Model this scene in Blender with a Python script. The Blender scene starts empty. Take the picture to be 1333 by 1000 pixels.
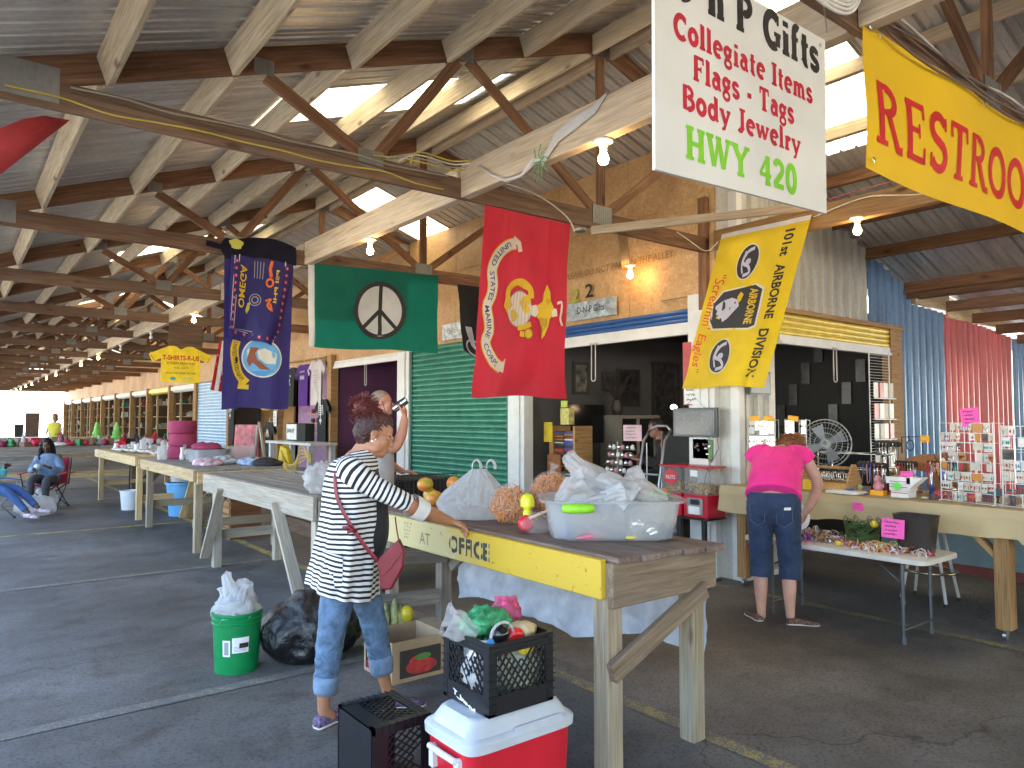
import bpy, math, random
from math import sin, cos, pi, radians, atan2, sqrt
from mathutils import Vector as V, Matrix as M4, Euler, noise
random.seed(7)
scene = bpy.context.scene
COL = bpy.data.collections.new('market'); scene.collection.children.link(COL)
# ---------------------------------------------------------------- camera, world, sun, exposure
YAW = 37.76; PITCH = 2.706
cam_d = bpy.data.cameras.new('camera'); cam = bpy.data.objects.new('camera', cam_d); COL.objects.link(cam)
cam.location = (0, 0, 1.6)
cam.rotation_euler = (radians(90 + PITCH), 0, radians(-YAW))
cam_d.sensor_width = 36; cam_d.lens = 952 / 1333 * 36; cam_d.clip_start = .05; cam_d.clip_end = 3000
scene.camera = cam
SUN_EL, SUN_AZ = 62, 100          # azimuth measured clockwise from +Y
world = bpy.data.worlds.new('World'); scene.world = world; world.use_nodes = True
wn = world.node_tree; wn.nodes.clear()
sky = wn.nodes.new('ShaderNodeTexSky'); sky.sky_type = 'NISHITA'; sky.sun_disc = False
sky.sun_elevation = radians(SUN_EL); sky.sun_rotation = radians(SUN_AZ); sky.dust_density = 1.5; sky.air_density = 1.1
bg = wn.nodes.new('ShaderNodeBackground'); bg.inputs['Strength'].default_value = .125
wo = wn.nodes.new('ShaderNodeOutputWorld')
wn.links.new(sky.outputs[0], bg.inputs[0]); wn.links.new(bg.outputs[0], wo.inputs[0])
sd = bpy.data.lights.new('sun', 'SUN'); sd.energy = 5.0; sd.angle = radians(.5); sd.color = (1, .95, .87)
so = bpy.data.objects.new('sun', sd); COL.objects.link(so)
sdir = V((sin(radians(SUN_AZ)) * cos(radians(SUN_EL)), cos(radians(SUN_AZ)) * cos(radians(SUN_EL)), sin(radians(SUN_EL))))
so.rotation_euler = sdir.to_track_quat('Z', 'Y').to_euler()
vs = scene.view_settings; vs.view_transform = 'Standard'; vs.look = 'None'; vs.gamma = 1; vs.use_curve_mapping = False
vs.exposure = 3.5
scene.render.engine = 'CYCLES'
scene.cycles.max_bounces = 9; scene.cycles.diffuse_bounces = 5; scene.cycles.transparent_max_bounces = 12
scene.cycles.sample_clamp_indirect = 6
# ---------------------------------------------------------------- helpers
W = {}                                      # world matrix of every object we parent to
def link(o, parent=None, kind=None):
 COL.objects.link(o)
 if parent is not None:
  o.parent = parent
  pm = W.get(parent.name)
  if pm is not None: o.matrix_parent_inverse = pm.inverted()
 W[o.name] = o.matrix_basis.copy()
 if kind: o['kind'] = kind
 return o
def thing(name, label, cat, loc=(0, 0, 0), rz=0, group=None):
 o = bpy.data.objects.new(name, None); o.empty_display_size = .1
 o.location = loc; o.rotation_euler = (0, 0, rz); COL.objects.link(o)
 W[o.name] = M4.Translation(V(loc)) @ M4.Rotation(rz, 4, 'Z')
 o['label'] = label; o['category'] = cat
 if group: o['group'] = group
 return o
def tag(o, label, cat, group=None):
 o['label'] = label; o['category'] = cat
 if group: o['group'] = group
 return o
def dup(root, loc, rz=None, label=None, mats=None, scale=None):
 r = root.copy(); COL.objects.link(r); r.location = loc
 if rz is not None: r.rotation_euler = (0, 0, rz)
 if scale: r.scale = scale
 if label: r['label'] = label
 def rec(a, b):
  for ch in list(a.children):
   c = ch.copy(); COL.objects.link(c); c.parent = b
   rec(ch, c)
 rec(root, r)
 return r
SMALL = {'lettering', 'small_lettering', 'teal_lettering', 'gold_lettering', 'stencil_lettering', 'ribbon_lettering', 'script_lettering', 'handwriting', 'label_print', 'grommet', 'screw', 'chain_links', 'chain_dots', 'hanger_wire', 'border_line', 'emblem_lines', 'globe_lines', 'tomato_print', 'gold_emblem', 'scratched_print', 'red_stripes', 'drawer_front', 'guide_rail', 'shelf_lip', 'badge_wings', 'eagle_white', 'seal_white', 'beak_and_arc_text', 'grey_emblem', 'orange_emblem', 'white_emblem', 'globe', 'upright', 'earrings', 'label_lettering', 'doorway_shade_sheet'}
class MB:
 def __init__(s): s.v = []; s.f = []; s.uv = []; s.m = []; s.mi = 0
 def quad(s, a, b, c, d, uv=None):
  n = len(s.v); s.v += [tuple(a), tuple(b), tuple(c), tuple(d)]; s.f.append((n, n+1, n+2, n+3)); s.m.append(s.mi)
  s.uv.append(uv or [(0, 0), (1, 0), (1, 1), (0, 1)])
 def add(s, vs, fs, uvs=None):
  n = len(s.v); s.v += [tuple(p) for p in vs]
  for i, f in enumerate(fs):
   s.f.append(tuple(n + k for k in f)); s.m.append(s.mi)
   s.uv.append(uvs[i] if uvs else [(0, 0)] * len(f))
 def bx(s, x0, x1, y0, y1, z0, z1, mat=None):
  vs = [V((x, y, z)) for z in (z0, z1) for x, y in ((x0, y0), (x1, y0), (x1, y1), (x0, y1))]
  if mat is not None: vs = [mat @ p for p in vs]
  s.add(vs, [(0, 3, 2, 1), (4, 5, 6, 7), (0, 1, 5, 4), (1, 2, 6, 5), (2, 3, 7, 6), (3, 0, 4, 7)])
 def beam(s, p0, p1, w, h, up=(0, 0, 1)):
  p0, p1 = V(p0), V(p1); x = (p1 - p0); L = x.length; x = x / L
  u = V(up); y = u.cross(x)
  if y.length < 1e-4: y = V((0, 1, 0)).cross(x)
  y.normalize(); z = x.cross(y)
  m = M4(((x.x, y.x, z.x, p0.x), (x.y, y.y, z.y, p0.y), (x.z, y.z, z.z, p0.z), (0, 0, 0, 1)))
  s.bx(0, L, -w/2, w/2, -h/2, h/2, m)
 def rings(s, rs, cap=True, closed=True, uvs=True):
  """rs: list of rings (lists of points, same count)"""
  n0 = len(s.v); k = len(rs[0])
  for r in rs: s.v += [tuple(p) for p in r]
  for i in range(len(rs) - 1):
   for j in range(k if closed else k - 1):
    a = n0 + i*k + j; b = n0 + i*k + (j+1) % k
    s.f.append((a, b, b + k, a + k)); s.m.append(s.mi)
    u0, u1, v0, v1 = j/k, (j+1)/k, i/(len(rs)-1), (i+1)/(len(rs)-1)
    s.uv.append([(u0, v0), (u1, v0), (u1, v1), (u0, v1)])
  if cap and closed:
   s.f.append(tuple(n0 + j for j in range(k))[::-1]); s.m.append(s.mi); s.uv.append([(0, 0)] * k)
   s.f.append(tuple(n0 + (len(rs)-1)*k + j for j in range(k))); s.m.append(s.mi); s.uv.append([(0, 1)] * k)
 def tube(s, pts, r, seg=8, cap=True, flat=None):
  pts = [V(p) for p in pts]; n = len(pts)
  rr = r if isinstance(r, (list, tuple)) else [r] * n
  rs = []; ref = None
  for i, p in enumerate(pts):
   t = (pts[min(i+1, n-1)] - pts[max(i-1, 0)])
   if t.length < 1e-9: t = V((0, 0, 1))
   t.normalize()
   if ref is None:
    ref = V((0, 0, 1)) if abs(t.z) < .9 else V((1, 0, 0))
   a = (ref - t * ref.dot(t)).normalized(); b = t.cross(a); ref = a
   ra, rb = rr[i] if isinstance(rr[i], (tuple, list)) else (rr[i], rr[i])
   rs.append([p + a * (ra * cos(2*pi*j/seg)) + b * (rb * sin(2*pi*j/seg)) for j in range(seg)])
  s.rings(rs, cap)
 def lathe(s, prof, seg=16, mat=None, cap=True):
  rs = []
  for r, z in prof:
   ring = [V((r * cos(2*pi*j/seg), r * sin(2*pi*j/seg), z)) for j in range(seg)]
   rs.append([mat @ p for p in ring] if mat is not None else ring)
  s.rings(rs, cap)
 def ball(s, c, r, seg=12, mat=None):
  if not isinstance(r, (tuple, list)): r = (r, r, r)
  rs = []; h = max(4, seg // 2 + 1)
  for i in range(h + 1):
   a = -pi/2 + pi * i / h; q = max(cos(a), .02)
   ring = [V((r[0]*q*cos(2*pi*j/seg), r[1]*q*sin(2*pi*j/seg), r[2]*sin(a))) for j in range(seg)]
   if mat is not None: ring = [mat @ p for p in ring]
   rs.append([p + V(c) for p in ring])
  s.rings(rs, True)
 def prism(s, pts, ext, f=None):
  """extruded outline: pts 3-D list, ext vector"""
  n = len(pts); e = V(ext); a = [V(p) for p in pts]; b = [p + e for p in a]
  s.add(a + b, [tuple(range(n))[::-1], tuple(range(n, 2*n))] + [(i, (i+1) % n, (i+1) % n + n, i + n) for i in range(n)])
 def mesh(s, name):
  me = bpy.data.meshes.new(name); me.from_pydata(s.v, [], s.f)
  if s.uv:
   l = me.uv_layers.new(name='UVMap'); flat = []
   for u in s.uv:
    for q in u: flat += [q[0], q[1]]
   l.data.foreach_set('uv', flat)
  if max(s.m, default=0) > 0: me.polygons.foreach_set('material_index', s.m)
  me.update(); return me
 def obj(s, name, mats, parent=None, smooth=False, kind=None, bevel=0, auto=None):
  if name in SMALL and kind is None: kind = 'stuff'
  me = s.mesh(name)
  for m in (mats if isinstance(mats, (list, tuple)) else [mats]): me.materials.append(m)
  if smooth:
   me.polygons.foreach_set('use_smooth', [True] * len(me.polygons))
   if auto: me.set_sharp_from_angle(angle=radians(auto))
  o = bpy.data.objects.new(name, me); link(o, parent, kind)
  if bevel:
   b = o.modifiers.new('bevel', 'BEVEL'); b.width = bevel; b.segments = 2; b.limit_method = 'ANGLE'
  return o
_bm = {}
def board(name, p0, p1, w, h, mat, parent=None, up=(0, 0, 1), bevel=.004, rough=0):
 """plank with its grain along local X; w across, h along 'up'"""
 p0, p1 = V(p0), V(p1); x = p1 - p0; L = x.length; x = x / L
 y = V(up).cross(x)
 if y.length < 1e-4: y = V((0, 1, 0)).cross(x)
 y.normalize(); z = x.cross(y)
 m = M4(((x.x, y.x, z.x, p0.x), (x.y, y.y, z.y, p0.y), (x.z, y.z, z.z, p0.z), (0, 0, 0, 1)))
 key = (round(L, 3), round(w, 3), round(h, 3), mat.name, bevel)
 me = _bm.get(key)
 if me is None:
  b = MB(); c = min(bevel, w/3, h/3)
  if c > 0:
   rs = []
   for xx, k in ((0, c), (c, 0), (L - c, 0), (L, c)):
    a, d = w/2 - k, h/2 - k
    rs.append([V((xx, -a, -d + c)), V((xx, -a + c, -d)), V((xx, a - c, -d)), V((xx, a, -d + c)),
                           V((xx, a, d - c)), V((xx, a - c, d)), V((xx, -a + c, d)), V((xx, -a, d - c))])
   b.rings(rs, True)
  else: b.bx(0, L, -w/2, w/2, -h/2, h/2)
  me = b.mesh(name); me.materials.append(mat); _bm[key] = me
 o = bpy.data.objects.new(name, me); o.matrix_basis = m
 link(o, parent); return o
# ---------------------------------------------------------------- materials
MT = {}
def nt(name):
 m = bpy.data.materials.new(name); m.use_nodes = True; t = m.node_tree
 return m, t, t.nodes['Principled BSDF'], t.nodes, t.links
def ramp(N, stops):
 r = N.new('ShaderNodeValToRGB'); e = r.color_ramp.elements
 e[0].position, e[0].color = stops[0][0], (*stops[0][1], 1)
 e[1].position, e[1].color = stops[-1][0], (*stops[-1][1], 1)
 for p, c in stops[1:-1]:
  k = e.new(p); k.color = (*c, 1)
 return r
def mix(N, L, fac, a, b, mode='MIX'):
 x = N.new('ShaderNodeMix'); x.data_type = 'RGBA'; x.blend_type = mode
 if isinstance(fac, (int, float)): x.inputs[0].default_value = fac
 else: L.new(fac, x.inputs[0])
 for i, q in ((6, a), (7, b)):
  if isinstance(q, tuple): x.inputs[i].default_value = (*q, 1)
  else: L.new(q, x.inputs[i])
 return x.outputs[2]
def noise_n(N, L, scale, detail=3, vec=None, rough=.5, dist=0):
 n = N.new('ShaderNodeTexNoise'); n.inputs['Scale'].default_value = scale; n.inputs['Detail'].default_value = detail
 n.inputs['Roughness'].default_value = rough; n.inputs['Distortion'].default_value = dist
 if vec is not None: L.new(vec, n.inputs['Vector'])
 return n
def bump(N, L, P, h, s=.2, d=.01):
 b = N.new('ShaderNodeBump'); b.inputs['Strength'].default_value = s; b.inputs['Distance'].default_value = d
 L.new(h, b.inputs['Height']); L.new(b.outputs[0], P.inputs['Normal']); return b
def plain(name, col, rough=.5, metal=0, var=.12, scale=8, bmp=.05, spec=.5, alpha=1, trans=0, emit=0, sheen=0, objrand=0, ecol=None, coat=0):
 if name in MT: return MT[name]
 m, t, P, N, L = nt(name)
 tc = N.new('ShaderNodeTexCoord'); n = noise_n(N, L, scale, 4, tc.outputs['Object'])
 c = ramp(N, [(.3, tuple(x * (1 - var) for x in col)), (.7, tuple(min(1, x * (1 + var)) for x in col))]); L.new(n.outputs[0], c.inputs[0])
 out = c.outputs[0]
 if objrand:
  oi = N.new('ShaderNodeObjectInfo'); h = N.new('ShaderNodeHueSaturation'); L.new(out, h.inputs['Color'])
  mr = N.new('ShaderNodeMapRange'); mr.inputs[3].default_value = 1 - objrand; mr.inputs[4].default_value = 1 + objrand
  L.new(oi.outputs['Random'], mr.inputs[0]); L.new(mr.outputs[0], h.inputs['Value']); out = h.outputs[0]
 L.new(out, P.inputs['Base Color']); P.inputs['Roughness'].default_value = rough; P.inputs['Metallic'].default_value = metal
 P.inputs['Specular IOR Level'].default_value = spec; P.inputs['Alpha'].default_value = alpha
 P.inputs['Transmission Weight'].default_value = trans; P.inputs['Coat Weight'].default_value = coat
 if sheen: P.inputs['Sheen Weight'].default_value = sheen
 if emit:
  P.inputs['Emission Color'].default_value = (*(ecol or col), 1); P.inputs['Emission Strength'].default_value = emit
 if bmp: bump(N, L, P, n.outputs[0], bmp, .02)
 MT[name] = m; return m
def wood(name, a, b, rough=.75, ring=1., knots=True, rnd=.18, weather=0, wcol=(.3, .28, .25)):
 m, t, P, N, L = nt(name)
 tc = N.new('ShaderNodeTexCoord'); oi = N.new('ShaderNodeObjectInfo')
 add = N.new('ShaderNodeVectorMath'); add.operation = 'ADD'; cb = N.new('ShaderNodeCombineXYZ')
 ml = N.new('ShaderNodeMath'); ml.operation = 'MULTIPLY'; ml.inputs[1].default_value = 37; L.new(oi.outputs['Random'], ml.inputs[0])
 for k in range(3): L.new(ml.outputs[0], cb.inputs[k])
 L.new(tc.outputs['Object'], add.inputs[0]); L.new(cb.outputs[0], add.inputs[1])
 mp = N.new('ShaderNodeMapping'); mp.inputs['Scale'].default_value = (.9, 14 * ring, 14 * ring); L.new(add.outputs[0], mp.inputs[0])
 n = noise_n(N, L, 1.6, 5, mp.outputs[0], .6, 1.2)
 r = ramp(N, [(.3, a), (.5, tuple((x+y)/2 for x, y in zip(a, b))), (.68, b)]); L.new(n.outputs[0], r.inputs[0])
 mp2 = N.new('ShaderNodeMapping'); mp2.inputs['Scale'].default_value = (3, 90, 90); L.new(add.outputs[0], mp2.inputs[0])
 n2 = noise_n(N, L, 1.2, 3, mp2.outputs[0])
 r2 = ramp(N, [(.35, (.62, .6, .58)), (.6, (1, 1, 1))]); L.new(n2.outputs[0], r2.inputs[0])
 out = mix(N, L, .8, r.outputs[0], r2.outputs[0], 'MULTIPLY')
 if knots:
  vo = N.new('ShaderNodeTexVoronoi'); mp3 = N.new('ShaderNodeMapping'); mp3.inputs['Scale'].default_value = (1.6, 4, 4)
  L.new(add.outputs[0], mp3.inputs[0]); L.new(mp3.outputs[0], vo.inputs['Vector']); vo.inputs['Scale'].default_value = 1.3
  rk = ramp(N, [(.05, (.25, .17, .1)), (.14, (1, 1, 1))]); L.new(vo.outputs['Distance'], rk.inputs[0])
  out = mix(N, L, .85, out, rk.outputs[0], 'MULTIPLY')
 if weather:
  n3 = noise_n(N, L, 2.3, 5, add.outputs[0], .65); rw = ramp(N, [(.42, (0, 0, 0)), (.62, (1, 1, 1))]); L.new(n3.outputs[0], rw.inputs[0])
  mm = N.new('ShaderNodeMath'); mm.operation = 'MULTIPLY'; mm.inputs[1].default_value = weather; L.new(rw.outputs[0], mm.inputs[0])
  out = mix(N, L, mm.outputs[0], out, wcol)
 h = N.new('ShaderNodeHueSaturation'); mr = N.new('ShaderNodeMapRange'); mr.inputs[3].default_value = 1 - rnd; mr.inputs[4].default_value = 1 + rnd
 L.new(oi.outputs['Random'], mr.inputs[0]); L.new(mr.outputs[0], h.inputs['Value']); L.new(out, h.inputs['Color'])
 L.new(h.outputs[0], P.inputs['Base Color']); P.inputs['Roughness'].default_value = rough; P.inputs['Specular IOR Level'].default_value = .3
 bump(N, L, P, n2.outputs[0], .35, .004)
 MT[name] = m; return m
W_TRUSS = wood('truss_wood', (.14, .065, .03), (.3, .155, .08))
W_TRUSS2 = wood('truss_chord_wood', (.11, .06, .032), (.24, .14, .08), weather=.3, wcol=(.17, .13, .1))
W_PURLIN = wood('purlin_wood', (.52, .41, .25), (.74, .62, .43), weather=.3, wcol=(.5, .44, .35))
W_BEAM = wood('beam_wood', (.42, .32, .2), (.62, .5, .34), weather=.4, wcol=(.44, .38, .31))
W_POST = wood('post_wood', (.3, .16, .06), (.44, .26, .11))
W_NEW = wood('new_wood', (.5, .35, .17), (.66, .49, .27))
W_GREY = wood('weathered_wood', (.17, .145, .12), (.34, .3, .25), weather=.5, wcol=(.24, .215, .19), rough=.85)
W_GREY2 = wood('weathered_top_wood', (.22, .2, .175), (.42, .39, .34), weather=.5, wcol=(.36, .34, .31), rough=.85)
W_PALE = wood('pale_old_wood', (.34, .29, .22), (.5, .44, .35), weather=.5, wcol=(.38, .36, .32), rough=.85)
W_LEG = wood('leg_wood', (.25, .19, .12), (.4, .32, .22), weather=.4, wcol=(.28, .28, .22))
W_DARK = wood('dark_wood', (.07, .045, .03), (.15, .09, .055))
def osb():
 m, t, P, N, L = nt('osb_board')
 tc = N.new('ShaderNodeTexCoord'); vec = tc.outputs['Object']
 nd = noise_n(N, L, 9, 2, vec); vm = N.new('ShaderNodeVectorMath'); vm.operation = 'SCALE'; vm.inputs[3].default_value = .12
 L.new(nd.outputs['Color'], vm.inputs[0]); ad = N.new('ShaderNodeVectorMath'); L.new(vec, ad.inputs[0]); L.new(vm.outputs[0], ad.inputs[1])
 mp = N.new('ShaderNodeMapping'); mp.inputs['Scale'].default_value = (1, 22, 70); L.new(ad.outputs[0], mp.inputs[0])
 v = N.new('ShaderNodeTexVoronoi'); v.inputs['Scale'].default_value = 1; L.new(mp.outputs[0], v.inputs['Vector'])
 mp2 = N.new('ShaderNodeMapping'); mp2.inputs['Scale'].default_value = (1, 66, 26); L.new(ad.outputs[0], mp2.inputs[0])
 v2 = N.new('ShaderNodeTexVoronoi'); v2.inputs['Scale'].default_value = 1; L.new(mp2.outputs[0], v2.inputs['Vector'])
 r1 = ramp(N, [(.1, (.42, .23, .09)), (.5, (.52, .31, .135)), (.9, (.62, .41, .19))]); L.new(v.outputs['Color'], r1.inputs[0])
 r2 = ramp(N, [(.1, (.44, .25, .1)), (.6, (.54, .33, .145)), (.95, (.68, .47, .24))]); L.new(v2.outputs['Color'], r2.inputs[0])
 out = mix(N, L, .5, r1.outputs[0], r2.outputs[0])
 n = noise_n(N, L, 1.1, 5, vec, .6); r3 = ramp(N, [(.35, (.72, .66, .6)), (.6, (1, 1, 1))]); L.new(n.outputs[0], r3.inputs[0])
 out = mix(N, L, .9, out, r3.outputs[0], 'MULTIPLY')
 L.new(out, P.inputs['Base Color']); P.inputs['Roughness'].default_value = .6
 bump(N, L, P, v2.outputs['Distance'], .25, .003); MT['osb'] = m; return m
OSB = osb()
def asphalt():
 m, t, P, N, L = nt('asphalt')
 tc = N.new('ShaderNodeTexCoord'); g = tc.outputs['Object']
 big = noise_n(N, L, .55, 6, g, .62); mid = noise_n(N, L, 3.2, 6, g, .7); fine = noise_n(N, L, 55, 4, g, .75)
 r = ramp(N, [(.34, (.10, .092, .083)), (.5, (.15, .14, .128)), (.64, (.215, .203, .188))]); L.new(big.outputs[0], r.inputs[0])
 r2 = ramp(N, [(.36, (.62, .6, .58)), (.5, (1, 1, 1)), (.7, (1.0, 1.0, 1.0))]); L.new(mid.outputs[0], r2.inputs[0])
 out = mix(N, L, .75, r.outputs[0], r2.outputs[0], 'MULTIPLY')
 r3 = ramp(N, [(.36, (.38, .37, .36)), (.5, (.95, .95, .95)), (.64, (1, 1, 1))]); L.new(fine.outputs[0], r3.inputs[0])
 out = mix(N, L, .8, out, r3.outputs[0], 'MULTIPLY')
 # pale scuffs and specks
 sp = N.new('ShaderNodeTexVoronoi'); sp.inputs['Scale'].default_value = 3.4; L.new(g, sp.inputs['Vector'])
 rs = ramp(N, [(.018, (1, 1, 1)), (.03, (0, 0, 0))]); L.new(sp.outputs['Distance'], rs.inputs[0])
 sel = ramp(N, [(.72, (0, 0, 0)), (.75, (1, 1, 1))]); L.new(sp.outputs['Color'], sel.inputs[0])
 mm = N.new('ShaderNodeMath'); mm.operation = 'MULTIPLY'; L.new(rs.outputs[0], mm.inputs[0]); L.new(sel.outputs[0], mm.inputs[1])
 out = mix(N, L, mm.outputs[0], out, (.3, .29, .28))
 # cracks
 ck = N.new('ShaderNodeTexVoronoi'); ck.feature = 'DISTANCE_TO_EDGE'; ck.inputs['Scale'].default_value = .3
 cd = noise_n(N, L, 1.7, 4, g); vm = N.new('ShaderNodeVectorMath'); vm.operation = 'SCALE'; vm.inputs[3].default_value = .8
 L.new(cd.outputs['Color'], vm.inputs[0]); ad = N.new('ShaderNodeVectorMath'); L.new(g, ad.inputs[0]); L.new(vm.outputs[0], ad.inputs[1]); L.new(ad.outputs[0], ck.inputs['Vector'])
 rc = ramp(N, [(.0, (.55, .55, .55)), (.002, (1, 1, 1))]); L.new(ck.outputs['Distance'], rc.inputs[0])
 out = mix(N, L, 1, out, rc.outputs[0], 'MULTIPLY')
 L.new(out, P.inputs['Base Color'])
 rr = ramp(N, [(.35, (.55,) * 3), (.65, (.8,) * 3)]); L.new(mid.outputs[0], rr.inputs[0]); L.new(rr.outputs[0], P.inputs['Roughness'])
 P.inputs['Specular IOR Level'].default_value = .4
 bump(N, L, P, fine.outputs[0], .5, .004); MT['asphalt'] = m; return m
ASPH = asphalt()
def worn_paint(name, col, wear=.5):
 m, t, P, N, L = nt(name)
 tc = N.new('ShaderNodeTexCoord'); n = noise_n(N, L, 7, 6, tc.outputs['Object'], .75); n2 = noise_n(N, L, 90, 2, tc.outputs['Object'])
 ad = N.new('ShaderNodeMath'); ad.operation = 'ADD'; L.new(n.outputs[0], ad.inputs[0]); L.new(n2.outputs[0], ad.inputs[1])
 r = ramp(N, [(.5 * wear + .55, col), (.5 * wear + .95, (.15, .14, .128))]); 
 ml = N.new('ShaderNodeMath'); ml.operation = 'MULTIPLY'; ml.inputs[1].default_value = 1; L.new(ad.outputs[0], ml.inputs[0])
 L.new(ml.outputs[0], r.inputs[0]); L.new(r.outputs[0], P.inputs['Base Color']); P.inputs['Roughness'].default_value = .7
 MT[name] = m; return m
def galv(name, col, rough=.38, metal=.55):
 m, t, P, N, L = nt(name)
 tc = N.new('ShaderNodeTexCoord'); mp = N.new('ShaderNodeMapping'); mp.inputs['Scale'].default_value = (.5, 3, .5); L.new(tc.outputs['Object'], mp.inputs[0])
 n = noise_n(N, L, 2, 5, mp.outputs[0], .6); n2 = noise_n(N, L, 25, 2, tc.outputs['Object'])
 r = ramp(N, [(.3, tuple(c * .72 for c in col)), (.7, tuple(min(1, c * 1.15) for c in col))]); L.new(n.outputs[0], r.inputs[0])
 r2 = ramp(N, [(.3, (.85,) * 3), (.6, (1, 1, 1))]); L.new(n2.outputs[0], r2.inputs[0])
 L.new(mix(N, L, .8, r.outputs[0], r2.outputs[0], 'MULTIPLY'), P.inputs['Base Color'])
 P.inputs['Roughness'].default_value = rough; P.inputs['Metallic'].default_value = metal; MT[name] = m; return m
GALV = galv('galvanised_sheet', (.66, .64, .6), .36, .45)
PLATE = galv('gusset_metal', (.3, .29, .26), .5, .7)
def trans_sheet():
 m, t, P, N, L = nt('skylight_fibreglass')
 tc = N.new('ShaderNodeTexCoord'); n = noise_n(N, L, 3, 5, tc.outputs['Object'], .7)
 r = ramp(N, [(.3, (.24, .18, .09)), (.5, (.42, .37, .25)), (.75, (.55, .52, .42))]); L.new(n.outputs[0], r.inputs[0])
 tr = N.new('ShaderNodeBsdfTranslucent'); L.new(r.outputs[0], tr.inputs[0]); L.new(r.outputs[0], P.inputs['Base Color']); P.inputs['Roughness'].default_value = .4
 mx = N.new('ShaderNodeMixShader'); mx.inputs[0].default_value = .75; L.new(P.outputs[0], mx.inputs[1]); L.new(tr.outputs[0], mx.inputs[2])
 L.new(mx.outputs[0], N['Material Output'].inputs[0]); MT['sky'] = m; return m
SKYL = trans_sheet()
def cloth(name, col, tr=.25, rough=.75, var=.1, scale=4):
 """thin fabric or film: lets part of the light through"""
 if name in MT: return MT[name]
 m, t, P, N, L = nt(name)
 tc = N.new('ShaderNodeTexCoord'); n = noise_n(N, L, scale, 4, tc.outputs['Object'])
 r = ramp(N, [(.3, tuple(c * (1 - var) for c in col)), (.7, tuple(min(1, c * (1 + var)) for c in col))]); L.new(n.outputs[0], r.inputs[0])
 L.new(r.outputs[0], P.inputs['Base Color']); P.inputs['Roughness'].default_value = rough
 if tr:
  T = N.new('ShaderNodeBsdfTranslucent'); L.new(r.outputs[0], T.inputs[0]); mx = N.new('ShaderNodeMixShader'); mx.inputs[0].default_value = tr
  L.new(P.outputs[0], mx.inputs[1]); L.new(T.outputs[0], mx.inputs[2]); L.new(mx.outputs[0], N['Material Output'].inputs[0])
 nf = noise_n(N, L, 300, 1, tc.outputs['Object']); bump(N, L, P, nf.outputs[0], .12, .002)
 MT[name] = m; return m
WHITE = plain('white_paint', (.66, .65, .62), .5, var=.06)
BLACK = plain('black_plastic', (.012, .012, .013), .35, bmp=.02)
DARKM = plain('dark_matte', (.02, .018, .016), .8)
STEEL = plain('steel', (.5, .5, .5), .3, 1)
CHROME = plain('chrome', (.7, .7, .68), .12, 1, var=.02)
PINK = plain('pink_paper', (.85, .1, .42), .7)
YPAPER = plain('yellow_paper', (.85, .62, .05), .7)
OPAPER = plain('orange_paper', (.9, .42, .03), .7)
GPAPER = plain('green_paper', (.15, .75, .12), .7)
INK = plain('black_ink', (.015, .014, .014), .6, bmp=0)
PAPER = plain('white_paper', (.78, .77, .74), .7)
REDP = plain('red_print', (.55, .02, .03), .5, bmp=0)
# ---------------------------------------------------------------- flat print helpers
_txt = {}
def text_mesh(s, bold=0, ext=False):
 k = (s, bold)
 if k in _txt: return _txt[k]
 cu = bpy.data.curves.new('t', 'FONT'); cu.body = s; cu.size = 1; cu.offset = bold; cu.resolution_u = 3; cu.fill_mode = 'BOTH' if 0 else 'FRONT'
 o = bpy.data.objects.new('t', cu); me = bpy.data.meshes.new_from_object(o)
 vs = [(v.co.x, v.co.y) for v in me.vertices]; fs = [tuple(p.vertices) for p in me.polygons]
 bpy.data.objects.remove(o); bpy.data.curves.remove(cu); bpy.data.meshes.remove(me)
 _txt[k] = (vs, fs); return _txt[k]
def text_into(mb, s, fn, x, y, h, w=None, bold=0, center=False):
 """put string into mb through fn(u,v)->3D ; h cap height ; w total width (scaled to fit)"""
 vs, fs = text_mesh(s, bold)
 if not vs: return
 x0 = min(v[0] for v in vs); x1 = max(v[0] for v in vs); k = h / .73
 kx = k if w is None else w / max(x1 - x0, 1e-6)
 ox = x - (x1 - x0) * kx / 2 if center else x
 mb.add([fn(ox + (a - x0) * kx, y + b * k) for a, b in vs], fs)
def letters(par, mat, s, fn, x, y, h, w, bold=0):
 """one object per letter"""
 vs, fs = text_mesh(s, bold); x0 = min(v[0] for v in vs); x1 = max(v[0] for v in vs); k = h / .73; kx = w / (x1 - x0); p = list(range(len(vs)))
 def find(a):
  while p[a] != a: p[a] = p[p[a]]; a = p[a]
  return a
 for f in fs:
  for q in f[1:]: p[find(q)] = find(f[0])
 g = {}
 for f in fs: g.setdefault(find(f[0]), []).append(f)
 for fl_ in g.values():
  ids = sorted({i for f in fl_ for i in f}); m = {i: n for n, i in enumerate(ids)}; b = MB()
  b.add([fn(x + (vs[i][0] - x0) * kx, y + vs[i][1] * k) for i in ids], [tuple(m[i] for i in f) for f in fl_]); b.obj('letter', mat, par)
def arc(cx, cy, rx, ry, a0, a1, n=14):
 return [(cx + rx * cos(radians(a0 + (a1 - a0) * i / n)), cy + ry * sin(radians(a0 + (a1 - a0) * i / n))) for i in range(n + 1)]
def ser(x, y, l=.34): return ([(x - l/2, y), (x + l/2, y)], .5)
T = 1.
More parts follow.
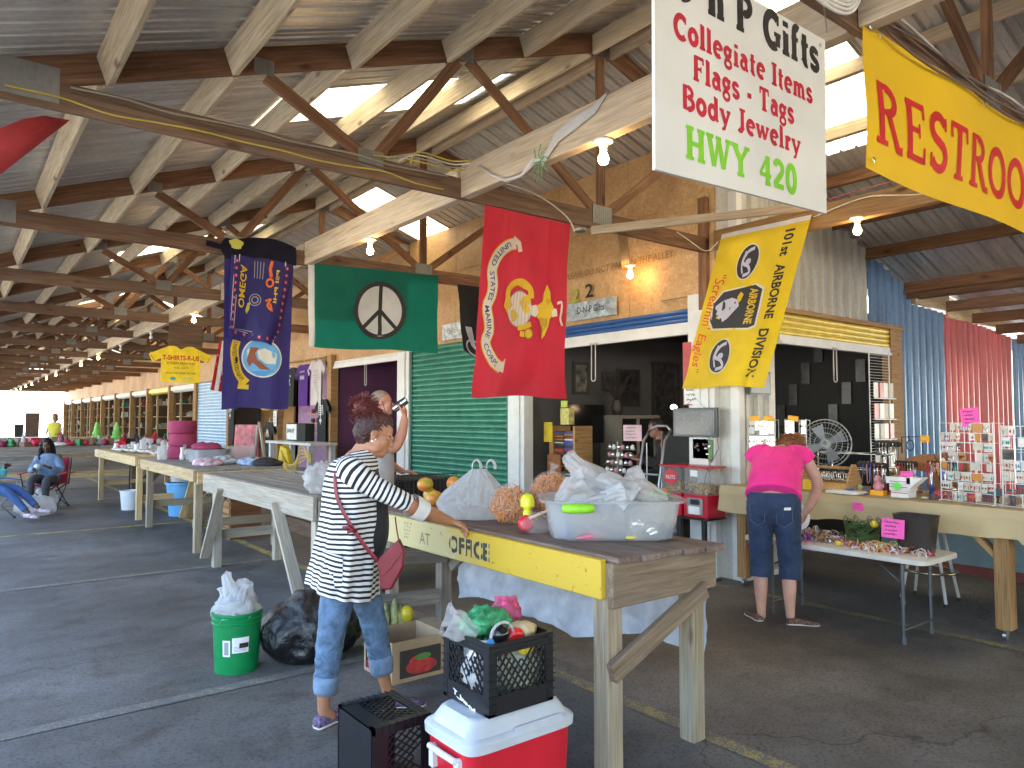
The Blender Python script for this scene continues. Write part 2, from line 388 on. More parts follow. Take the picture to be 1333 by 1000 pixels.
GLY = {
 'D': (.84, [([(.16, .02), (.16, .98)], T), (arc(.3, .5, .42, .44, -90, 90), T), ([(.1, .05), (.34, .05)], .5), ([(.1, .95), (.34, .95)], .5)]),
 'P': (.74, [([(.18, .02), (.18, .98)], T), (arc(.34, .72, .28, .23, -90, 90), .85), ([(.18, .49), (.36, .49)], .5), ([(.18, .95), (.36, .95)], .5), ser(.18, .05)]),
 'R': (.82, [([(.18, .02), (.18, .98)], T), (arc(.34, .74, .26, .2, -90, 90), .8), ([(.18, .54), (.36, .54)], .5), ([(.1, .95), (.36, .95)], .5), ser(.18, .05), ([(.4, .52), (.66, .04), (.8, .04)], .85)]),
 'B': (.78, [([(.18, .02), (.18, .98)], T), (arc(.36, .74, .24, .2, -90, 90), .8), (arc(.36, .29, .3, .24, -90, 90), .9), ([(.08, .95), (.38, .95)], .5), ([(.08, .05), (.38, .05)], .5), ([(.18, .53), (.4, .53)], .4)]),
 'C': (.8, [(arc(.46, .5, .34, .44, 48, 312), T), ([(.7, .68), (.7, .95)], .4)]),
 'G': (.86, [(arc(.46, .5, .34, .44, 48, 300), T), ([(.7, .1), (.7, .42)], .8), ([(.52, .42), (.84, .42)], .5), ([(.7, .68), (.7, .95)], .4)]),
 'O': (.86, [(arc(.43, .5, .33, .43, 0, 360, 24), T)]), '0': (.66, [(arc(.33, .5, .22, .43, 0, 360, 24), .95)]),
 'S': (.68, [(arc(.34, .73, .22, .21, 20, 235, 10) + arc(.36, .27, .24, .22, 80, -160, 10), .9), ([(.58, .72), (.58, .95)], .4), ([(.1, .05), (.1, .28)], .4)]),
 'H': (.9, [([(.2, .02), (.2, .98)], T), ([(.7, .02), (.7, .98)], T), ([(.2, .5), (.7, .5)], .6), ser(.2, .05), ser(.7, .05), ser(.2, .95), ser(.7, .95)]),
 'W': (1.15, [([(.12, .96), (.34, .04)], .9), ([(.34, .04), (.56, .9)], .6), ([(.56, .9), (.78, .04)], .9), ([(.78, .04), (1.02, .96)], .6), ser(.14, .95), ser(1.0, .95, .26), ser(.56, .95, .26)]),
 'Y': (.86, [([(.12, .96), (.42, .5)], .95), ([(.74, .96), (.42, .5)], .65), ([(.42, .02), (.42, .5)], T), ser(.42, .05), ser(.13, .95), ser(.73, .95, .26)]),
 'I': (.42, [([(.21, .02), (.21, .98)], T), ser(.21, .05, .38), ser(.21, .95, .38)]),
 'J': (.5, [([(.3, .98), (.3, .2)] + arc(.16, .2, .14, .17, 0, -140, 8), .95), ser(.3, .95, .38)]),
 'F': (.72, [([(.2, .02), (.2, .98)], T), ([(.1, .94), (.66, .94)], .6), ([(.2, .5), (.5, .5)], .5), ([(.64, .98), (.64, .72)], .4), ser(.2, .05), ([(.5, .62), (.5, .38)], .3)]),
 'E': (.76, [([(.2, .02), (.2, .98)], T), ([(.1, .94), (.66, .94)], .6), ([(.2, .52), (.5, .52)], .5), ([(.1, .06), (.68, .06)], .6), ([(.64, .98), (.64, .74)], .4), ([(.66, .02), (.66, .28)], .4), ([(.5, .64), (.5, .4)], .3)]),
 'T': (.8, [([(.4, .02), (.4, .98)], T), ([(.08, .94), (.72, .94)], .6), ([(.1, .98), (.1, .7)], .4), ([(.7, .98), (.7, .7)], .4), ser(.4, .05)]),
 'M': (1.06, [([(.18, .02), (.18, .98)], .6), ([(.2, .96), (.52, .1)], .95), ([(.52, .1), (.84, .96)], .6), ([(.86, .02), (.86, .98)], T), ser(.18, .05, .3), ser(.86, .05), ser(.14, .95, .26), ser(.9, .95, .26)]),
 '4': (.7, [([(.48, .02), (.48, .98)], T), ([(.46, .94), (.08, .34)], .5), ([(.06, .33), (.66, .33)], .55), ser(.48, .05, .3)]),
 '2': (.66, [(arc(.32, .7, .22, .23, 165, -40, 10) + [(.1, .12)], .85), ([(.08, .1), (.6, .1)], .75)]),
 'o': (.66, [(arc(.33, .34, .22, .28, 0, 360, 20), .95)]), 'e': (.64, [(arc(.33, .34, .22, .28, 5, 310, 16), .9), ([(.14, .36), (.52, .36)], .4)]),
 'a': (.64, [(arc(.28, .24, .17, .18, 0, 360, 14), .7), ([(.46, .03), (.46, .45)] + arc(.3, .46, .17, .16, 0, 150, 8), .85), ([(.46, .05), (.6, .05)], .5)]),
 'g': (.62, [(arc(.28, .42, .18, .19, 0, 360, 14), .8), (arc(.3, -.06, .2, .17, 0, 360, 14), .6), ([(.3, .24), (.18, .14), (.3, .1)], .4), ([(.42, .58), (.58, .6)], .5)]),
 'l': (.38, [([(.19, .02), (.19, 1.0)], T), ser(.19, .05, .34), ([(.06, .97), (.2, .97)], .5)]), 'i': (.38, [([(.19, .02), (.19, .62)], T), ser(.19, .05, .34), ([(.06, .6), (.2, .6)], .5), ([(.19, .78), (.19, .94)], T)]),
 't': (.46, [([(.22, .88), (.22, .16)] + arc(.32, .16, .1, .1, 180, 300, 6), .9), ([(.06, .6), (.42, .6)], .5)]),
 'f': (.46, [([(.2, .02), (.2, .76)] + arc(.34, .78, .14, .16, 180, 50, 6), .9), ([(.06, .6), (.4, .6)], .5), ser(.2, .05, .32)]),
 'n': (.72, [([(.18, .02), (.18, .62)], T), ([(.18, .44)] + arc(.36, .42, .17, .18, 150, 0, 8) + [(.53, .02)], .95), ser(.18, .05, .3), ser(.54, .05, .3), ([(.06, .6), (.2, .6)], .5)]),
 'm': (1.04, [([(.18, .02), (.18, .62)], .95), ([(.18, .44)] + arc(.34, .44, .16, .16, 150, 0, 8) + [(.5, .02)], .9), ([(.5, .44)] + arc(.66, .44, .16, .16, 150, 0, 8) + [(.84, .02)], .9), ser(.18, .05, .28), ser(.52, .05, .24), ser(.86, .05, .28), ([(.06, .6), (.2, .6)], .5)]),
 'r': (.52, [([(.18, .02), (.18, .62)], T), ([(.18, .42), (.28, .58), (.44, .52)], .85), ser(.18, .05, .32), ([(.06, .6), (.2, .6)], .5)]),
 's': (.52, [(arc(.26, .48, .15, .13, 20, 230, 8) + arc(.27, .18, .17, .13, 80, -160, 8), .8), ([(.43, .48), (.43, .62)], .35), ([(.09, .04), (.09, .18)], .35)]),
 'd': (.72, [(arc(.3, .33, .2, .27, 0, 360, 18), .85), ([(.52, .02), (.52, 1.0)], T), ([(.52, .05), (.66, .05)], .5), ([(.38, .97), (.52, .97)], .5)]),
 'y': (.68, [([(.1, .6), (.34, .06)], .9), ([(.58, .6), (.26, -.2), (.12, -.2)], .6), ser(.12, .6, .28), ser(.56, .6, .24)]),
 'w': (.94, [([(.1, .6), (.28, .06)], .85), ([(.28, .06), (.46, .58)], .55), ([(.46, .58), (.64, .06)], .85), ([(.64, .06), (.84, .6)], .55), ser(.12, .6, .26), ser(.82, .6, .22), ser(.46, .6, .2)]),
 '-': (.44, [([(.08, .36), (.36, .36)], .9)]), ' ': (.4, []),
}
def ribbon(mb, pts, w, fn, closed=False):
 P2 = [V((p[0], p[1])) for p in pts]; L_, R_ = [], []
 for i, p in enumerate(P2):
  a = P2[i-1] if i else (P2[-2] if closed else p); b = P2[i+1] if i < len(P2)-1 else (P2[1] if closed else p)
  d = (b - a); d = d.normalized() if d.length > 1e-9 else V((1, 0)); n = V((-d.y, d.x))
  k = 1.
  if 0 < i < len(P2)-1:
   d0 = (p - a).normalized(); k = 1 / max(.6, abs(d0.dot(d)))
  ww = w[i] if isinstance(w, list) else w
  L_.append(p + n * (ww * k / 2)); R_.append(p - n * (ww * k / 2))
 vs = [fn(q.x, q.y) for q in L_ + R_]; n = len(P2)
 mb.add(vs, [(i, n + i, n + i + 1, i + 1) for i in range(n - 1)])
def slab_into(mb, s, fn3, x, y, h, w, stroke=.2, kx=None, layer=.0002, par=None, mat=None):
 """fat slab-serif lettering; fn3(u, v, d) -> 3-D"""
 tot = sum(GLY[c][0] + .04 for c in s); kx = w / tot; cx = x; i = 0
 for c in s:
  gw, st = GLY[c]
  if par: mb = MB()
  for pts, t in st:
   i += 1; d = layer * (1 + i % 7)
   q = [(cx + a * kx, y + b * h) for a, b in pts]
   if len(q) == 2: q = [(q[0][0] + (q[1][0]-q[0][0]) * k / 6, q[0][1] + (q[1][1]-q[0][1]) * k / 6) for k in range(7)]
   ribbon(mb, q, stroke * t * (h * .55 + kx * .45), lambda u, v, d=d: fn3(u, v, d))
  if par and mb.v: mb.obj('letter', mat, par)
  cx += (gw + .04) * kx
def fill_poly(mb, pts, fn, cuts=2):
 import bmesh
 bm = bmesh.new(); vv = [bm.verts.new((p[0], p[1], 0)) for p in pts]
 es = [bm.edges.new((vv[i], vv[(i+1) % len(vv)])) for i in range(len(vv))]
 bmesh.ops.triangle_fill(bm, use_beauty=True, edges=es)
 for _ in range(cuts): bmesh.ops.subdivide_edges(bm, edges=bm.edges[:], cuts=1)
 bm.verts.index_update(); vs = [fn(v.co.x, v.co.y) for v in bm.verts]; fs = [tuple(x.index for x in f.verts) for f in bm.faces]
 bm.free(); mb.add(vs, fs)
def disc_into(mb, cx, cy, rx, ry, fn, rings=5, seg=28, r0=0.):
 vs = []; fs = []
 for i in range(rings + 1):
  k = r0 + (1 - r0) * i / rings
  vs += [fn(cx + rx * k * cos(2*pi*j/seg), cy + ry * k * sin(2*pi*j/seg)) for j in range(seg)]
 for i in range(rings):
  for j in range(seg):
   a = i*seg + j; b = i*seg + (j+1) % seg; fs.append((a, a + seg, b + seg, b))
 mb.add(vs, fs)
# ================================================================ the setting
def sheet(name, x0, x1, y0, y1, z, mat, parent=None):
 b = MB(); b.bx(x0, x1, y0, y1, z - .02, z); return b.obj(name, mat, parent, kind='structure')
b = MB(); b.quad((-900, -900, 0), (900, -900, 0), (900, 900, 0), (-900, 900, 0)); ground = b.obj('ground', plain('outer_ground', (.5, .47, .42), .9, var=.2, scale=.3), kind='structure')
b = MB(); b.quad((-14, -34, .004), (30, -34, .004), (30, 62, .004), (-14, 62, .004)); b.obj('asphalt_floor', ASPH, kind='structure')
YL = worn_paint('yellow_line_paint', (.5, .4, .08), .85); YL2 = worn_paint('faded_line_paint', (.34, .32, .24), .42)
def paint(x0, x1, y0, y1, m=YL, z=.0078):
 b = MB(); n = max(1, int(max(x1-x0, y1-y0)))
 b.quad((x0, y0, z), (x1, y0, z), (x1, y1, z), (x0, y1, z)); o = b.obj('floor_marking', m, kind='structure')
YL3 = worn_paint('old_line_paint', (.34, .28, .1), .75)
paint(3.03, 3.13, 6.5, 56); paint(3.03, 3.13, -8, 6.5, YL3); paint(5.87, 5.97, -8, 56, YL3)
for k in range(-1, 14):
 y = .74 + 3.78 * k if k else .74
 paint(-3.2, 3.02, y - .05, y + .05, YL if k > 2 else YL2, .0082)
# ---- roof: corrugated sheets, purlins, skylights
def zl(x): return 5.15 - .36 * (4.66 - x)
def zr(x): return 5.15 - .33 * (x - 4.66)
roof = bpy.data.objects.new('roof', None); link(roof, kind='structure')
def corr(width, pitch, rib, length, dx, dz, flip=1):
 """corrugated sheet starting at origin, ribs run along (dx,dz), width along Y"""
 prof = []; y = 0.
 n = int(round(width / pitch))
 for i in range(n):
  y0 = i * pitch
  prof += [(y0, 0), (y0 + pitch * .34, 0), (y0 + pitch * .38, rib * .25), (y0 + pitch * .42, 0), (y0 + pitch * .72, 0), (y0 + pitch * .79, rib), (y0 + pitch * .9, rib), (y0 + pitch * .97, 0)]
 prof.append((width, 0)); prof.append((width + .03, .004))
 b = MB(); a = [V((0, p[0], p[1])) for p in prof]; c = [V((dx, p[0], p[1] + dz)) for p in prof]
 b.rings([a, c], cap=False, closed=False)
 return b
mL = corr(.9, .15, .032, 0, -5.05, -.36 * 5.05).mesh('roof_sheet'); mL.materials.append(GALV)
mR = corr(.96, .16, .032, 0, 5.6, -.33 * 5.6).mesh('roof_sheet'); mR.materials.append(GALV)
def put_mesh(name, me, loc, parent, kind=None):
 o = bpy.data.objects.new(name, me); o.location = loc; link(o, parent, kind); return o
def partial(y, w, dirx, slope, x0, x1, mat, name):
 me = corr(w, w / 6, .022, 0, dirx * (x1 - x0), slope * (x1 - x0)).mesh(name); me.materials.append(mat)
 return put_mesh(name, me, (4.66 + dirx * x0, y, 5.15 + slope * x0), roof)
skyL = [5.65 + 7.2 * k for k in range(-2, 7)]; skyR = [2.98 + 6.72 * k for k in range(-1, 8)]
y = 5.65 - .9 * 38
while y < 57:
 if any(abs(y - q) < .1 for q in skyL):
  partial(y, .9, -1, -.36, 0, .12, GALV, 'roof_sheet'); partial(y, .9, -1, -.36, .12, 2.55, SKYL, 'skylight_panel'); partial(y, .9, -1, -.36, 2.55, 5.05, GALV, 'roof_sheet')
 else: put_mesh('roof_sheet', mL, (4.66, y, 5.15), roof)
 y += .9
y = 2.98 - .96 * 32
while y < 57:
 if any(abs(y - q) < .1 for q in skyR):
  partial(y, .96, 1, -.33, 0, .15, GALV, 'roof_sheet'); partial(y, .96, 1, -.33, .15, 2.5, SKYL, 'skylight_panel'); partial(y, .96, 1, -.33, 2.5, 5.6, GALV, 'roof_sheet')
 else: put_mesh('roof_sheet', mR, (4.66, y, 5.15), roof)
 y += .96
b = MB(); b.add([(4.4, -15, 5.09), (4.66, -15, 5.2), (4.92, -15, 5.09), (4.4, 57, 5.09), (4.66, 57, 5.2), (4.92, 57, 5.09)], [(0, 1, 4, 3), (1, 2, 5, 4)]); b.obj('ridge_cap', GALV, roof)
TY = [1.57 + 3.13 * k for k in range(-5, 18)]
PUR = [-.12, .65, 1.39, 2.17, 2.98, 3.76]
nl = (-.36 / sqrt(1 + .36**2), 1 / sqrt(1 + .36**2))
for i, ty in enumerate(TY[:-1]):
 y0, y1 = ty + .025, TY[i+1] - .025
 for x in PUR:
  j = .02 * ((i * 7 + int(x * 10)) % 3 - 1)
  zc = zl(x) - .115; board('purlin', (x + j, y0, zc), (x + j, y1, zc), .042, .17, W_PURLIN, roof, up=(nl[0], 0, nl[1]))
 board('ridge_purlin', (4.56, y0, zl(4.56) - .125), (4.56, y1, zl(4.56) - .125), .042, .18, W_PURLIN, roof)
 board('ridge_purlin', (4.78, y0, zr(4.78) - .115), (4.78, y1, zr(4.78) - .115), .042, .16, W_BEAM, roof)
 rr = [6.05, 6.75, 7.45, 8.2, 8.97, 9.95] if ty < 4.4 else []
 for x in rr:
  zc = zr(x) - .095; board('purlin', (x, y0, zc), (x, y1, zc), .042, .15, W_BEAM if x < 7.3 else W_TRUSS, roof, up=(.31, 0, .95))
# ---- trusses
ORD = ['nearest', 'second', 'third', 'fourth', 'fifth', 'sixth', 'seventh', 'eighth', 'ninth', 'tenth', 'eleventh', 'twelfth', 'thirteenth', 'fourteenth', 'fifteenth', 'sixteenth', 'seventeenth', 'eighteenth']
def make_truss():
 t = thing('roof_truss', 'x', 'roof truss', (0, 0, 0), group='wooden trusses carrying the metal roof')
 board('bottom_chord', (.15, 0, 3.39), (4.66, 0, 3.39), .04, .16, W_TRUSS2, t)
 board('bottom_chord', (4.662, 0, 3.39), (9.95, 0, 3.39), .04, .16, W_TRUSS, t)
 dl, dr = .085, .085
 board('top_chord', (.1, .0, zl(.1) - .1), (4.66, 0, zl(4.66) - .1), .04, .165, W_TRUSS, t, up=(nl[0], 0, nl[1]))
 board('top_chord', (4.70, .0, zr(4.70) - .1), (10.15, 0, zr(10.15) - .1), .04, .165, W_TRUSS, t, up=(.31, 0, .95))
 board('king_post', (4.66, .0, 3.471), (4.66, .0, 4.95), .09, .038, W_TRUSS, t, up=(0, 1, 0))
 def web(a, c): board('web', (a[0], 0, a[1]), (c[0], 0, c[1]), .036, .085, W_TRUSS, t)
 web((1.6, zl(1.6) - .21), (2.3, 3.47)); web((2.4, 3.48), (3.1, zl(3.1) - .19)); web((3.2, zl(3.2) - .19), (4.58, 3.48))
 web((4.75, 3.48), (6.1, zr(6.1) - .19)); web((6.2, zr(6.2) - .19), (7.0, 3.48)); web((7.1, 3.48), (7.85, zr(7.85) - .2))
 for x, z, w, h in ((2.35, 3.45, .2, .13), (4.66, 3.44, .24, .17), (3.14, zl(3.14) - .13, .2, .12), (4.66, 4.98, .2, .14), (.28, 3.44, .34, .2), (7.05, 3.45, .2, .13), (6.15, zr(6.15) - .13, .2, .12), (1.58, zl(1.58) - .15, .13, .1)):
  b = MB(); n = 9
  for k in range(n): b.bx(x - w/2 + w*k/n, x - w/2 + w*(k+.72)/n, -.0265, -.021, z - h/2, z + h/2)
  b.bx(x - w/2, x + w/2, -.023, -.0205, z - h/2, z + h/2)
  b.obj('gusset_plate', PLATE, t)
 return t
tr0 = make_truss()
for i, ty in enumerate(TY):
 k = i - 5
 lab = {0: 'nearest roof truss with brown cables and the yellow RESTROOMS banner on its chord', 1: 'roof truss above the yellow table with the red Marine Corps flag on its chord',
           2: 'roof truss with the green peace flag and navy blue flags hanging from its chord', 3: 'third brown roof truss, just behind the dark blue flags', 4: 'fourth brown roof truss back, in front of the yellow shirt sign'}.get(k, (ORD[k] + ' brown timber truss counting down the aisle from the yellow banner') if k > 0 else 'roof truss behind the camera, ' + ORD[-k - 1] + ' one back')
 if i == 0: tr0.location = (0, ty, 0); tr0['label'] = lab
 else: dup(tr0, (0, ty, 0), label=lab)
# longitudinal tie beam with the lamps, header beam over the right passage
tb = bpy.data.objects.new('tie_beam', None); COL.objects.link(tb); tag(tb, 'long pale weathered beam with bare bulbs running down the aisle under the trusses', 'beam')
for i, ty in enumerate(TY[:-1]):
 board('beam_length', (3.16, ty + .022, 3.44), (3.16, TY[i+1] - .022, 3.44), .085, .25, W_BEAM, tb, bevel=.006)
hb = bpy.data.objects.new('header_beam', None); COL.objects.link(hb); tag(hb, 'brown header beam carrying the yellow division flag beside the sign', 'beam')
for i in range(0, 5): board('beam_length', (6.24, TY[i] + .022, 3.45), (6.24, TY[i+1] - .022 - (.12 if i == 5 else 0), 3.45), .085, .2, W_POST, hb)
board('beam_length', (6.24, TY[5] + .022, 3.43), (6.24, 4.62, 3.43), .085, .2, W_POST, hb)
br = board('corner_brace', (4.5, 4.66, 3.27), (6.18, 3.55, 3.53), .04, .075, W_BEAM); tag(br, 'thin pale stick braced diagonally from the truss to the header beam', 'brace')
br = board('corner_brace', (4.9, 4.66, 3.345), (6.2, 5.85, 3.35), .09, .05, W_POST); tag(br, 'flat brown board running from the truss to the chipboard wall with a bulb under it', 'brace')
for i, ty in enumerate(TY):
 if i == 5: continue
 o = board('roof_post', (-.12, ty, 0), (-.12, ty, 3.31), .14, .14, W_GREY, up=(0, 1, 0)); tag(o, ('square grey roof post on the open left edge, ' + ORD[i - 5] + ' down the aisle') if i > 5 else 'grey roof post behind the camera, ' + ORD[4 - i] + ' back on the left edge', 'post', 'roof posts along the open side')
# ---------------------------------------------------------------- shop building
F = 6.22
bld = thing('shop_building', 'long row of market shops with chipboard fascia, white trim and roll-up doors', 'building', (F, 4.5, 0))
def bxo(name, x0, x1, y0, y1, z0, z1, mat, parent, smooth=False, bevel=0, kind=None):
 b = MB(); b.bx(x0, x1, y0, y1, z0, z1); return b.obj(name, mat, parent, bevel=bevel, kind=kind)
BLUEP = plain('blue_roll_paint', (.045, .12, .32), .35, .2); GREENP = plain('green_shutter_paint', (.035, .2, .13), .32, .25, var=.2)
YELP = plain('yellow_shutter_paint', (.7, .52, .06), .35, .15); LBLUE = plain('pale_blue_shutter_paint', (.35, .5, .68), .35, .2)
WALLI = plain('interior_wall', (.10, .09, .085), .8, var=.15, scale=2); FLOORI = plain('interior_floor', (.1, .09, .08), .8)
PURP = plain('purple_paint', (.15, .055, .12), .6, var=.15, scale=1.5); PURP2 = plain('light_purple_paint', (.36, .18, .33), .6)
y = 4.62
panels = []
while y < 56.2:
 y1 = min(y + 1.22, 56.2)
 bxo('osb_panel', F + .03, F + .045, y + .003, y1 - .003, 2.76 if y < 14 else 2.72, 3.9, OSB, bld)
 bxo('osb_panel', F + .03, F + .045, y + .003, y1 - .003, 3.905, 4.62, OSB, bld)
 y = y1
bxo('osb_panel', F - .008, F + .027, 4.62, 5.35, 2.9, 4.58, OSB, bld)        # corner sheet set proud
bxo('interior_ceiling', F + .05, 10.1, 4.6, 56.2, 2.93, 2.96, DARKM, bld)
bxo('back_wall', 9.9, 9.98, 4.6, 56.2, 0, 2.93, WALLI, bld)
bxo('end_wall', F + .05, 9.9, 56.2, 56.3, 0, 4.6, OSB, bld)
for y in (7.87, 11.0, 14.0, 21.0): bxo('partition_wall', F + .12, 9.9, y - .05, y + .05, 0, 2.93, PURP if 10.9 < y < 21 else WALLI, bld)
# white trims between the bays
for y0, y1 in ((4.6, 4.93), (7.69, 8.05), (10.8, 11.2)):
 bxo('trim_post', F - .06, F + .1, y0, y1, 0, 2.9 if y0 < 5 else 2.74, WHITE, bld, bevel=.005)
 bxo('trim_strip', F - .085, F - .062, (y0+y1)/2 - .1, (y0+y1)/2 + .1, 0, 2.72, WHITE, bld, bevel=.004)
bxo('wood_post', F - .08, F + .08, 13.9, 14.08, 0, 2.9, W_POST, bld)
board('corner_post', (6.2, 4.73, 2.6), (6.2, 4.73, 3.9), .1, .1, W_TRUSS, bld, up=(0, 1, 0))
def shutter(name, label, mat, y0, y1, z0, z1, x=F, n=None, bar=True, pitch=.075, axis='y', bz=.13):
 t = thing(name, label, 'roller door', (x, (y0+y1)/2, z0) if axis == 'y' else ((y0+y1)/2, x, z0))
 b = MB(); n = n or max(3, int((z1 - z0) / pitch)); h = (z1 - z0) / n
 prof = []
 for i in range(n):
  for k in range(6): prof.append((.022 * sin(pi * k / 6) ** .7, z0 + h * (i + k / 6)))
 prof.append((0, z1)); g = (lambda d, yy, zz: (x - d, yy, zz)) if axis == 'y' else (lambda d, yy, zz: (yy, x - d, zz))
 b.rings([[V(g(d, y0, z)) for d, z in prof], [V(g(d, y1, z)) for d, z in prof]], cap=False, closed=False)
 b.obj('slat_curtain', mat, t, smooth=True, auto=40)
 if bar:
  b = MB(); (b.bx(x - .03, x + .02, y0, y1, z0 - bz, z0) if axis == 'y' else b.bx(y0, y1, x - .03, x + .02, z0 - bz, z0))
  (b.bx(x - .05, x - .031, y0, y1, z0 - bz, z0 - bz + .03) if axis == 'y' else b.bx(y0, y1, x - .05, x - .031, z0 - bz, z0 - bz + .03)); b.obj('bottom_bar', WHITE, t)
 return t
s = shutter('roller_door', 'blue roll-up door raised above the open gift shop', BLUEP, 4.94, 7.68, 2.62, 2.77, n=3)
def pull(x, y, z, L, t, ax='y'):
 b = MB(); pts = []
 for i in range(17):
  a = pi * i / 16; o_ = .035 * cos(a) * -1
  pts.append((o_, -L - .03 * sin(a)))
 pts = [(-.035, 0)] + pts + [(.03, -.0)]
 b.tube([((x, y + p[0], z + p[1]) if ax == 'y' else (x + p[0], y, z + p[1])) for p in pts], .007, 6)
 b.bx(*( (x - .01, x + .01, y - .06, y + .06, z - .01, z + .012) if ax == 'y' else (x - .06, x + .06, y - .01, y + .01, z - .01, z + .012)))
 b.obj('pull_rope', plain('rope', (.55, .52, .48), .8), t, smooth=True)
pull(F - .06, 6.35, 2.5, .42, s)
s = shutter('roller_door', 'closed green roll-up door behind the mangoes and plastic bags', GREENP, 8.1, 10.76, .02, 2.78, bar=False, pitch=.082); b = MB(); b.bx(F - .035, F + .03, 8.052, 8.11, 0, 2.72); b.bx(F - .035, F + .03, 10.74, 10.798, 0, 2.72); b.obj('guide_rail', plain('dark_green', (.02, .09, .07), .5), s)
s = shutter('roller_door', 'raised roll-up door with a white bottom bar over the purple doorway', WHITE, 11.21, 13.88, 2.7, 2.76, n=1, bz=.09); pull(F - .06, 12.4, 2.6, .35, s)
s = shutter('roller_door', 'closed pale blue roll-up door beside the shelves in the far row', LBLUE, 20.9, 23.95, .02, 2.7, bar=False, pitch=.09)
bxo('lintel_board', F - .03, F + .02, 14.1, 20.85, 2.62, 2.72, W_POST, bld)
# gable post left of the blue far shutter, inside wall of the shirt stall
bxo('stall_wall', 7.2, 7.25, 14.05, 18.3, 0, 2.93, PURP2, bld); 
d_ = bxo('plywood_door', 7.1, 7.15, 18.35, 20.8, 0, 2.6, wood('door_ply', (.3, .15, .05), (.42, .23, .09)), bld)
bxo('wood_post', F - .06, F + .06, 16.9, 17.05, 0, 2.7, W_POST, bld); bxo('wood_post', F - .06, F + .06, 20.7, 20.88, 0, 2.8, W_POST, bld)
bxo('purple_door', 8.9, 8.95, 12.7, 13.9, 0, 2.3, PURP2, bld); bxo('stall_back_wall', 8.96, 9.0, 11.06, 13.95, 0, 2.93, PURP, bld); bxo('door_edge', 8.86, 8.9, 12.55, 12.69, 0, 2.4, DARKM, bld)
# far row of stalls
PY = [24.1, 27.5, 31.0, 34.2, 37.8, 41.5, 44.9, 48.3, 52.3, 56.0]
for i, y in enumerate(PY):
 bxo('wood_post', F - .08, F + .08, y - .11, y + .11, 0, 2.75, W_POST, bld)
 if i < len(PY) - 1:
  y1 = PY[i+1]; bxo('partition_wall', F + .12, 9.9, y - .04, y + .04, 0, 2.93, W_NEW, bld)
  b = MB(); b.tube([(F + .12, y + .13, 2.6), (F + .12, y1 - .13, 2.6)], .11, 12); b.bx(F - .04, F - .01, y + .13, y1 - .13, 2.56, 2.7)
  tag(b.obj('rolled_up_door', YELP if i == 1 else WHITE, None, smooth=True, auto=40), ('yellow' if i == 1 else 'white') + ' door rolled up above an open stall in the far shop row', 'roller door', 'rolled up doors in the far row')
# ---------------------------------------------------------------- corrugated wall facing the passage (plane Y = 4.45)
BEIGE = galv('beige_wall_sheet', (.56, .54, .48), .45, .1); BLUEW = galv('blue_wall_sheet', (.17, .29, .46), .33, .1); REDW = galv('red_wall_sheet', (.6, .13, .13), .33, .1)
wb = thing('corrugated_wall', 'corrugated metal wall in beige, blue and red panels behind the jewellery counter', 'wall', (7, 4.45, 0))
def wsheet(x0, x1, z0, z1a, z1b, mat, name, y=4.45, pitch=.2, rib=.045):
 b = MB(); prof = [(x0, 0)]; x = x0
 while x < x1 - .001:
  for f_, d in ((.42, 0), (.50, 1), (.62, 1), (.70, 0), (1, 0)):
   xx = x + pitch * f_
   if xx < x1: prof.append((xx, rib * d))
  x += pitch
 prof.append((x1, 0))
 zt = lambda x: z1a + (z1b - z1a) * (x - x0) / (x1 - x0)
 b.rings([[V((p, y - d, z0)) for p, d in prof], [V((p, y - d, zt(p))) for p, d in prof]], cap=False, closed=False)
 b.obj(name, mat, wb)
wsheet(6.32, 7.0, 0, 2.76, 2.76, BEIGE, 'beige_panel')
wsheet(6.25, 7.62, 2.76, zr(6.25) - .02, zr(7.62) - .02, BEIGE, 'beige_panel'); wsheet(7.63, 9.05, 2.76, zr(7.63) - .02, zr(9.05) - .02, BEIGE, 'beige_panel')
wsheet(9.06, 9.8, 2.76, zr(9.06) - .02, zr(9.8) - .02, BLUEW, 'blue_panel', y=4.445); wsheet(9.81, 10.2, 0, zr(9.81) - .02, zr(10.2) - .02, BLUEW, 'blue_panel', y=4.445)
def zlow(x): return 3.42 - (x - 10.2) * .105
wsheet(10.21, 11.22, 0, 3.14, 3.1, BLUEW, 'blue_panel', y=4.445); wsheet(11.23, 12.55, 0, 3.1, 3.02, REDW, 'red_panel'); wsheet(12.56, 13.85, 0, 3.02, 2.92, REDW, 'red_panel')
wsheet(13.86, 18, 0, 2.92, 2.7, BLUEW, 'blue_panel')
bxo('wall_plate', 10.22, 11.3, 4.38, 4.44, 3.14, 3.36, W_NEW, wb); bxo('wall_plate', 11.3, 16, 4.40, 4.44, 3.04, 3.3, W_NEW, wb)
bxo('door_post', 9.5, 9.8, 4.38, 4.5, 0, 2.76, W_POST, wb); bxo('door_lintel', 7.0, 9.8, 4.36, 4.47, 2.74, 2.79, W_POST, wb)
bxo('corner_trim', 6.23, 6.32, 4.36, 4.46, 0, 3.9, WHITE, wb); bxo('corner_filler', 6.235, 6.33, 4.462, 4.618, 0, 4.55, BEIGE, wb); bxo('sill_board', 6.25, 7.0, 4.33, 4.4, 0, .06, WHITE, wb)
b = MB(); b.bx(9.8, 9.86, 4.52, 7.8, 0, 2.92); b.obj('doorway_shade_sheet', DARKM, wb)  # dark sheet before the back wall; the doorway's shade is put into its colour
s = shutter('roller_door', 'yellow roll-up door raised over the dark doorway in the corrugated wall', YELP, 7.02, 9.5, 2.5, 2.74, x=4.42, n=4, axis='x', bz=.1); pull(8.1, 4.37, 2.41, .36, s, 'x')
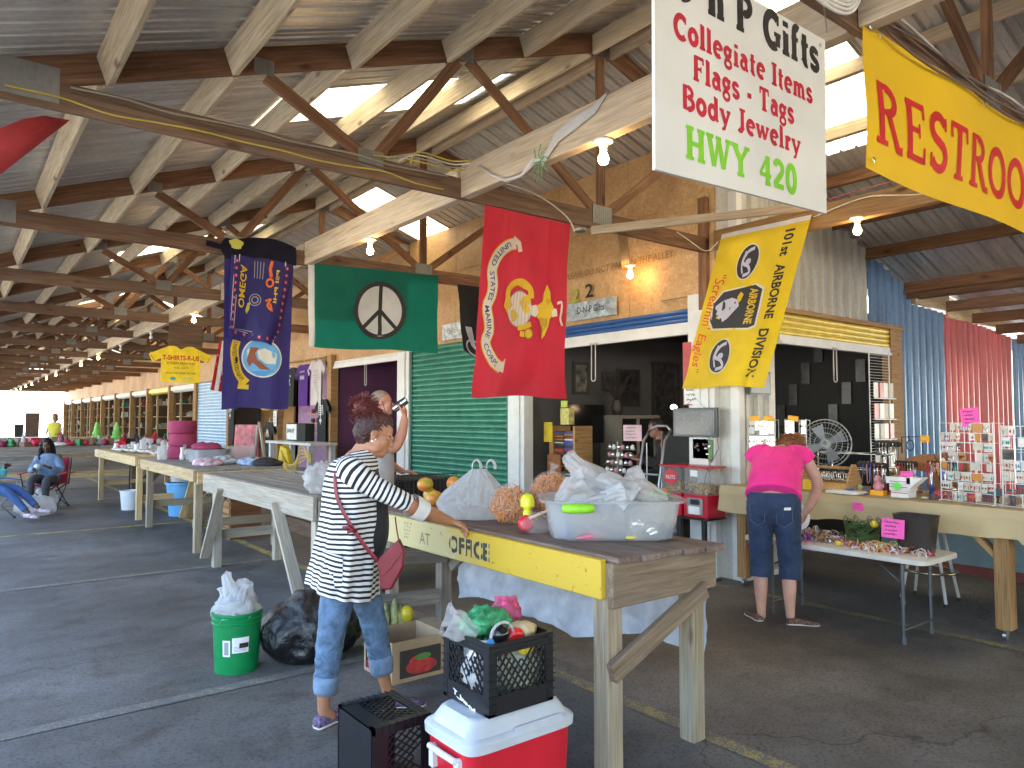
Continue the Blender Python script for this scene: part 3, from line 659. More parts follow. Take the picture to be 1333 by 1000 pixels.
# low roof on the far right
lr = bpy.data.objects.new('side_roof', None); link(lr, kind='structure')
me = corr(.96, .16, .022, 0, 9, -.1 * 9).mesh('roof_sheet'); me.materials.append(GALV)
for k in range(-22, 2): put_mesh('roof_sheet', me, (9.95, 3.2 + .96 * k, 3.50), lr)
for x in (10.32, 11.2, 12.1, 13.0, 13.9, 14.8, 16.2, 17.6):
 board('joist', (x, -8, zlow(x) - .13), (x, 4.38, zlow(x) - .13), .045, .15, W_TRUSS, lr)
board('eave_beam', (9.98, -8, 3.27), (9.98, 4.38, 3.27), .05, .2, W_TRUSS, lr)
for y in (-1.5, -6): bxo('roof_post', 10.2, 10.34, y, y + .14, 0, 3.1, W_POST, lr)
# closed side wall of the market behind the camera's right is open ground; a blue partition stands behind the counter
bp = thing('partition', 'blue painted low partition with dark red base under the jewellery counter', 'partition', (8.35, 2.5, 0))
bxo('panel', 8.33, 8.37, 1.2, 4.0, .1, .9, plain('blue_grey_paint', (.13, .2, .26), .6), bp); bxo('base_board', 8.31, 8.38, 1.2, 4.0, 0, .1, plain('dark_red_paint', (.13, .03, .025), .6), bp)
# ================================================================ shapes and materials for goods
def film(name, col=(.8, .8, .8), alpha=.5, rough=.25, tr=.4):
 if name in MT: return MT[name]
 m, t, P, N, L = nt(name)
 P.inputs['Base Color'].default_value = (*col, 1); P.inputs['Roughness'].default_value = rough; P.inputs['Specular IOR Level'].default_value = .6
 T = N.new('ShaderNodeBsdfTranslucent'); T.inputs[0].default_value = (*col, 1)
 mx = N.new('ShaderNodeMixShader'); mx.inputs[0].default_value = tr; L.new(P.outputs[0], mx.inputs[1]); L.new(T.outputs[0], mx.inputs[2])
 tp = N.new('ShaderNodeBsdfTransparent'); m2 = N.new('ShaderNodeMixShader'); m2.inputs[0].default_value = alpha
 L.new(tp.outputs[0], m2.inputs[1]); L.new(mx.outputs[0], m2.inputs[2]); L.new(m2.outputs[0], N['Material Output'].inputs[0])
 tc = N.new('ShaderNodeTexCoord'); n = noise_n(N, L, 22, 5, tc.outputs['Object'], .65, 1.5); bump(N, L, P, n.outputs[0], .8, .028)
 MT[name] = m; return m
BAGW = film('white_bag_film', (.8, .81, .82), .74); BAGC = film('clear_bag_film', (.85, .85, .86), .2, .04); TUBC = film('clear_tub_plastic', (.75, .78, .8), .36, .12)
def bagmat():
 m, t, P, N, L = nt('black_bag_film'); P.inputs['Base Color'].default_value = (.008, .008, .009, 1); P.inputs['Roughness'].default_value = .16; P.inputs['Specular IOR Level'].default_value = .8
 tc = N.new('ShaderNodeTexCoord'); sub_ = N.new('ShaderNodeVectorMath'); sub_.operation = 'SUBTRACT'; sub_.inputs[1].default_value = (2.03, 4.72, .5); L.new(tc.outputs['Object'], sub_.inputs[0]); nm_ = N.new('ShaderNodeVectorMath'); nm_.operation = 'NORMALIZE'; L.new(sub_.outputs[0], nm_.inputs[0])
 n = noise_n(N, L, 9, 4, nm_.outputs[0], .7, 1.2); n2 = noise_n(N, L, 16, 5, tc.outputs['Object'], .7, 1.5); ad = N.new('ShaderNodeMath'); L.new(n.outputs[0], ad.inputs[0]); L.new(n2.outputs[0], ad.inputs[1]); bump(N, L, P, ad.outputs[0], .8, .012); return m
BAGB = bagmat()
def crumple(mb, amp, sc, seed=0, ridge=True, keep_z=None, lo=0):
 vs = mb.v[lo:]; c = sum((V(p) for p in vs), V()) / len(vs)
 for i in range(lo, len(mb.v)):
  p = V(mb.v[i]); d = p - c
  if d.length < 1e-6: continue
  q = (p + V((seed * 3.1, seed * 1.7, 0))) * sc
  n = noise.fractal(q, 1., 2., 3)
  if ridge: n = .75 - abs(noise.noise(q)) * 2 - abs(noise.noise(q * 2.3 + V((4, 1, 9)))) * .9 + .25 * n
  f_ = amp * n
  if keep_z is not None: f_ *= min(1, max(0, (p.z - keep_z) / .05) * .9 + .1)
  p = p + d.normalized() * f_
  if keep_z is not None and p.z < keep_z: p.z = keep_z
  mb.v[i] = tuple(p)
def _b():pass
def blob(name, mat, c, r, amp=.02, sc=12, seg=40, parent=None, seed=0, floor=None, neck=None):
 b = MB(); b.ball(c, r, seg)
 if neck:
  for i, p in enumerate(b.v):
   t = (p[2] - c[2]) / r[2]
   if t > .2: k = 1 - (t - .2) * neck; b.v[i] = (c[0] + (p[0]-c[0]) * k, c[1] + (p[1]-c[1]) * k, p[2])
 crumple(b, amp, sc, seed, keep_z=floor); return b.obj(name, mat, parent, smooth=True)
def superring(cx, cy, z, rx, ry, n=28, e=4):
 out = []
 for j in range(n):
  a = 2 * pi * j / n; c_, s_ = cos(a), sin(a)
  out.append(V((cx + rx * math.copysign(abs(c_) ** (2/e), c_), cy + ry * math.copysign(abs(s_) ** (2/e), s_), z)))
 return out
def rotm(x, y, z, rz, s=1): return M4.Translation((x, y, z)) @ M4.Rotation(rz, 4, 'Z') @ M4.Scale(s, 4)
# ================================================================ tables
# --- the yellow "OFFICE" table
t1 = thing('market_table', 'weathered wooden table with yellow front board stencilled OFFICE, nearest the camera', 'table', (2.7, 3.5, 0))
YB = None
def yellow_board_mat():
 m, t, P, N, L = nt('yellow_board_paint')
 tc = N.new('ShaderNodeTexCoord'); n = noise_n(N, L, 6, 6, tc.outputs['Object'], .7)
 sx = N.new('ShaderNodeSeparateXYZ'); L.new(tc.outputs['Object'], sx.inputs[0])
 mr = N.new('ShaderNodeMapRange'); mr.inputs[1].default_value = .8; mr.inputs[2].default_value = 1.45; L.new(sx.outputs[0], mr.inputs[0])
 ad = N.new('ShaderNodeMath'); ad.operation = 'MULTIPLY_ADD'; L.new(n.outputs[0], ad.inputs[0]); ad.inputs[1].default_value = 1.1; ad.inputs[2].default_value = -.45
 sm = N.new('ShaderNodeMath'); sm.operation = 'ADD'; sm.use_clamp = True; L.new(mr.outputs[0], sm.inputs[0]); L.new(ad.outputs[0], sm.inputs[1])
 r = ramp(N, [(.35, (.56, .375, .03)), (.85, (.52, .44, .2))]); L.new(sm.outputs[0], r.inputs[0])
 n2 = noise_n(N, L, 18, 5, tc.outputs['Object'], .8); r2 = ramp(N, [(.62, (1, 1, 1)), (.68, (.35, .26, .15))]); L.new(n2.outputs[0], r2.inputs[0])
 mp = N.new('ShaderNodeMapping'); mp.inputs['Scale'].default_value = (3, 60, 60); L.new(tc.outputs['Object'], mp.inputs[0]); n3 = noise_n(N, L, 1, 3, mp.outputs[0])
 L.new(mix(N, L, 1, r.outputs[0], r2.outputs[0], 'MULTIPLY'), P.inputs['Base Color']); P.inputs['Roughness'].default_value = .55; bump(N, L, P, n3.outputs[0], .3, .004); return m
YB = yellow_board_mat()
TOPW = wood('table_top_wood', (.11, .07, .055), (.25, .18, .14), weather=.4, wcol=(.2, .17, .15), rough=.8)
ENDW = wood('end_board_wood', (.15, .1, .062), (.3, .22, .145), weather=.4, wcol=(.2, .17, .14), rough=.85, ring=.7)
board('apron', (2.345, 2.36, .882), (2.345, 4.85, .882), .036, .176, YB, t1)
board('apron', (2.36, 2.335, .855), (3.10, 2.335, .855), .036, .2, ENDW, t1)
board('apron', (2.4, 4.835, .86), (3.10, 4.835, .86), .036, .16, ENDW, t1); board('apron', (3.11, 2.36, .86), (3.11, 4.85, .86), .036, .16, ENDW, t1)
for i in range(5):
 x = 2.44 + i * .148; board('top_plank', (x, 2.29 - .02 * (i % 2) - (.03 if i == 4 else 0), .968 - .002 * i), (x, 4.87 - .03 * (i % 3), .968), .142, .03, TOPW, t1, bevel=.005)
for nm, a, c, w, h, m in (('leg', (2.41, 2.4, 0), (2.41, 2.4, .952), .095, .095, W_LEG), ('leg', (3.0, 2.4, 0), (3.0, 2.4, .95), .09, .09, W_LEG), ('leg', (2.42, 4.76, 0), (2.42, 4.76, .95), .09, .09, W_GREY), ('leg', (3.03, 4.76, 0), (3.03, 4.76, .95), .09, .09, W_GREY)):
 board(nm, a, c, w, h, m, t1, up=(0, 1, 0))
board('brace', (2.36, 2.33, .47), (3.0, 2.315, .76), .038, .09, ENDW, t1); board('brace', (2.95, 4.70, .28), (2.45, 4.70, .30), .036, .11, W_GREY, t1)
board('brace', (2.45, 4.70, .62), (3.02, 4.70, .58), .036, .12, W_GREY, t1); board('brace', (3.06, 4.72, .5), (3.06, 4.2, .84), .036, .12, W_GREY, t1)
b = MB()
def s1(u, v): return (2.3262, u, v)
letters(t1, plain('stencil_ink', (.045, .04, .03), .7, var=.5, scale=40), 'OFFICE', lambda u, v: (2.3262, 3.60 - u, v), 0, .838, .09, .40, .045)
b = MB()
for k in range(6): y = 3.575 - .0725 * k; b.quad(*[(2.3245, y + (.006 if q in (0, 3) else -.006), z) for q, z in enumerate((.835, .835, .93, .93))])
b.obj('stencil_bridge', YB, t1, kind='stuff')
b = MB(); text_into(b, 'AT', lambda u, v: (2.3262, 3.93 - u, v), 0, .835, .075, w=.12, bold=.0); b.obj('stencil_lettering', plain('faded_ink', (.2, .17, .1), .7), t1)
b = MB()
for k in range(5): text_into(b, 'IO'[k % 2] * 3, lambda u, v: (2.3262, 4.12 - u, v), .0, .935 - k * .022, .012, w=.09 - .01 * k)
b.obj('stencil_lettering', plain('faded_ink', (.2, .17, .1), .7), t1)
# stencil gaps: little yellow bridges
# white sheet hung behind the table
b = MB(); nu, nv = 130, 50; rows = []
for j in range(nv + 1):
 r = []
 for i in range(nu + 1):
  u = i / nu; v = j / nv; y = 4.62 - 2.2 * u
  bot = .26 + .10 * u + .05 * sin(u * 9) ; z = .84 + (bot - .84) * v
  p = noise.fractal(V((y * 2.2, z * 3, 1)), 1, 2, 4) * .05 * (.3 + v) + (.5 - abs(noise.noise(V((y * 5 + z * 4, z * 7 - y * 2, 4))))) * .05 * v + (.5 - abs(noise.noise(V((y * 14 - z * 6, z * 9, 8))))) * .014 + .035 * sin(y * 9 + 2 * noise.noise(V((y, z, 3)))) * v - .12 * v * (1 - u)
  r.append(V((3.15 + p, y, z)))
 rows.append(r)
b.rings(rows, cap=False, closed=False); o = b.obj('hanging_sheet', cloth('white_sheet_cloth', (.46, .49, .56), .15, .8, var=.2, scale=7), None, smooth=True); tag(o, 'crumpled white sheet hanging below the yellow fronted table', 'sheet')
def work_table(name, label, x0, x1, y0, y1, z, top, side, leg, planks=6, aleg=False, stretch=True, ap=.14):
 t = thing(name, label, 'table', ((x0+x1)/2, (y0+y1)/2, 0))
 w = (x1 - x0) / planks
 for i in range(planks): board('top_plank', (x0 + w * (i + .5), y0, z - .018 - .0015 * (i % 2)), (x0 + w * (i + .5), y1 - .01 * (i % 3), z - .018), w - .006, .034, top, t)
 board('apron', (x0 - .012, y0 - .005, z - ap/2 - .006), (x0 - .012, y1, z - ap/2 - .006), .036, ap, side, t)
 board('apron', (x0 + .01, y0 - .02, z - ap/2 - .036), (x1, y0 - .02, z - ap/2 - .036), .036, ap, side if not aleg else W_GREY, t)
 board('apron', (x1 + .014, y0, z - ap/2 - .036), (x1 + .014, y1, z - ap/2 - .036), .03, ap, side, t); board('apron', (x0 + .01, y1 - .02, z - ap/2 - .04), (x1, y1 - .02, z - ap/2 - .04), .036, ap, side, t)
 for yy in (y0 + .1, y1 - .25):
  for xx in (x0 + .06, x1 - .06): board('leg', (xx, yy, 0), (xx, yy, z - .038), .085, .085, leg, t, up=(0, 1, 0))
  if stretch:
   board('stretcher', (x0 + .02, yy + .06, .34), (x1 - .02, yy + .06, .34), .036, .1, leg, t)
   board('knee_brace', (x0 + .08, yy + .06, z - .32), (x0 + .28, yy + .06, z - .1), .036, .07, leg, t)
 if aleg:
  board('brace', (x0 - .045, y1 - .18, .1), (x0 - .045, y1 - .75, z - .12), .03, .1, leg, t, up=(1, 0, 0)); board('brace', (x0 - .045, y0 + .1, .06), (x0 - .045, y0 + .75, z - .12), .03, .1, leg, t, up=(1, 0, 0))
 return t
t2 = work_table('market_table', 'empty weathered grey plank table with splayed legs, left of the striped woman', 2.3, 3.08, 5.45, 8.5, 1.0, W_GREY2, W_PALE, W_PALE, 6, True, True, .19)
board('stretcher', (3.1, 5.5, .42), (3.1, 8.3, .42), .036, .16, W_DARK, t2, up=(0, 0, 1))
t3 = work_table('market_table', 'wooden table covered with bins, glassware and a tall burgundy roll', 2.36, 3.42, 9.15, 12.1, 1.0, W_GREY2, W_NEW, W_LEG, 6)
t4 = work_table('market_table', 'pale timber table with red bowl and patterned plates in the row', 2.4, 3.3, 12.7, 16.6, 1.0, W_NEW, W_NEW, W_NEW, 6)
t5 = work_table('market_table', 'dark grey long table with christmas goods behind the seated woman', .6, 4.4, 18.6, 19.7, 1.0, W_GREY, W_GREY, W_NEW, 7)
t6 = work_table('market_table', 'pale table far down the aisle past the christmas goods', 2.6, 5.2, 29, 30.2, .95, W_NEW, W_NEW, W_NEW, 5, ap=.1)
t7 = work_table('market_table', 'far table at the left edge with dark boxes on it', .4, 3.0, 27, 28.2, 1.0, W_GREY, W_GREY, W_GREY, 5, ap=.1)
# ---------------------------------------------------------------- things on the yellow table
RX, RY = .79, -.612      # horizontal right of the view
# clear tub
tub = thing('storage_tub', 'clear plastic tub full of white bags with lime green handle', 'tub', (2.79, 2.76, .985), atan2(RY, RX) - .0)
Wt = W[tub.name]
b = MB(); prof = [(.30, .19, 0), (.315, .2, .01), (.345, .225, .185), (.375, .25, .19), (.378, .253, .203), (.36, .238, .205), (.338, .218, .19), (.305, .19, .012)]
b.rings([[Wt @ p for p in superring(0, 0, z, x, y, 40, 5)] for x, y, z in prof], cap=True); b.obj('tub_body', TUBC, tub, smooth=True, auto=40)
LIME = plain('lime_plastic', (.25, .6, .02), .35)
b = MB(); b.tube([Wt @ V((x, -.262 - .012 * (1 - (x + .19) ** 2 / .007), .185 - .012)) for x in (-.27, -.265, -.22, -.19, -.15, -.115, -.11)], [.004, .021, .025, .026, .025, .021, .004], 10); b.obj('handle', LIME, tub, smooth=True)
def wpt(x, y, z): return tuple(Wt @ V((x, y, z)))
def bagthing(label, mat, c, r, amp, sc, seed, cat='bag', name='plastic_bag', floor=None, neck=None, group=None):
 o = blob(name, mat, c, r, amp, sc, 36, None, seed, floor, neck); return tag(o, label, cat, group)
BAGM = film('milky_bag_film', (.82, .82, .83), .5, .1)
bagthing('white bag bundle filling the left end of the clear tub', BAGW, wpt(-.17, 0, .11), (.13, .14, .10), .045, 13, 1)
bagthing('white bag bundle in the middle of the clear tub', BAGM, wpt(.03, -.02, .11), (.13, .13, .10), .045, 12, 2)
bagthing('cream bag bundle filling the right end of the clear tub', film('cream_film', (.8, .74, .62), .8), wpt(.21, .02, .1), (.11, .13, .09), .04, 14, 3)
FOIL = plain('foil', (.75, .74, .72), .25, 1); bagthing('crumpled silver foil ball inside the clear tub', FOIL, wpt(.12, -.16, .08), (.045, .04, .045), .014, 40, 4, 'foil', 'foil_ball')
bagthing('smaller crumpled foil piece at the tub front', FOIL, wpt(.19, -.165, .05), (.035, .03, .028), .012, 40, 5, 'foil', 'foil_ball')
bagthing('blue object in the left bottom of the tub', plain('blue_item', (.05, .1, .3), .4), wpt(-.24, -.13, .04), (.04, .03, .035), .01, 20, 6, 'packet', 'packet')
bagthing('dark blue object in the right bottom of the tub', plain('navy_item', (.02, .04, .1), .4), wpt(.27, -.12, .04), (.07, .04, .03), .012, 20, 7, 'packet', 'packet')
bagthing('pink strip object along the tub bottom', plain('pink_item', (.7, .2, .3), .4), wpt(-.1, -.17, .025), (.12, .02, .015), .006, 20, 8, 'packet', 'packet')
bagthing('yellow strip object at the bottom front of the tub', plain('yel_item', (.8, .6, .1), .4), wpt(.1, -.175, .02), (.06, .015, .01), .004, 20, 9, 'packet', 'packet')
# standing clear bag opening above the tub
def film_cone(label, mat, base, tip, r0, r1, seed, n=22, seg=30, fold=.35, name='plastic_bag'):
 b = MB(); p0, p1 = V(base), V(tip); ax = (p1 - p0); L = ax.length; ax.normalize(); s_ = V((0, 0, 1)).cross(ax)
 s_ = s_.normalized() if s_.length > .01 else V((1, 0, 0)); u_ = ax.cross(s_); rs = []
 for i in range(n):
  t = i / (n - 1); r = r0 * (1 - t) + r1 * t; r *= 1 + .15 * sin(3 * t + seed)
  ring = []
  for j in range(seg):
   a = 2 * pi * j / seg; k = 1 + fold * noise.noise(V((cos(a) * 1.6 + seed, sin(a) * 1.6, t * 2.2))) + .1 * noise.noise(V((cos(a) * 6, sin(a) * 6 + seed, t * 7)))
   ring.append(p0 + ax * (L * t + .03 * L * sin(2 * a + seed) * t) + s_ * (r * k * cos(a)) + u_ * (r * k * .62 * sin(a)))
  rs.append(ring)
 b.rings(rs, cap=False); return b.obj(name, mat, None, smooth=True)
tag(film_cone('x', BAGM, wpt(.0, .02, .2), wpt(-.22, .05, .42), .15, .07, 2.2, 30, 44, .5), 'clear open plastic bag standing up out of the tub', 'bag')
for k, (p, q, r0_, r1_, sd, m_) in enumerate(((( -.26, -.05, .19), (-.1, -.1, .3), .09, .13, 5.1, BAGM), ((.12, -.1, .19), (-.05, -.03, .3), .11, .07, 7.3, BAGW), ((.0, .08, .19), (.2, .05, .29), .09, .12, 9.2, BAGM), ((.26, -.06, .19), (.1, -.08, .27), .08, .09, 3.3, BAGM), ((-.1, -.12, .18), (.06, -.16, .25), .06, .08, 8.8, BAGW))):
 tag(film_cone('x', m_, wpt(*p), wpt(*q), r0_, r1_, sd, 26, 44, .7), ('leftmost', 'middle', 'rear', 'right hand', 'front')[k] + ' crumpled sheet of plastic film heaped on the tub', 'bag')
bagthing('loose clear wrap spread over the tub top', BAGM, wpt(.0, .0, .2), (.22, .15, .06), .06, 10, 12)
bagthing('cream paper wrap on the right side of the tub', film('cream_film', (.8, .74, .62), .8), wpt(.14, .05, .23), (.12, .1, .045), .04, 15, 13)
LEAFY = plain('leafy_green', (.25, .4, .08), .6, var=.5, scale=40)
bagthing('green and orange snack packet on the right of the tub', LEAFY, wpt(.25, .02, .215), (.09, .05, .018), .01, 25, 14, 'packet', 'snack_packet')
b = MB(); b.ball(wpt(.29, -.01, .24), (.018, .014, .008), 8); tag(b.obj('orange_tag', plain('orange_red', (.8, .15, .03), .5)), 'small orange tag lying on the green packet in the tub', 'tag')
# grocery bag with loop handles
def grocery(label, c, r, h, mat, seed, rz=0, loops=True, name='grocery_bag'):
 b = MB(); rs = []; n = 40; m = rotm(c[0], c[1], c[2], rz)
 for i in range(n):
  t = i / (n - 1); k = (1.0 + .16 * sin(t * pi)) * (1 - .8 * max(0, (t - .3) / .7) ** 1.1); ring = []
  for j in range(72):
   a = 2 * pi * j / 72; f_ = 1 + .22 * noise.noise(V((cos(a) * 2.5 + seed, sin(a) * 2.5, t * 1.3))) * (.5 + t) + .16 * (.5 - abs(noise.noise(V((cos(a) * 4 + t * 2, sin(a) * 4 - t * 3, seed))))) + .10 * sin(a * 9 + seed + 3 * noise.noise(V((t * 3, a, seed)))) * t + .06 * sin(a * 17 + 9 * noise.noise(V((t * 2, a * 2, 3)))) * (t + .2) + .10 * (.4 - abs(noise.noise(V((cos(a) * 9, sin(a) * 9, t * 5 + seed)))))
   ring.append(m @ V((r[0] * k * f_ * cos(a) + .12 * r[0] * t, r[1] * k * f_ * sin(a), h * t * (1 + .0 * a))))
  rs.append(ring)
 b.rings(rs, cap=True); o = b.obj(name, mat, None, smooth=True)
 if loops:
  for sx, lean in ((-.01, .0), (.03, .05)):
   b = MB(); top = V((r[0] * .12, 0, h * .97)); pts = []
   for k in range(13):
    a = pi * 1.35 * k / 12 - .3; pts.append(m @ (top + V((sx + lean + .028 * cos(a), .01 * k / 12, .045 * sin(a) + .02))))
   b.tube(pts, [(.012, .003)] * 13, 6); b.obj('handle', mat, o, smooth=True)
 return tag(o, label, 'bag')
grocery('white grocery bag with loop handles beside the woman\'s hand', (2.63, 3.78, .985), (.19, .13), .3, BAGW, 1.3, atan2(RY, RX))
# bags of orange curls
CURL = plain('orange_snack', (.72, .28, .05), .55, var=.25, scale=60)
def curls(label, c, r, seed, n=260):
 random.seed(seed); t = thing('snack_bag', label, 'snack bag', c)
 b = MB()
 for k in range(n):
  d = V((random.gauss(0, 1), random.gauss(0, 1), random.gauss(0, 1))).normalized() * random.uniform(.86, 1.02)
  p = V((c[0] + d.x * r[0], c[1] + d.y * r[1], c[2] + d.z * r[2])); R_ = Euler((random.random()*6, random.random()*6, random.random()*6)).to_matrix(); q = random.uniform(.012, .017)
  b.tube([p + R_ @ V((q * cos(a), q * sin(a), .003 * a)) for a in [2*pi*i/8 for i in range(8)]], .0042, 5)
 b.obj('orange_curls', CURL, t, smooth=True, kind='stuff')
 b = MB(); b.ball(c, (r[0] * .84, r[1] * .84, r[2] * .84), 18); crumple(b, .01, 40); b.obj('snack_core', plain('snack_dark', (.38, .13, .02), .7, var=.4, scale=50), t, smooth=True)
 o = blob('bag_film', BAGC, c, (r[0] + .02, r[1] + .02, r[2] + .02), .016, 16, 34, t, seed)
 b = MB(); tz = c[2] + r[2]; b.tube([(c[0], c[1], tz), (c[0] + .01, c[1], tz + .03), (c[0] + .02, c[1] - .01, tz + .07)], [.03, .012, .035], 12, cap=False); b.obj('bag_neck', BAGC, t, smooth=True)
 return t
curls('clear bag of orange snack curls, front one beside the grocery bag', (2.66, 3.46, 1.09), (.1, .095, .1), 3)
curls('clear bag of orange snack curls, rear one behind the yellow bottle', (2.98, 3.45, 1.12), (.14, .1, .13), 4, 330)
pb = thing('pump_bottle', 'yellow dome topped plastic bottle in front of the orange snacks', 'bottle', (2.62, 3.24, .985))
YPL = plain('yellow_plastic', (.72, .68, .03), .3); m_ = M4.Translation((2.62, 3.24, .985))
b = MB(); b.lathe([(.022, 0), (.026, .003), (.026, .09), (.02, .1), (.024, .105), (.024, .115)], 18, m_); b.obj('bottle_body', YPL, pb, smooth=True, auto=40)
b = MB(); b.lathe([(.033, .115), (.04, .118), (.041, .15), (.036, .172), (.024, .186), (.006, .192)], 18, m_); b.obj('dome_cap', YPL, pb, smooth=True, auto=40)
rt = thing('wrapped_toy', 'red round candy in clear wrap lying in front of the tub', 'candy', (2.53, 3.13, 1.0))
b = MB(); b.ball((2.52, 3.13, 1.03), (.05, .035, .045), 20); b.obj('red_disc', plain('shiny_red', (.7, .02, .04), .2), rt, smooth=True)
b = MB(); b.tube([(2.52, 3.10, 1.06), (2.66, 3.08, 1.1), (2.8, 3.1, 1.15)], .009, 8); b.obj('stick', plain('tan_stick', (.7, .45, .3), .4), rt, smooth=True)
blob('wrap_film', BAGC, (2.56, 3.08, 1.03), (.1, .07, .05), .025, 18, 26, rt, 5)
MANGO = None
def mango_mat():
 m, t, P, N, L = nt('mango_skin'); tc = N.new('ShaderNodeTexCoord'); oi = N.new('ShaderNodeObjectInfo')
 n = noise_n(N, L, 9, 2, tc.outputs['Object']); r = ramp(N, [(.35, (.16, .25, .03)), (.5, (.5, .36, .04)), (.66, (.62, .16, .03))]); L.new(n.outputs[0], r.inputs[0]); L.new(r.outputs[0], P.inputs['Base Color']); P.inputs['Roughness'].default_value = .35; return m
MANGO = mango_mat(); mp_ = [((2.78, 4.62, 1.12), 'ripe mango on top left of the little pile by the green door'), ((2.96, 4.52, 1.125), 'ripe orange mango on top right of the pile beside the bag'), ((2.78, 4.5, 1.03), 'green mango low in front of the pile'), ((2.95, 4.42, 1.03), 'small green mango low beside the grocery bag'), ((2.86, 4.68, 1.03), 'mango at the back of the pile')]
for k, (p, lab) in enumerate(mp_):
 b = MB(); b.ball(p, (.062 + .006 * (k % 2), .052, .052), 18, M4.Rotation(k * 1.3, 4, 'Z') @ M4.Rotation(.3 * k, 4, 'Y')); tag(b.obj('mango', MANGO, smooth=True), lab, 'mango', 'mangoes piled on the yellow table')
bagthing('clear plastic bag bundle behind the striped woman on the grey table', BAGM, (2.42, 5.6, 1.1), (.15, .12, .14), .05, 13, 31, floor=1.001)
# ---------------------------------------------------------------- crates, cooler, box, bucket, bag on the floor
CR = plain('crate_plastic', (.011, .011, .013), .32, var=.2, scale=30)
def make_crate(label, M):
 t = thing('milk_crate', label, 'milk crate', tuple(M.translation)); S, H = .165, .28
 b = MB(); b.bx(-S, S, -S, S, 0, .012)
 for x in [-.12 + .03 * i for i in range(9)]: pass
 def tr(b): b.v = [tuple(M @ V(p)) for p in b.v]; return b
 tr(b).obj('base', CR, t)
 for sx in (-1, 1):
  for sy in (-1, 1):
   b = MB(); b.bx(min(sx*S, sx*(S-.03)), max(sx*S, sx*(S-.03)), min(sy*S, sy*(S-.012)), max(sy*S, sy*(S-.012)), 0, H); b.bx(min(sx*S, sx*(S-.012)), max(sx*S, sx*(S-.012)), min(sy*(S-.0121), sy*(S-.03)), max(sy*(S-.0121), sy*(S-.03)), 0, H)
   for k in range(9):
    z = .015 + k * .031; b.bx(min(sx*(S+.006), sx*(S-.035)), max(sx*(S+.006), sx*(S-.035)), min(sy*(S+.006), sy*(S-.014)), max(sy*(S+.006), sy*(S-.014)), z, z + .004)
   tr(b).obj('corner_post', CR, t)
 for q in range(4):
  R_ = M4.Rotation(q * pi / 2, 4, 'Z'); b = MB(); d = S - .002
  for z0, z1 in ((0, .075), (.235, .245), (.252, .262), (.27, .28)): b.bx(-S + .03, S - .03, -d - (.002 if z0 > .2 else 0), -d + .008, z0, z1)
  b.bx(-S + .03, S - .03, -d + .002, -d + .006, .235, .28)
  b.bx(-S+.03, -S + .04, -d - .001, -d + .009, .07, .24); b.bx(S - .04, S - .03, -d - .001, -d + .009, .07, .24)
  n = 8; wd = 2 * S - .08; z0, z1 = .075, .238; hgt = z1 - z0; st = wd / n
  cut = lambda x, z: abs(x) < .05 and z > .2     # hand hole
  for sgn in (1, -1):
   for k in range(-6, n + 7):
    xa = -wd/2 + k * st; xb = xa + sgn * hgt * .75; za, zb = z0, z1
    pts = []
    for i in range(13):
     f_ = i / 12; x, z = xa + (xb - xa) * f_, za + (zb - za) * f_
     if abs(x) <= wd/2 and not cut(x, z): pts.append((x, z))
    if len(pts) > 1: b.beam((pts[0][0], -d + .004 + .001 * sgn, pts[0][1]), (pts[-1][0], -d + .004 + .001 * sgn, pts[-1][1]), .006, .006)
  b.v = [tuple(R_ @ V(p)) for p in b.v]; tr(b).obj('side_lattice', CR, t)
 return t
c1 = make_crate('black milk crate full of groceries standing on the red cooler', M4.Translation((1.872, 2.515, .432)))
b = MB(); text_into(b, 'T_bw-nd', lambda u, v: (1.7045, 2.60 - u, .448 + v - .25 * u), 0, .015, .02, w=.16, bold=.05); b.obj('scratched_print', WHITE, c1)
c2 = make_crate('empty black milk crate lying on its side beside the cooler', M4.Translation((1.42, 2.93, .165)) @ M4.Rotation(pi/2, 4, 'Y'))
# crate contents
NETG = plain('green_net', (.05, .3, .12), .45, var=.4, scale=60)
def rb(name, label, mat, c, r, amp, sc, seed, cat): o = blob(name, mat, c, r, amp, sc, 30, None, seed); return tag(o, label, cat)
rb('mesh_bag', 'green mesh bag of vegetables on top of the crate', NETG, (1.86, 2.58, .73), (.115, .075, .05), .04, 26, 3, 'bag')
rb('snack_packet', 'pink and yellow snack packet standing in the crate', plain('pink_packet', (.75, .08, .2), .25, var=.5, scale=25), (1.985, 2.6, .745), (.05, .04, .055), .02, 22, 5, 'packet')
rb('snack_packet', 'red packet at the front corner of the crate', plain('red_packet', (.7, .02, .02), .3), (1.89, 2.43, .70), (.05, .03, .03), .012, 25, 6, 'packet')
rb('paper_wrap', 'tan wrapped parcel at the crate right side', plain('tan_wrap', (.5, .38, .2), .5), (1.96, 2.46, .705), (.06, .05, .03), .02, 15, 7, 'parcel')
def bottle(name, label, mat, c, r, h, cap, cat='bottle', capm=None, tilt=None):
 t = thing(name, label, cat, c); m = M4.Translation(c) @ (tilt or M4.Identity(4)); b = MB()
 b.lathe([(r*.9, 0), (r, h*.03), (r, h*.6), (r*.75, h*.74), (r*.36, h*.86), (r*.34, h*.9)], 16, m); b.obj('bottle_body', mat, t, smooth=True, auto=45)
 b = MB(); b.lathe([(r*.42, h*.9), (r*.42, h), (r*.1, h*1.005)], 12, m); b.obj('bottle_cap', capm or WHITE, t, smooth=True, auto=45); return t
bottle('plastic_bottle', 'white bottle with blue label leaning at the crate left corner', WHITE, (1.75, 2.52, .61), .035, .16, 0, capm=plain('blue_cap', (.05, .25, .6), .4), tilt=M4.Rotation(.9, 4, 'X'))
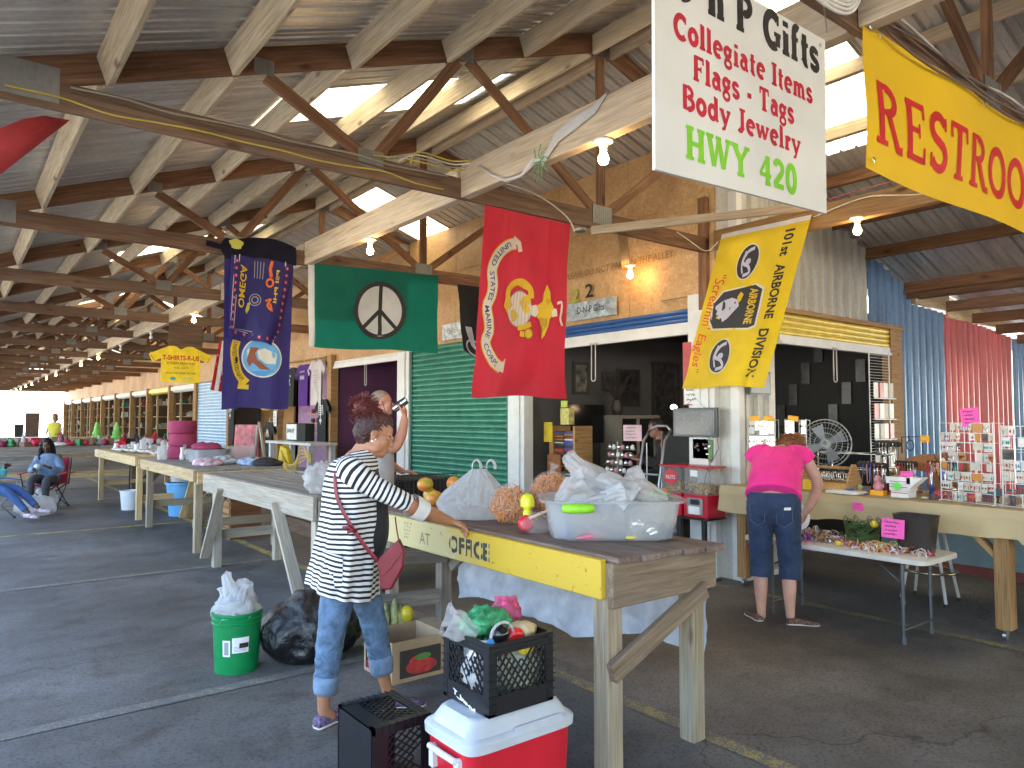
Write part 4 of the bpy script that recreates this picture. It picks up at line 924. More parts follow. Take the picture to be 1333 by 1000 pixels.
tag(film_cone('x', BAGM, (1.78, 2.56, .70), (1.68, 2.62, .76), .07, .1, 3.4, 20, 36, .7), 'clear wrapper edge sticking up at the left of the crate', 'wrapper'); tag(film_cone('x', film('pink_film', (.75, .15, .3), .9), (1.97, 2.58, .72), (1.99, 2.62, .81), .06, .05, 1.4, 20, 36, .6), 'crinkled pink packet end standing in the crate', 'packet')
b = MB(); b.ball((1.82, 2.43, .72), (.042, .038, .04), 18); o = b.obj('round_jar', plain('black_gloss', (.01, .01, .01), .1), smooth=True); tag(o, 'shiny black round object with clear handle in the crate', 'jar')
b = MB(); b.tube([(1.82 + .058 * cos(a), 2.415, .715 + .055 * sin(a)) for a in [pi * i / 14 for i in range(15)]], .006, 8); b.obj('clear_handle', film('clear_hard', (.8, .8, .82), .6), o, smooth=True)
rb('plastic_bag', 'white plastic bag low inside the crate', BAGW, (1.77, 2.5, .56), (.055, .1, .11), .03, 14, 8, 'bag')
rb('plastic_bag', 'pale green bag filling the crate behind the lattice', plain('sage_film', (.42, .42, .3), .3, var=.5, scale=30), (1.92, 2.46, .55), (.1, .09, .1), .025, 16, 9, 'bag')
rb('snack_packet', 'yellow packet with a red label behind the crate hand hole', plain('yellow_packet', (.8, .6, .05), .3, var=.3, scale=30), (1.93, 2.395, .655), (.04, .018, .028), .008, 25, 10, 'packet')
# cooler
ck = thing('cooler', 'red cooler chest with white lid under the black crate', 'cooler', (1.86, 2.49, 0))
REDC = plain('cooler_red', (.55, .012, .025), .35, var=.08); WC = plain('cooler_lid_white', (.5, .52, .54), .4, var=.1)
cx, cy = 1.868, 2.495; b = MB(); prof = [(.24, .145, 0), (.25, .155, .01), (.262, .168, .325), (.255, .16, .33)]
b.rings([superring(cx, cy, z, x, y, 40, 9) for x, y, z in prof]); b.obj('cooler_body', REDC, ck, smooth=True, auto=35)
b = MB(); prof = [(.265, .172, .318), (.278, .185, .322), (.28, .187, .355), (.272, .18, .365), (.255, .163, .372), (.225, .135, .42), (.215, .126, .4285), (.2, .11, .4295)]
b.rings([superring(cx, cy, z, x, y, 44, 8) for x, y, z in prof]); b.obj('lid', WC, ck, smooth=True, auto=35)
b = MB(); b.prism([(cx - .06, cy - .188, .352), (cx + .2, cy - .188, .352), (cx + .19, cy - .165, .377), (cx - .05, cy - .165, .377)], (0, -.004, .004)); b.obj('lid_grip', WC, ck, bevel=.003)
b = MB(); b.tube([(cx - .252, cy + .09, .275), (cx - .285, cy + .09, .285), (cx - .29, cy, .287), (cx - .285, cy - .09, .285), (cx - .252, cy - .09, .275)], .013, 10); b.bx(cx - .28, cx - .255, cy + .075, cy + .105, .2, .285); b.bx(cx - .28, cx - .255, cy - .105, cy - .075, .2, .285); b.obj('handle', WHITE, ck, smooth=True, auto=40)
# cardboard box
CARD = plain('cardboard', (.42, .29, .17), .8, var=.12); BKP = plain('black_print', (.03, .025, .022), .5); 
bxT = thing('cardboard_box', 'open cardboard produce box with dark printed sides and red tomatoes', 'box', (2.34, 4.14, 0), .05)
x0, x1, y0, y1, h = 2.16, 2.54, 3.96, 4.33, .25
for nm, a in (('side_panel', (x0, x1, y0, y0 + .008, 0, h)), ('side_panel', (x0, x1, y1 - .008, y1, 0, h)), ('side_panel', (x0, x0 + .008, y0 + .0085, y1 - .0085, 0, h)), ('side_panel', (x1 - .008, x1, y0 + .0085, y1 - .0085, 0, h)), ('bottom', (x0 + .009, x1 - .009, y0 + .009, y1 - .009, .002, .01))): bxo(nm, *a, CARD, bxT)
bxo('rim_flap', x0 - .003, x1 + .003, y0 - .004, y0 - .0005, h - .045, h + .003, CARD, bxT); bxo('rim_flap', x0 - .004, x0 - .0005, y0, y1, h - .045, h + .003, CARD, bxT)
bxo('side_flap', x1 - .01, x1 + .12, y0 + .02, y1 - .02, h, h + .006, CARD, bxT)
RT = plain('tomato_print', (.5, .03, .03), .5, var=.4, scale=30); GT = plain('leaf_print', (.1, .25, .05), .5, var=.3); CT = plain('cream_print', (.62, .55, .4), .5)
fA = lambda d: (lambda u, v: (x0 + u, y0 - .0045 - d, v)); fB = lambda d: (lambda u, v: (x0 - .0045 - d, y1 - u, v))
b = MB(); b.quad(fA(0)(.05, .03), fA(0)(.34, .03), fA(0)(.34, .195), fA(0)(.05, .195)); b.quad(fB(0)(.03, .03), fB(0)(.34, .03), fB(0)(.34, .195), fB(0)(.03, .195)); b.obj('print_panel', BKP, bxT)
b = MB(); disc_into(b, .2, .085, .11, .045, fA(.0006), 2, 20); disc_into(b, .16, .11, .05, .04, fA(.0008), 2, 16); disc_into(b, .13, .06, .09, .035, fB(.0006), 2, 16); b.obj('tomato_print', RT, bxT)
b = MB(); disc_into(b, .21, .14, .06, .02, fA(.001), 2, 12); disc_into(b, .12, .12, .03, .03, fB(.001), 2, 12); b.obj('leaf_print', GT, bxT)
b = MB(); disc_into(b, .13, .12, .08, .06, fB(.0004), 2, 16); b.obj('cream_print', CT, bxT)
b = MB(); b.quad(fB(.0008)(.27, .1), fB(.0008)(.285, .1), fB(.0008)(.285, .17), fB(.0008)(.27, .17)); b.obj('hand_slot', INK, bxT)
# husk bundle and yellow pepper behind the box
hk = thing('corn_bundle', 'pile of pale green corn husks with a yellow pepper behind the box', 'vegetables', (2.45, 4.75, 0)); random.seed(5)
HUSK = plain('husk', (.36, .38, .16), .6, var=.4, scale=25)
for k in range(9):
 x, y = 2.38 + .07 * (k % 4) - .02 * (k // 4), 4.62 + .09 * (k // 4); z = .02 + .02 * (k % 3)
 b = MB(); b.tube([(x, y, z), (x + .01, y, z + .1), (x + .02 * random.uniform(-1, 1), y, z + .2), (x + .03 * random.uniform(-1, 1), y + .02, z + .27)], [.02, .036, .03, .008], 8); b.obj('corn_ear', HUSK, hk, smooth=True)
b = MB(); b.ball((2.62, 4.6, .22), (.05, .05, .06), 14); b.obj('yellow_pepper', plain('pepper', (.7, .55, .03), .3), hk, smooth=True)
# bucket
bk = thing('bucket', 'green plastic bucket with white labels and a white bag stuffed inside', 'bucket', (1.52, 4.84, 0)); m_ = M4.Translation((1.52, 4.84, 0)); GB = plain('green_bucket_plastic', (.0, .2, .055), .35)
b = MB(); b.lathe([(.128, 0), (.132, .004), (.146, .3), (.152, .302), (.153, .31), (.147, .315), (.148, .33), (.154, .332), (.155, .342), (.149, .347), (.151, .36), (.157, .362), (.157, .375), (.146, .376), (.14, .36), (.126, .02)], 40, m_); b.obj('bucket_body', GB, bk, smooth=True, auto=35)
def curved(lab, a0, a1, z0, z1, mat, nm='label_sticker', rr=.0012):
 b = MB(); n = 10; r = lambda z: .132 + .014 * z / .3 + rr
 rows = [[V((1.52 + r(z) * cos(a0 + (a1 - a0) * i / n), 4.84 + r(z) * sin(a0 + (a1 - a0) * i / n), z)) for i in range(n + 1)] for z in (z0, z1)]; b.rings(rows, cap=False, closed=False); return b.obj(nm, mat, bk)
va = atan2(-4.84, -1.52)
curved('', va - .62, va - .28, .12, .22, PAPER); curved('', va - .2, va + .52, .14, .235, PAPER); curved('', va + .1, va + .5, .17, .2, INK, 'label_print', .0022); curved('', va - .55, va - .35, .13, .21, plain('grey_print', (.3, .3, .3), .6), 'label_print', .0022)
for k in range(4): curved('', va - .12, va + .4, .15 + .009 * k, .153 + .009 * k, plain('grey_print', (.3, .3, .3), .6), 'label_print', .0022)
bagthing('crumpled white bag stuffed into the green bucket', BAGW, (1.52, 4.84, .38), (.135, .13, .1), .045, 11, 44)
for k, (q, r_, sd) in enumerate((((-.07, .02, .23), .05, 2.1), ((.05, -.02, .17), .07, 6.5), ((.0, .06, .14), .08, 4.2))): tag(film_cone('x', BAGW, (1.52, 4.84, .38), (1.52 + q[0], 4.84 + q[1], .38 + q[2]), .1, r_, sd, 24, 40, .6), ('tall torn corner', 'right fold', 'rear fold')[k] + ' of the white bag in the green bucket', 'bag')
# black refuse bag
rbag = blob('refuse_bag', BAGB, (1.99, 4.78, .2), (.33, .27, .25), .026, 6, 110, None, 11, 0.006, neck=.35); tag(rbag, 'full black refuse bag slumped beside the green bucket', 'refuse bag')
b = MB(); b.tube([(2.04, 4.65, .40), (2.06, 4.63, .43), (2.12, 4.6, .425), (2.1, 4.58, .4)], [.012, .018, .014, .006], 8); b.obj('blue_tie', plain('blue_tape', (.02, .2, .6), .4), rbag, smooth=True)
b = MB(); b.tube([(2.0, 4.75, .36), (2.04, 4.72, .42), (2.1, 4.7, .47), (2.13, 4.7, .5)], [.07, .035, .02, .035], 12); crumple(b, .01, 40); b.obj('gathered_neck', BAGB, rbag, smooth=True)
# ================================================================ signs
T0, T1Y, T2Y, T4Y = TY[5], TY[6], TY[7], TY[9]
SG = plain('sign_white_enamel', (.66, .63, .56), .45, var=.07, scale=3); CR_RED = plain('sign_red', (.5, .012, .03), .4, bmp=0); SGRN = plain('sign_green', (.2, .52, .02), .4, bmp=0); SBLK = plain('sign_black', (.02, .018, .016), .4, bmp=0)
sg = thing('hanging_sign', 'white square sign reading Gifts, Collegiate Items, Flags, Tags, Body Jewelry, HWY 420', 'sign', (2.33, T0 - .05, 2.43))
ys = T0 - .045; b = MB(); b.prism([(1.755, ys, 2.388), (2.785, ys, 2.425), (2.80, ys, 3.145), (1.76, ys, 3.13)], (0, .012, 0)); b.obj('sign_panel', SG, sg)
fS = lambda u, v, d: (u * .973, ys - .0006 - d, 1.6 + (v - 1.6) * .973)
for s_, m_, x, w, z, h, st in (('DnP Gifts', SBLK, 1.9, .93, 3.03, .145, .26), ('Collegiate Items', CR_RED, 1.9, .87, 2.885, .088, .24), ('Flags - Tags', CR_RED, 2.0, .63, 2.765, .09, .24), ('Body Jewelry', CR_RED, 1.94, .735, 2.65, .085, .24), ('HWY 420', SGRN, 1.955, .69, 2.482, .115, .24)):
 if s_ == 'DnP Gifts': s_ = 'D n P Gifts'
 slab_into(None, s_, fS, x, z, h, w, st, par=sg, mat=m_)
b = MB()
for x in (1.79, 2.76): b.lathe([(.008, 0), (.008, .003), (.002, .005)], 8, M4.Translation((x, ys - .001, 3.11)) @ M4.Rotation(pi/2, 4, 'X'))
b.obj('screw', STEEL, sg); b = MB(); b.tube([(1.84, ys + .006, 3.19), (1.84, ys + .02, 3.32)], .003, 6); b.tube([(2.83, ys + .006, 3.19), (2.83, ys + .02, 3.32)], .003, 6); b.obj('hanger_wire', STEEL, sg)
rs_ = thing('banner', 'yellow vinyl banner with tall red RESTROOMS lettering', 'banner', (4.5, T0 - .05, 2.69))
VY = plain('yellow_vinyl', (.78, .48, .01), .38, var=.05, scale=2); b = MB(); nx = 40
def ban(u, v, d=0): return (3.115 + 2.76 * u, ys - .004 - d + .012 * sin(u * 14) * (1 - v) + .006 * sin(v * 7 + u * 5), 3.345 - .01 * sin(pi * min(1, u * 2.2)) * 0 - v * .66 - .012 * sin(u * 9) * v)
b.rings([[V(ban(i / nx, j / 10)) for i in range(nx + 1)] for j in range(11)], cap=False, closed=False); b.obj('banner_sheet', VY, rs_, smooth=True)
slab_into(None, 'RESTROOMS', lambda u, v, d: ban((u - 3.115) / 2.76, (3.345 - v) / .66, .003 + d), 3.2, 2.82, .29, 2.42, .165, par=rs_, mat=plain('banner_red', (.58, .015, .02), .4, bmp=0))
b = MB()
for x, z in ((3.15, 3.31), (3.23, 3.30), (3.15, 2.72), (4.4, 3.30)): b.lathe([(.012, 0), (.012, .002), (.006, .004)], 10, M4.Translation((x, ys - .02, z)) @ M4.Rotation(pi/2, 4, 'X'))
b.obj('grommet', STEEL, rs_)
# ================================================================ flags
def make_flag(label, P4, mat, waves=(.03, 5, 1.3), n=None, name='flag', nrm=(0, -1, 0), cat='flag', curl=0):
 """P4 = TL, TR, BR, BL ; returns thing and fn(u,v,d) with u across, v down (0..1)"""
 TL, TR, BR, BL = [V(p) for p in P4]; N_ = V(nrm)
 def fn(u, v, d=0):
  p = (TL * (1-u) + TR * u) * (1-v) + (BL * (1-u) + BR * u) * v
  amp = waves[0] * (.15 + v)
  w = amp * (sin(u * waves[1] * 2 + 1.5 * v + waves[2]) * .7 + .8 * noise.noise(V((u * 4 + waves[2] * 3, v * 3, 1.7))) + .45 * (.4 - abs(noise.noise(V((u * 5 + v * 2, v * 4 - u, waves[2])))))) - .004 * math.exp(-((v % .333 - .166) / .008) ** 2) - .004 * math.exp(-((u % .5 - .25) / .01) ** 2) + .006 * sin(u * 21 + v * 3 + waves[2]) * v
  return tuple(p + N_ * (w + d) + V((0, 0, -.012 * sin(u * 7 + waves[2]) * v)))
 t = thing(name, label, cat, tuple((TL + TR) / 2)); b = MB(); k = 44
 b.rings([[V(fn(i / k, j / k)) for i in range(k + 1)] for j in range(k + 1)], cap=False, closed=False); b.obj('flag_cloth', mat, t, smooth=True)
 return t, fn
fy = lambda q: q - .045
# peace flag
PG = cloth('peace_green', (.0, .17, .115), .45, .7); fl, fn = make_flag('green flag with black and white peace symbol under the second truss', [(3.2, T2Y-.04, 3.34), (4.86, T2Y-.04, 3.40), (4.84, T2Y-.04, 2.42), (3.2, T2Y-.04, 2.4)], PG, (.05, 3, .4))
b = MB(); b.rings([[V(fn(-.03 + .045 * i / 3, j / 20, .004)) for i in range(4)] for j in range(21)], cap=False, closed=False); b.obj('header_tape', cloth('white_tape', (.7, .7, .68), .3), fl, smooth=True)
b = MB(); b.rings([[V(fn(.01 + .73 * i / 24, .0 + .66 * j / 14, -.02)) for i in range(25)] for j in range(15)], cap=False, closed=False); b.obj('second_layer', PG, fl, smooth=True)
PC = (.52, .51); RU, RV = .195, .335; PF = lambda d: (lambda u, v: fn(u, v, d))
b = MB(); disc_into(b, PC[0], PC[1], RU, RV, PF(.004), 8, 40); b.obj('white_disc', cloth('flag_white', (.72, .72, .7), .3), fl, smooth=True)
b = MB(); disc_into(b, PC[0], PC[1], RU * 1.08, RV * 1.08, PF(.007), 3, 48, r0=.84)
for dx, dy in ((0, -1), (0, 1), (-.72, .7), (.72, .7)):
 n = 10; ribbon(b, [(PC[0] + RU * dx * i / n * .95, PC[1] + RV * dy * i / n * .95) for i in range(n + 1)], .03 if dx == 0 else .036, PF(.0075 + .0005 * abs(dx) + .0003 * dy))
b.obj('peace_symbol', INK, fl, smooth=True)
# marine corps flag
MR_ = cloth('marine_red', (.55, .008, .03), .35, .55); fl, fn = make_flag('tall red United States Marine Corps flag hanging from the truss', [(3.33, T1Y-.04, 3.29), (4.25, T1Y-.04, 3.29), (4.15, T1Y-.04, 1.78), (3.2, T1Y-.04, 1.77)], MR_, (.05, 2.2, 1.1))
GOLD = cloth('flag_gold', (.72, .47, .02), .2); CREAM = cloth('flag_cream', (.74, .68, .55), .25); GD = plain('gold_dark', (.25, .13, .01), .6, bmp=0)
PF = lambda d: (lambda u, v: fn(u, v, d))
def smooth_pts(P_, n=8):
 out = []
 for i in range(len(P_) - 1):
  p0 = P_[max(i-1, 0)]; p1 = P_[i]; p2 = P_[i+1]; p3 = P_[min(i+2, len(P_)-1)]
  for k in range(n):
   t = k / n; out.append(tuple(.5 * ((2*p1[j]) + (-p0[j]+p2[j])*t + (2*p0[j]-5*p1[j]+4*p2[j]-p3[j])*t*t + (-p0[j]+3*p1[j]-3*p2[j]+p3[j])*t**3) for j in (0, 1)))
 return out + [tuple(P_[-1])]
RB = smooth_pts([(.36, .175), (.27, .195), (.17, .25), (.12, .33), (.14, .41), (.13, .47), (.09, .53), (.12, .60), (.13, .655), (.10, .71), (.13, .765), (.21, .815), (.31, .845)])
ax_ = (.95, 1.5)    # metric size of the flag
def curve_text(b, s, pts, h, fnm, s0=.0, s1=1., bold=0):
 """letters along a path given in (u,v); tops point to the right of travel's left side"""
 m_ = [V((p[0] * ax_[0], p[1] * ax_[1])) for p in pts]; L = [0]
 for i in range(1, len(m_)): L.append(L[-1] + (m_[i] - m_[i-1]).length)
 tot = L[-1]; vs, fs = text_mesh(s, bold); x0 = min(v[0] for v in vs); x1 = max(v[0] for v in vs); out = []
 for (x, y) in vs:
  q = (s0 + (s1 - s0) * (x - x0) / (x1 - x0)) * tot; i = max(0, min(len(m_) - 2, next((k for k in range(len(L) - 1) if L[k+1] >= q), len(m_) - 2)))
  t = (q - L[i]) / max(L[i+1] - L[i], 1e-6); p = m_[i].lerp(m_[i+1], t); d = (m_[i+1] - m_[i]).normalized(); nn = V((d.y, -d.x))
  p = p + nn * ((y / .73 - .5) * h); out.append(fnm(p.x / ax_[0], p.y / ax_[1]))
 b.add(out, fs)
def urib(b, pts, w, f): 
 g = lambda x, y: f(x / ax_[0], y / ax_[1]); ribbon(b, [(p[0] * ax_[0], p[1] * ax_[1]) for p in pts], w, g)
b = MB(); urib(b, RB, .098, PF(.004)); b.obj('ribbon_edge', GOLD, fl)
b = MB(); urib(b, RB, .08, PF(.006)); urib(b, [(.33, .15), (.40, .17), (.42, .215)], .05, PF(.0065)); urib(b, [(.28, .86), (.35, .82), (.33, .87)], .045, PF(.0065)); b.obj('ribbon', CREAM, fl)
b = MB(); curve_text(b, 'UNITED  STATES  MARINE  CORPS', RB, .045, PF(.009), .05, .95, .01); b.obj('ribbon_lettering', plain('ribbon_ink', (.05, .03, .12), .6, bmp=0), fl)
gc = (.47, .525); b = MB(); disc_into(b, gc[0], gc[1], .145, .098, PF(.006), 5, 32); b.obj('globe', CREAM, fl)
b = MB()
for k in range(-3, 4):
 u = gc[0] + k * .038; hv = .098 * sqrt(max(0, 1 - (k * .038 / .145) ** 2)); ribbon(b, [(u, gc[1] - hv), (u, gc[1] + hv)], .005, PF(.0075))
disc_into(b, gc[0], gc[1], .148, .1, PF(.0078), 1, 32, r0=.95); b.obj('globe_lines', plain('globe_grey', (.35, .3, .28), .6, bmp=0), fl)
b = MB(); fill_poly(b, [(.50, .46), (.56, .44), (.6, .47), (.57, .5), (.6, .53), (.55, .55), (.50, .51), (.47, .49)], PF(.009), 1); fill_poly(b, [(.37, .54), (.42, .53), (.47, .56), (.44, .59), (.40, .6), (.38, .57)], PF(.009), 1)
urib(b, smooth_pts([(.37, .52), (.31, .47), (.32, .42), (.40, .385), (.50, .38), (.58, .41), (.60, .46)]), .055, PF(.0085)); fill_poly(b, [(.27, .52), (.29, .43), (.34, .5), (.33, .56)], PF(.0095), 1); fill_poly(b, [(.42, .4), (.5, .36), (.62, .42), (.56, .42)], PF(.0097), 1)
urib(b, smooth_pts([(.47, .63), (.55, .62), (.62, .6)]), .045, PF(.0085)); urib(b, smooth_pts([(.50, .66), (.56, .66), (.62, .64)]), .045, PF(.0088)); disc_into(b, .60, .655, .05, .03, PF(.0095), 2, 14)
# eagle, wings up and down
fill_poly(b, [(.66, .50), (.72, .47), (.73, .42), (.755, .37), (.79, .41), (.80, .46), (.83, .49), (.84, .53), (.80, .56), (.79, .60), (.76, .66), (.735, .68), (.73, .62), (.70, .57), (.66, .55)], PF(.0085), 1)
b.obj('gold_emblem', GOLD, fl)
b = MB()
for k in range(7): ribbon(b, [(.72 + .012 * k, .43 + .004 * k), (.70 + .012 * k, .50)], .004, PF(.0105)); ribbon(b, [(.70 + .012 * k, .56), (.725 + .008 * k, .65 - .008 * k)], .004, PF(.0105))
for k in range(6): ribbon(b, [(.33 + .03 * k, .415 - .004 * k), (.345 + .03 * k, .455 - .006 * k)], .004, PF(.0108))
disc_into(b, .60, .655, .052, .032, PF(.0109), 1, 14, r0=.8); b.obj('emblem_lines', GD, fl)
b = MB(); fill_poly(b, [(.61, .50), (.66, .49), (.69, .53), (.66, .56), (.61, .55)], PF(.011), 1); fill_poly(b, [(.81, .50), (.87, .50), (.88, .54), (.82, .55)], PF(.011), 1); urib(b, smooth_pts([(.87, .47), (.92, .46), (.93, .5), (.92, .55), (.95, .59)]), .022, PF(.0115)); b.obj('eagle_white', CREAM, fl)
# navy flag (behind) and dark blue flag with the chain border (in front)
NAVY = cloth('navy_blue', (.03, .022, .13), .4, .7); NAVY2 = cloth('deep_blue', (.025, .02, .15), .35, .6)
fl, fn = make_flag('navy blue United States Navy flag with round ship seal, behind the bordered flag', [(2.24, T2Y-.06, 3.32), (2.98, T2Y-.06, 3.3), (2.93, T2Y-.06, 1.71), (2.25, T2Y-.06, 1.70)], NAVY, (.05, 2.5, 2.2)); ax_ = (.72, 1.6)
PF = lambda d: (lambda u, v: fn(u, v, d))
b = MB(); RB = smooth_pts([(.2, .56), (.17, .62), (.19, .69), (.23, .76), (.28, .8), (.37, .84)]); urib(b, RB, .09, PF(.004)); urib(b, [(.3, .8), (.27, .86), (.40, .865)], .05, PF(.0045)); b.obj('ribbon', GOLD, fl)
b = MB(); curve_text(b, 'UNITED STATES NAVY', RB, .045, PF(.008), .04, .9, .01); b.obj('ribbon_lettering', INK, fl)
b = MB(); disc_into(b, .57, .665, .28, .125, PF(.004), 5, 36); b.obj('seal', cloth('seal_blue', (.16, .42, .68), .25), fl)
b = MB(); disc_into(b, .57, .665, .29, .13, PF(.005), 1, 36, r0=.93); fill_poly(b, [(.5, .62), (.6, .6), (.78, .63), (.76, .7), (.62, .7), (.52, .67)], PF(.006), 1); fill_poly(b, [(.36, .62), (.42, .6), (.41, .65), (.37, .66)], PF(.006), 1); b.obj('seal_white', CREAM, fl)
b = MB(); fill_poly(b, [(.36, .69), (.4, .6), (.52, .6), (.47, .64), (.5, .68), (.6, .71), (.7, .74), (.55, .74), (.47, .71), (.44, .7), (.4, .73)], PF(.0075), 1); b.obj('seal_eagle', cloth('seal_brown', (.25, .07, .03), .1), fl)
b = MB(); fill_poly(b, [(.42, .76), (.6, .75), (.74, .74), (.62, .785), (.5, .785)], PF(.007), 1); b.obj('seal_sea', cloth('seal_dark', (.08, .28, .5), .1), fl)
fl, fn = make_flag('dark blue flag with red chain border and gold lettering draped over the truss', [(2.3, T2Y-.10, 3.3), (2.95, T2Y-.10, 3.28), (2.83, T2Y-.10, 2.36), (2.27, T2Y-.10, 2.46)], NAVY2, (.045, 4.5, .3)); ax_ = (.6, .9)
PF = lambda d: (lambda u, v: fn(u, v, d))
b = MB()
for k in range(5): b.rings([[V((2.06 + .95 * i / 20, T2Y - .032 - .06 * (k % 2 == 0) * 0 - .03 - .012 * sin(i * .9 + k), 3.40 + .11 * (1 - k / 2) * (.25 if i < 4 else 1) * (1 if i < 20 else .9) - .03 * sin(i * .35))) for i in range(21)] for k in range(5)], cap=False, closed=False)
b.obj('draped_band', cloth('band_dark', (.012, .009, .03), .1), fl, smooth=True)
BW = cloth('border_white', (.55, .52, .6), .2); BRD = cloth('border_red', (.42, .02, .04), .2)
bord = [(.09, .02), (.06, .93), (.42, .93)], [(.5, .95), (.93, .94), (.92, .02)]
b = MB()
for pts in bord: urib(b, [(p[0] - .03, p[1] - .02) for p in pts], .008, PF(.0035)); urib(b, [(p[0] + .04 * (1 if pts is bord[0] else -1), p[1] - .04) for p in pts], .008, PF(.0036))
b.obj('border_line', BW, fl); b = MB(); b2 = MB()
for pts in bord:
 for i in range(2):
  a, c = pts[i], pts[i+1]; L = sqrt(((a[0]-c[0]) * .6) ** 2 + ((a[1]-c[1]) * .9) ** 2); n = max(2, int(L / .075))
  for k in range(n):
   t = (k + .5) / n; u, v = a[0] + (c[0]-a[0]) * t, a[1] + (c[1]-a[1]) * t; disc_into(b, u, v, .032, .026, PF(.006), 1, 8); disc_into(b2, u, v, .012, .01, PF(.0085), 1, 6)
b.obj('chain_links', BRD, fl); b2.obj('chain_dots', BW, fl)
b = MB(); text_into(b, 'OMEGA', lambda u, v: fn(.16 + v, .62 - u, .006), 0, 0, .11, w=.52, bold=.02); text_into(b, 'PSI PHI', lambda u, v: fn(.80 - v * .6, .1 + u, .006), 0, 0, .09, w=.4, bold=.02); b.obj('gold_lettering', GOLD, fl)
ORG = cloth('flag_orange', (.75, .16, .02), .2)
b = MB(); disc_into(b, .66, .27, .07, .06, PF(.006), 2, 20, r0=.55); urib(b, [(.66, .0), (.64, .1), (.67, .2)], .03, PF(.0065)); urib(b, smooth_pts([(.62, .5), (.7, .47), (.66, .55), (.74, .6), (.7, .52)]), .02, PF(.0065)); b.obj('orange_emblem', ORG, fl)
b = MB(); disc_into(b, .45, .5, .1, .075, PF(.006), 1, 24, r0=.85); disc_into(b, .45, .5, .06, .045, PF(.006), 1, 20, r0=.7)
for k in range(4): ribbon(b, [(.38 + .05 * k, .03), (.40 + .045 * k, .24)], .014, PF(.006))
b.obj('grey_emblem', cloth('emblem_grey', (.3, .28, .33), .1), fl); b = MB(); fill_poly(b, [(.33, .55), (.38, .53), (.37, .62), (.33, .68), (.3, .64)], PF(.007), 1); 
bb = (2.35, T2Y - .105, 3.42); disc_into(b, 0, 0, .07, .055, lambda u, v: (bb[0] + u * (1 + .25 * sin(v * 90)), bb[1], bb[2] + v), 3, 14); b.obj('bulldog_gold', cloth('bulldog', (.5, .48, .08), .1), fl)
# US flag partly behind the navy flag, black flag behind the marine flag
fl, fn = make_flag('striped United States flag partly hidden behind the navy flag', [(4.0, T4Y-.04, 3.05), (4.42, T4Y-.04, 3.05), (4.42, T4Y-.04, 2.02), (3.86, T4Y-.04, 2.14)], cloth('stripe_white', (.72, .7, .7), .3), (.04, 3, 1)); PF = lambda d: (lambda u, v: fn(u, v, d)); b = MB()
for k in range(4): ribbon(b, [(.04 + .27 * k, j / 8) for j in range(9)], .12, PF(.004)); 
b.obj('red_stripes', cloth('stripe_red', (.5, .02, .04), .3), fl)
fl, fn = make_flag('black flag with white profile emblem half hidden by the red flag', [(5.14, T2Y-.04, 3.32), (6.1, T2Y-.04, 3.34), (6.05, T2Y-.04, 2.1), (5.24, T2Y-.04, 2.5)], cloth('flag_black', (.012, .012, .013), .1), (.06, 3, 2)); PF = lambda d: (lambda u, v: fn(u, v, d)); b = MB()
fill_poly(b, [(.08, .62), (.2, .6), (.25, .72), (.3, .9), (.2, .86), (.12, .74)], PF(.004), 1); disc_into(b, .25, .88, .16, .12, PF(.005), 1, 20, r0=.8); b.obj('white_emblem', BW, fl)
# airborne flag
AY = cloth('airborne_yellow', (.78, .54, .01), .35, .6); fl, fn = make_flag('yellow 101st Airborne Division flag hanging slanted from the header beam', [(6.13, 4.46, 3.45), (6.13, 3.50, 3.44), (6.05, 3.94, 1.90), (6.05, 4.90, 1.92)], AY, (.05, 2.5, .8), nrm=(-1, 0, 0)); PF = lambda d: (lambda u, v: fn(u, v, d)); ax_ = (.96, 1.52)
b = MB(); b.rings([[V(fn(i / 20, .0 + .028 * j, .003)) for i in range(21)] for j in range(2)], cap=False, closed=False); b.obj('header_tape', cloth('white_tape', (.7, .7, .68), .3), fl)
b = MB()
def down(b, s, u0, v0, v1, h, d=.005, bold=0, slant=0): text_into(b, s, lambda a, c: fn(u0 + c + slant * a, v0 + a, d), 0, 0, h, w=v1 - v0, bold=bold)
for s_, u0, v0, v1, h in (('101st', .765, .06, .215, .105), ('AIRBORNE', .75, .26, .585, .115), ('DIVISION', .735, .645, .94, .125)): letters(fl, INK, s_, lambda a, c: fn(u0 + c, v0 + a, .005), 0, 0, h, v1 - v0, .03)
b = MB(); text_into(b, '"Screamin\'', lambda a, c: fn(.085 + c + .25 * c - .12 * a, .26 + a + .18 * c, .005), 0, 0, .1, w=.34); text_into(b, 'Eagles"', lambda a, c: fn(.04 + c + .1 * c, .64 + a + .18 * c, .005), 0, 0, .1, w=.24); b.obj('script_lettering', plain('script_red', (.65, .05, .01), .5, bmp=0), fl)
for cu, cv, ru, rv in ((.42, .215, .115, .105), (.36, .80, .105, .105)):
 b = MB(); disc_into(b, cu, cv, ru * 1.1, rv * 1.07, PF(.004), 3, 32); b.obj('oval_rim', CREAM, fl); b = MB(); disc_into(b, cu, cv, ru, rv, PF(.006), 3, 32); b.obj('oval', INK, fl)
 b = MB(); ribbon(b, smooth_pts([(cu + .05, cv - .08), (cu - .02, cv - .06), (cu - .05, cv), (cu + .02, cv + .03), (cu + .05, cv + .07), (cu - .02, cv + .085)]), .022, PF(.009)); ribbon(b, smooth_pts([(cu - .04, cv - .07), (cu - .06, cv), (cu - .03, cv + .07)]), .014, PF(.0093)); disc_into(b, cu + .01, cv, .03, .02, PF(.0096), 1, 12); b.obj('badge_wings', BW, fl)
sh = [(.22, .385), (.58, .37), (.66, .40), (.66, .62), (.60, .635), (.2, .615), (.14, .56), (.14, .45)]
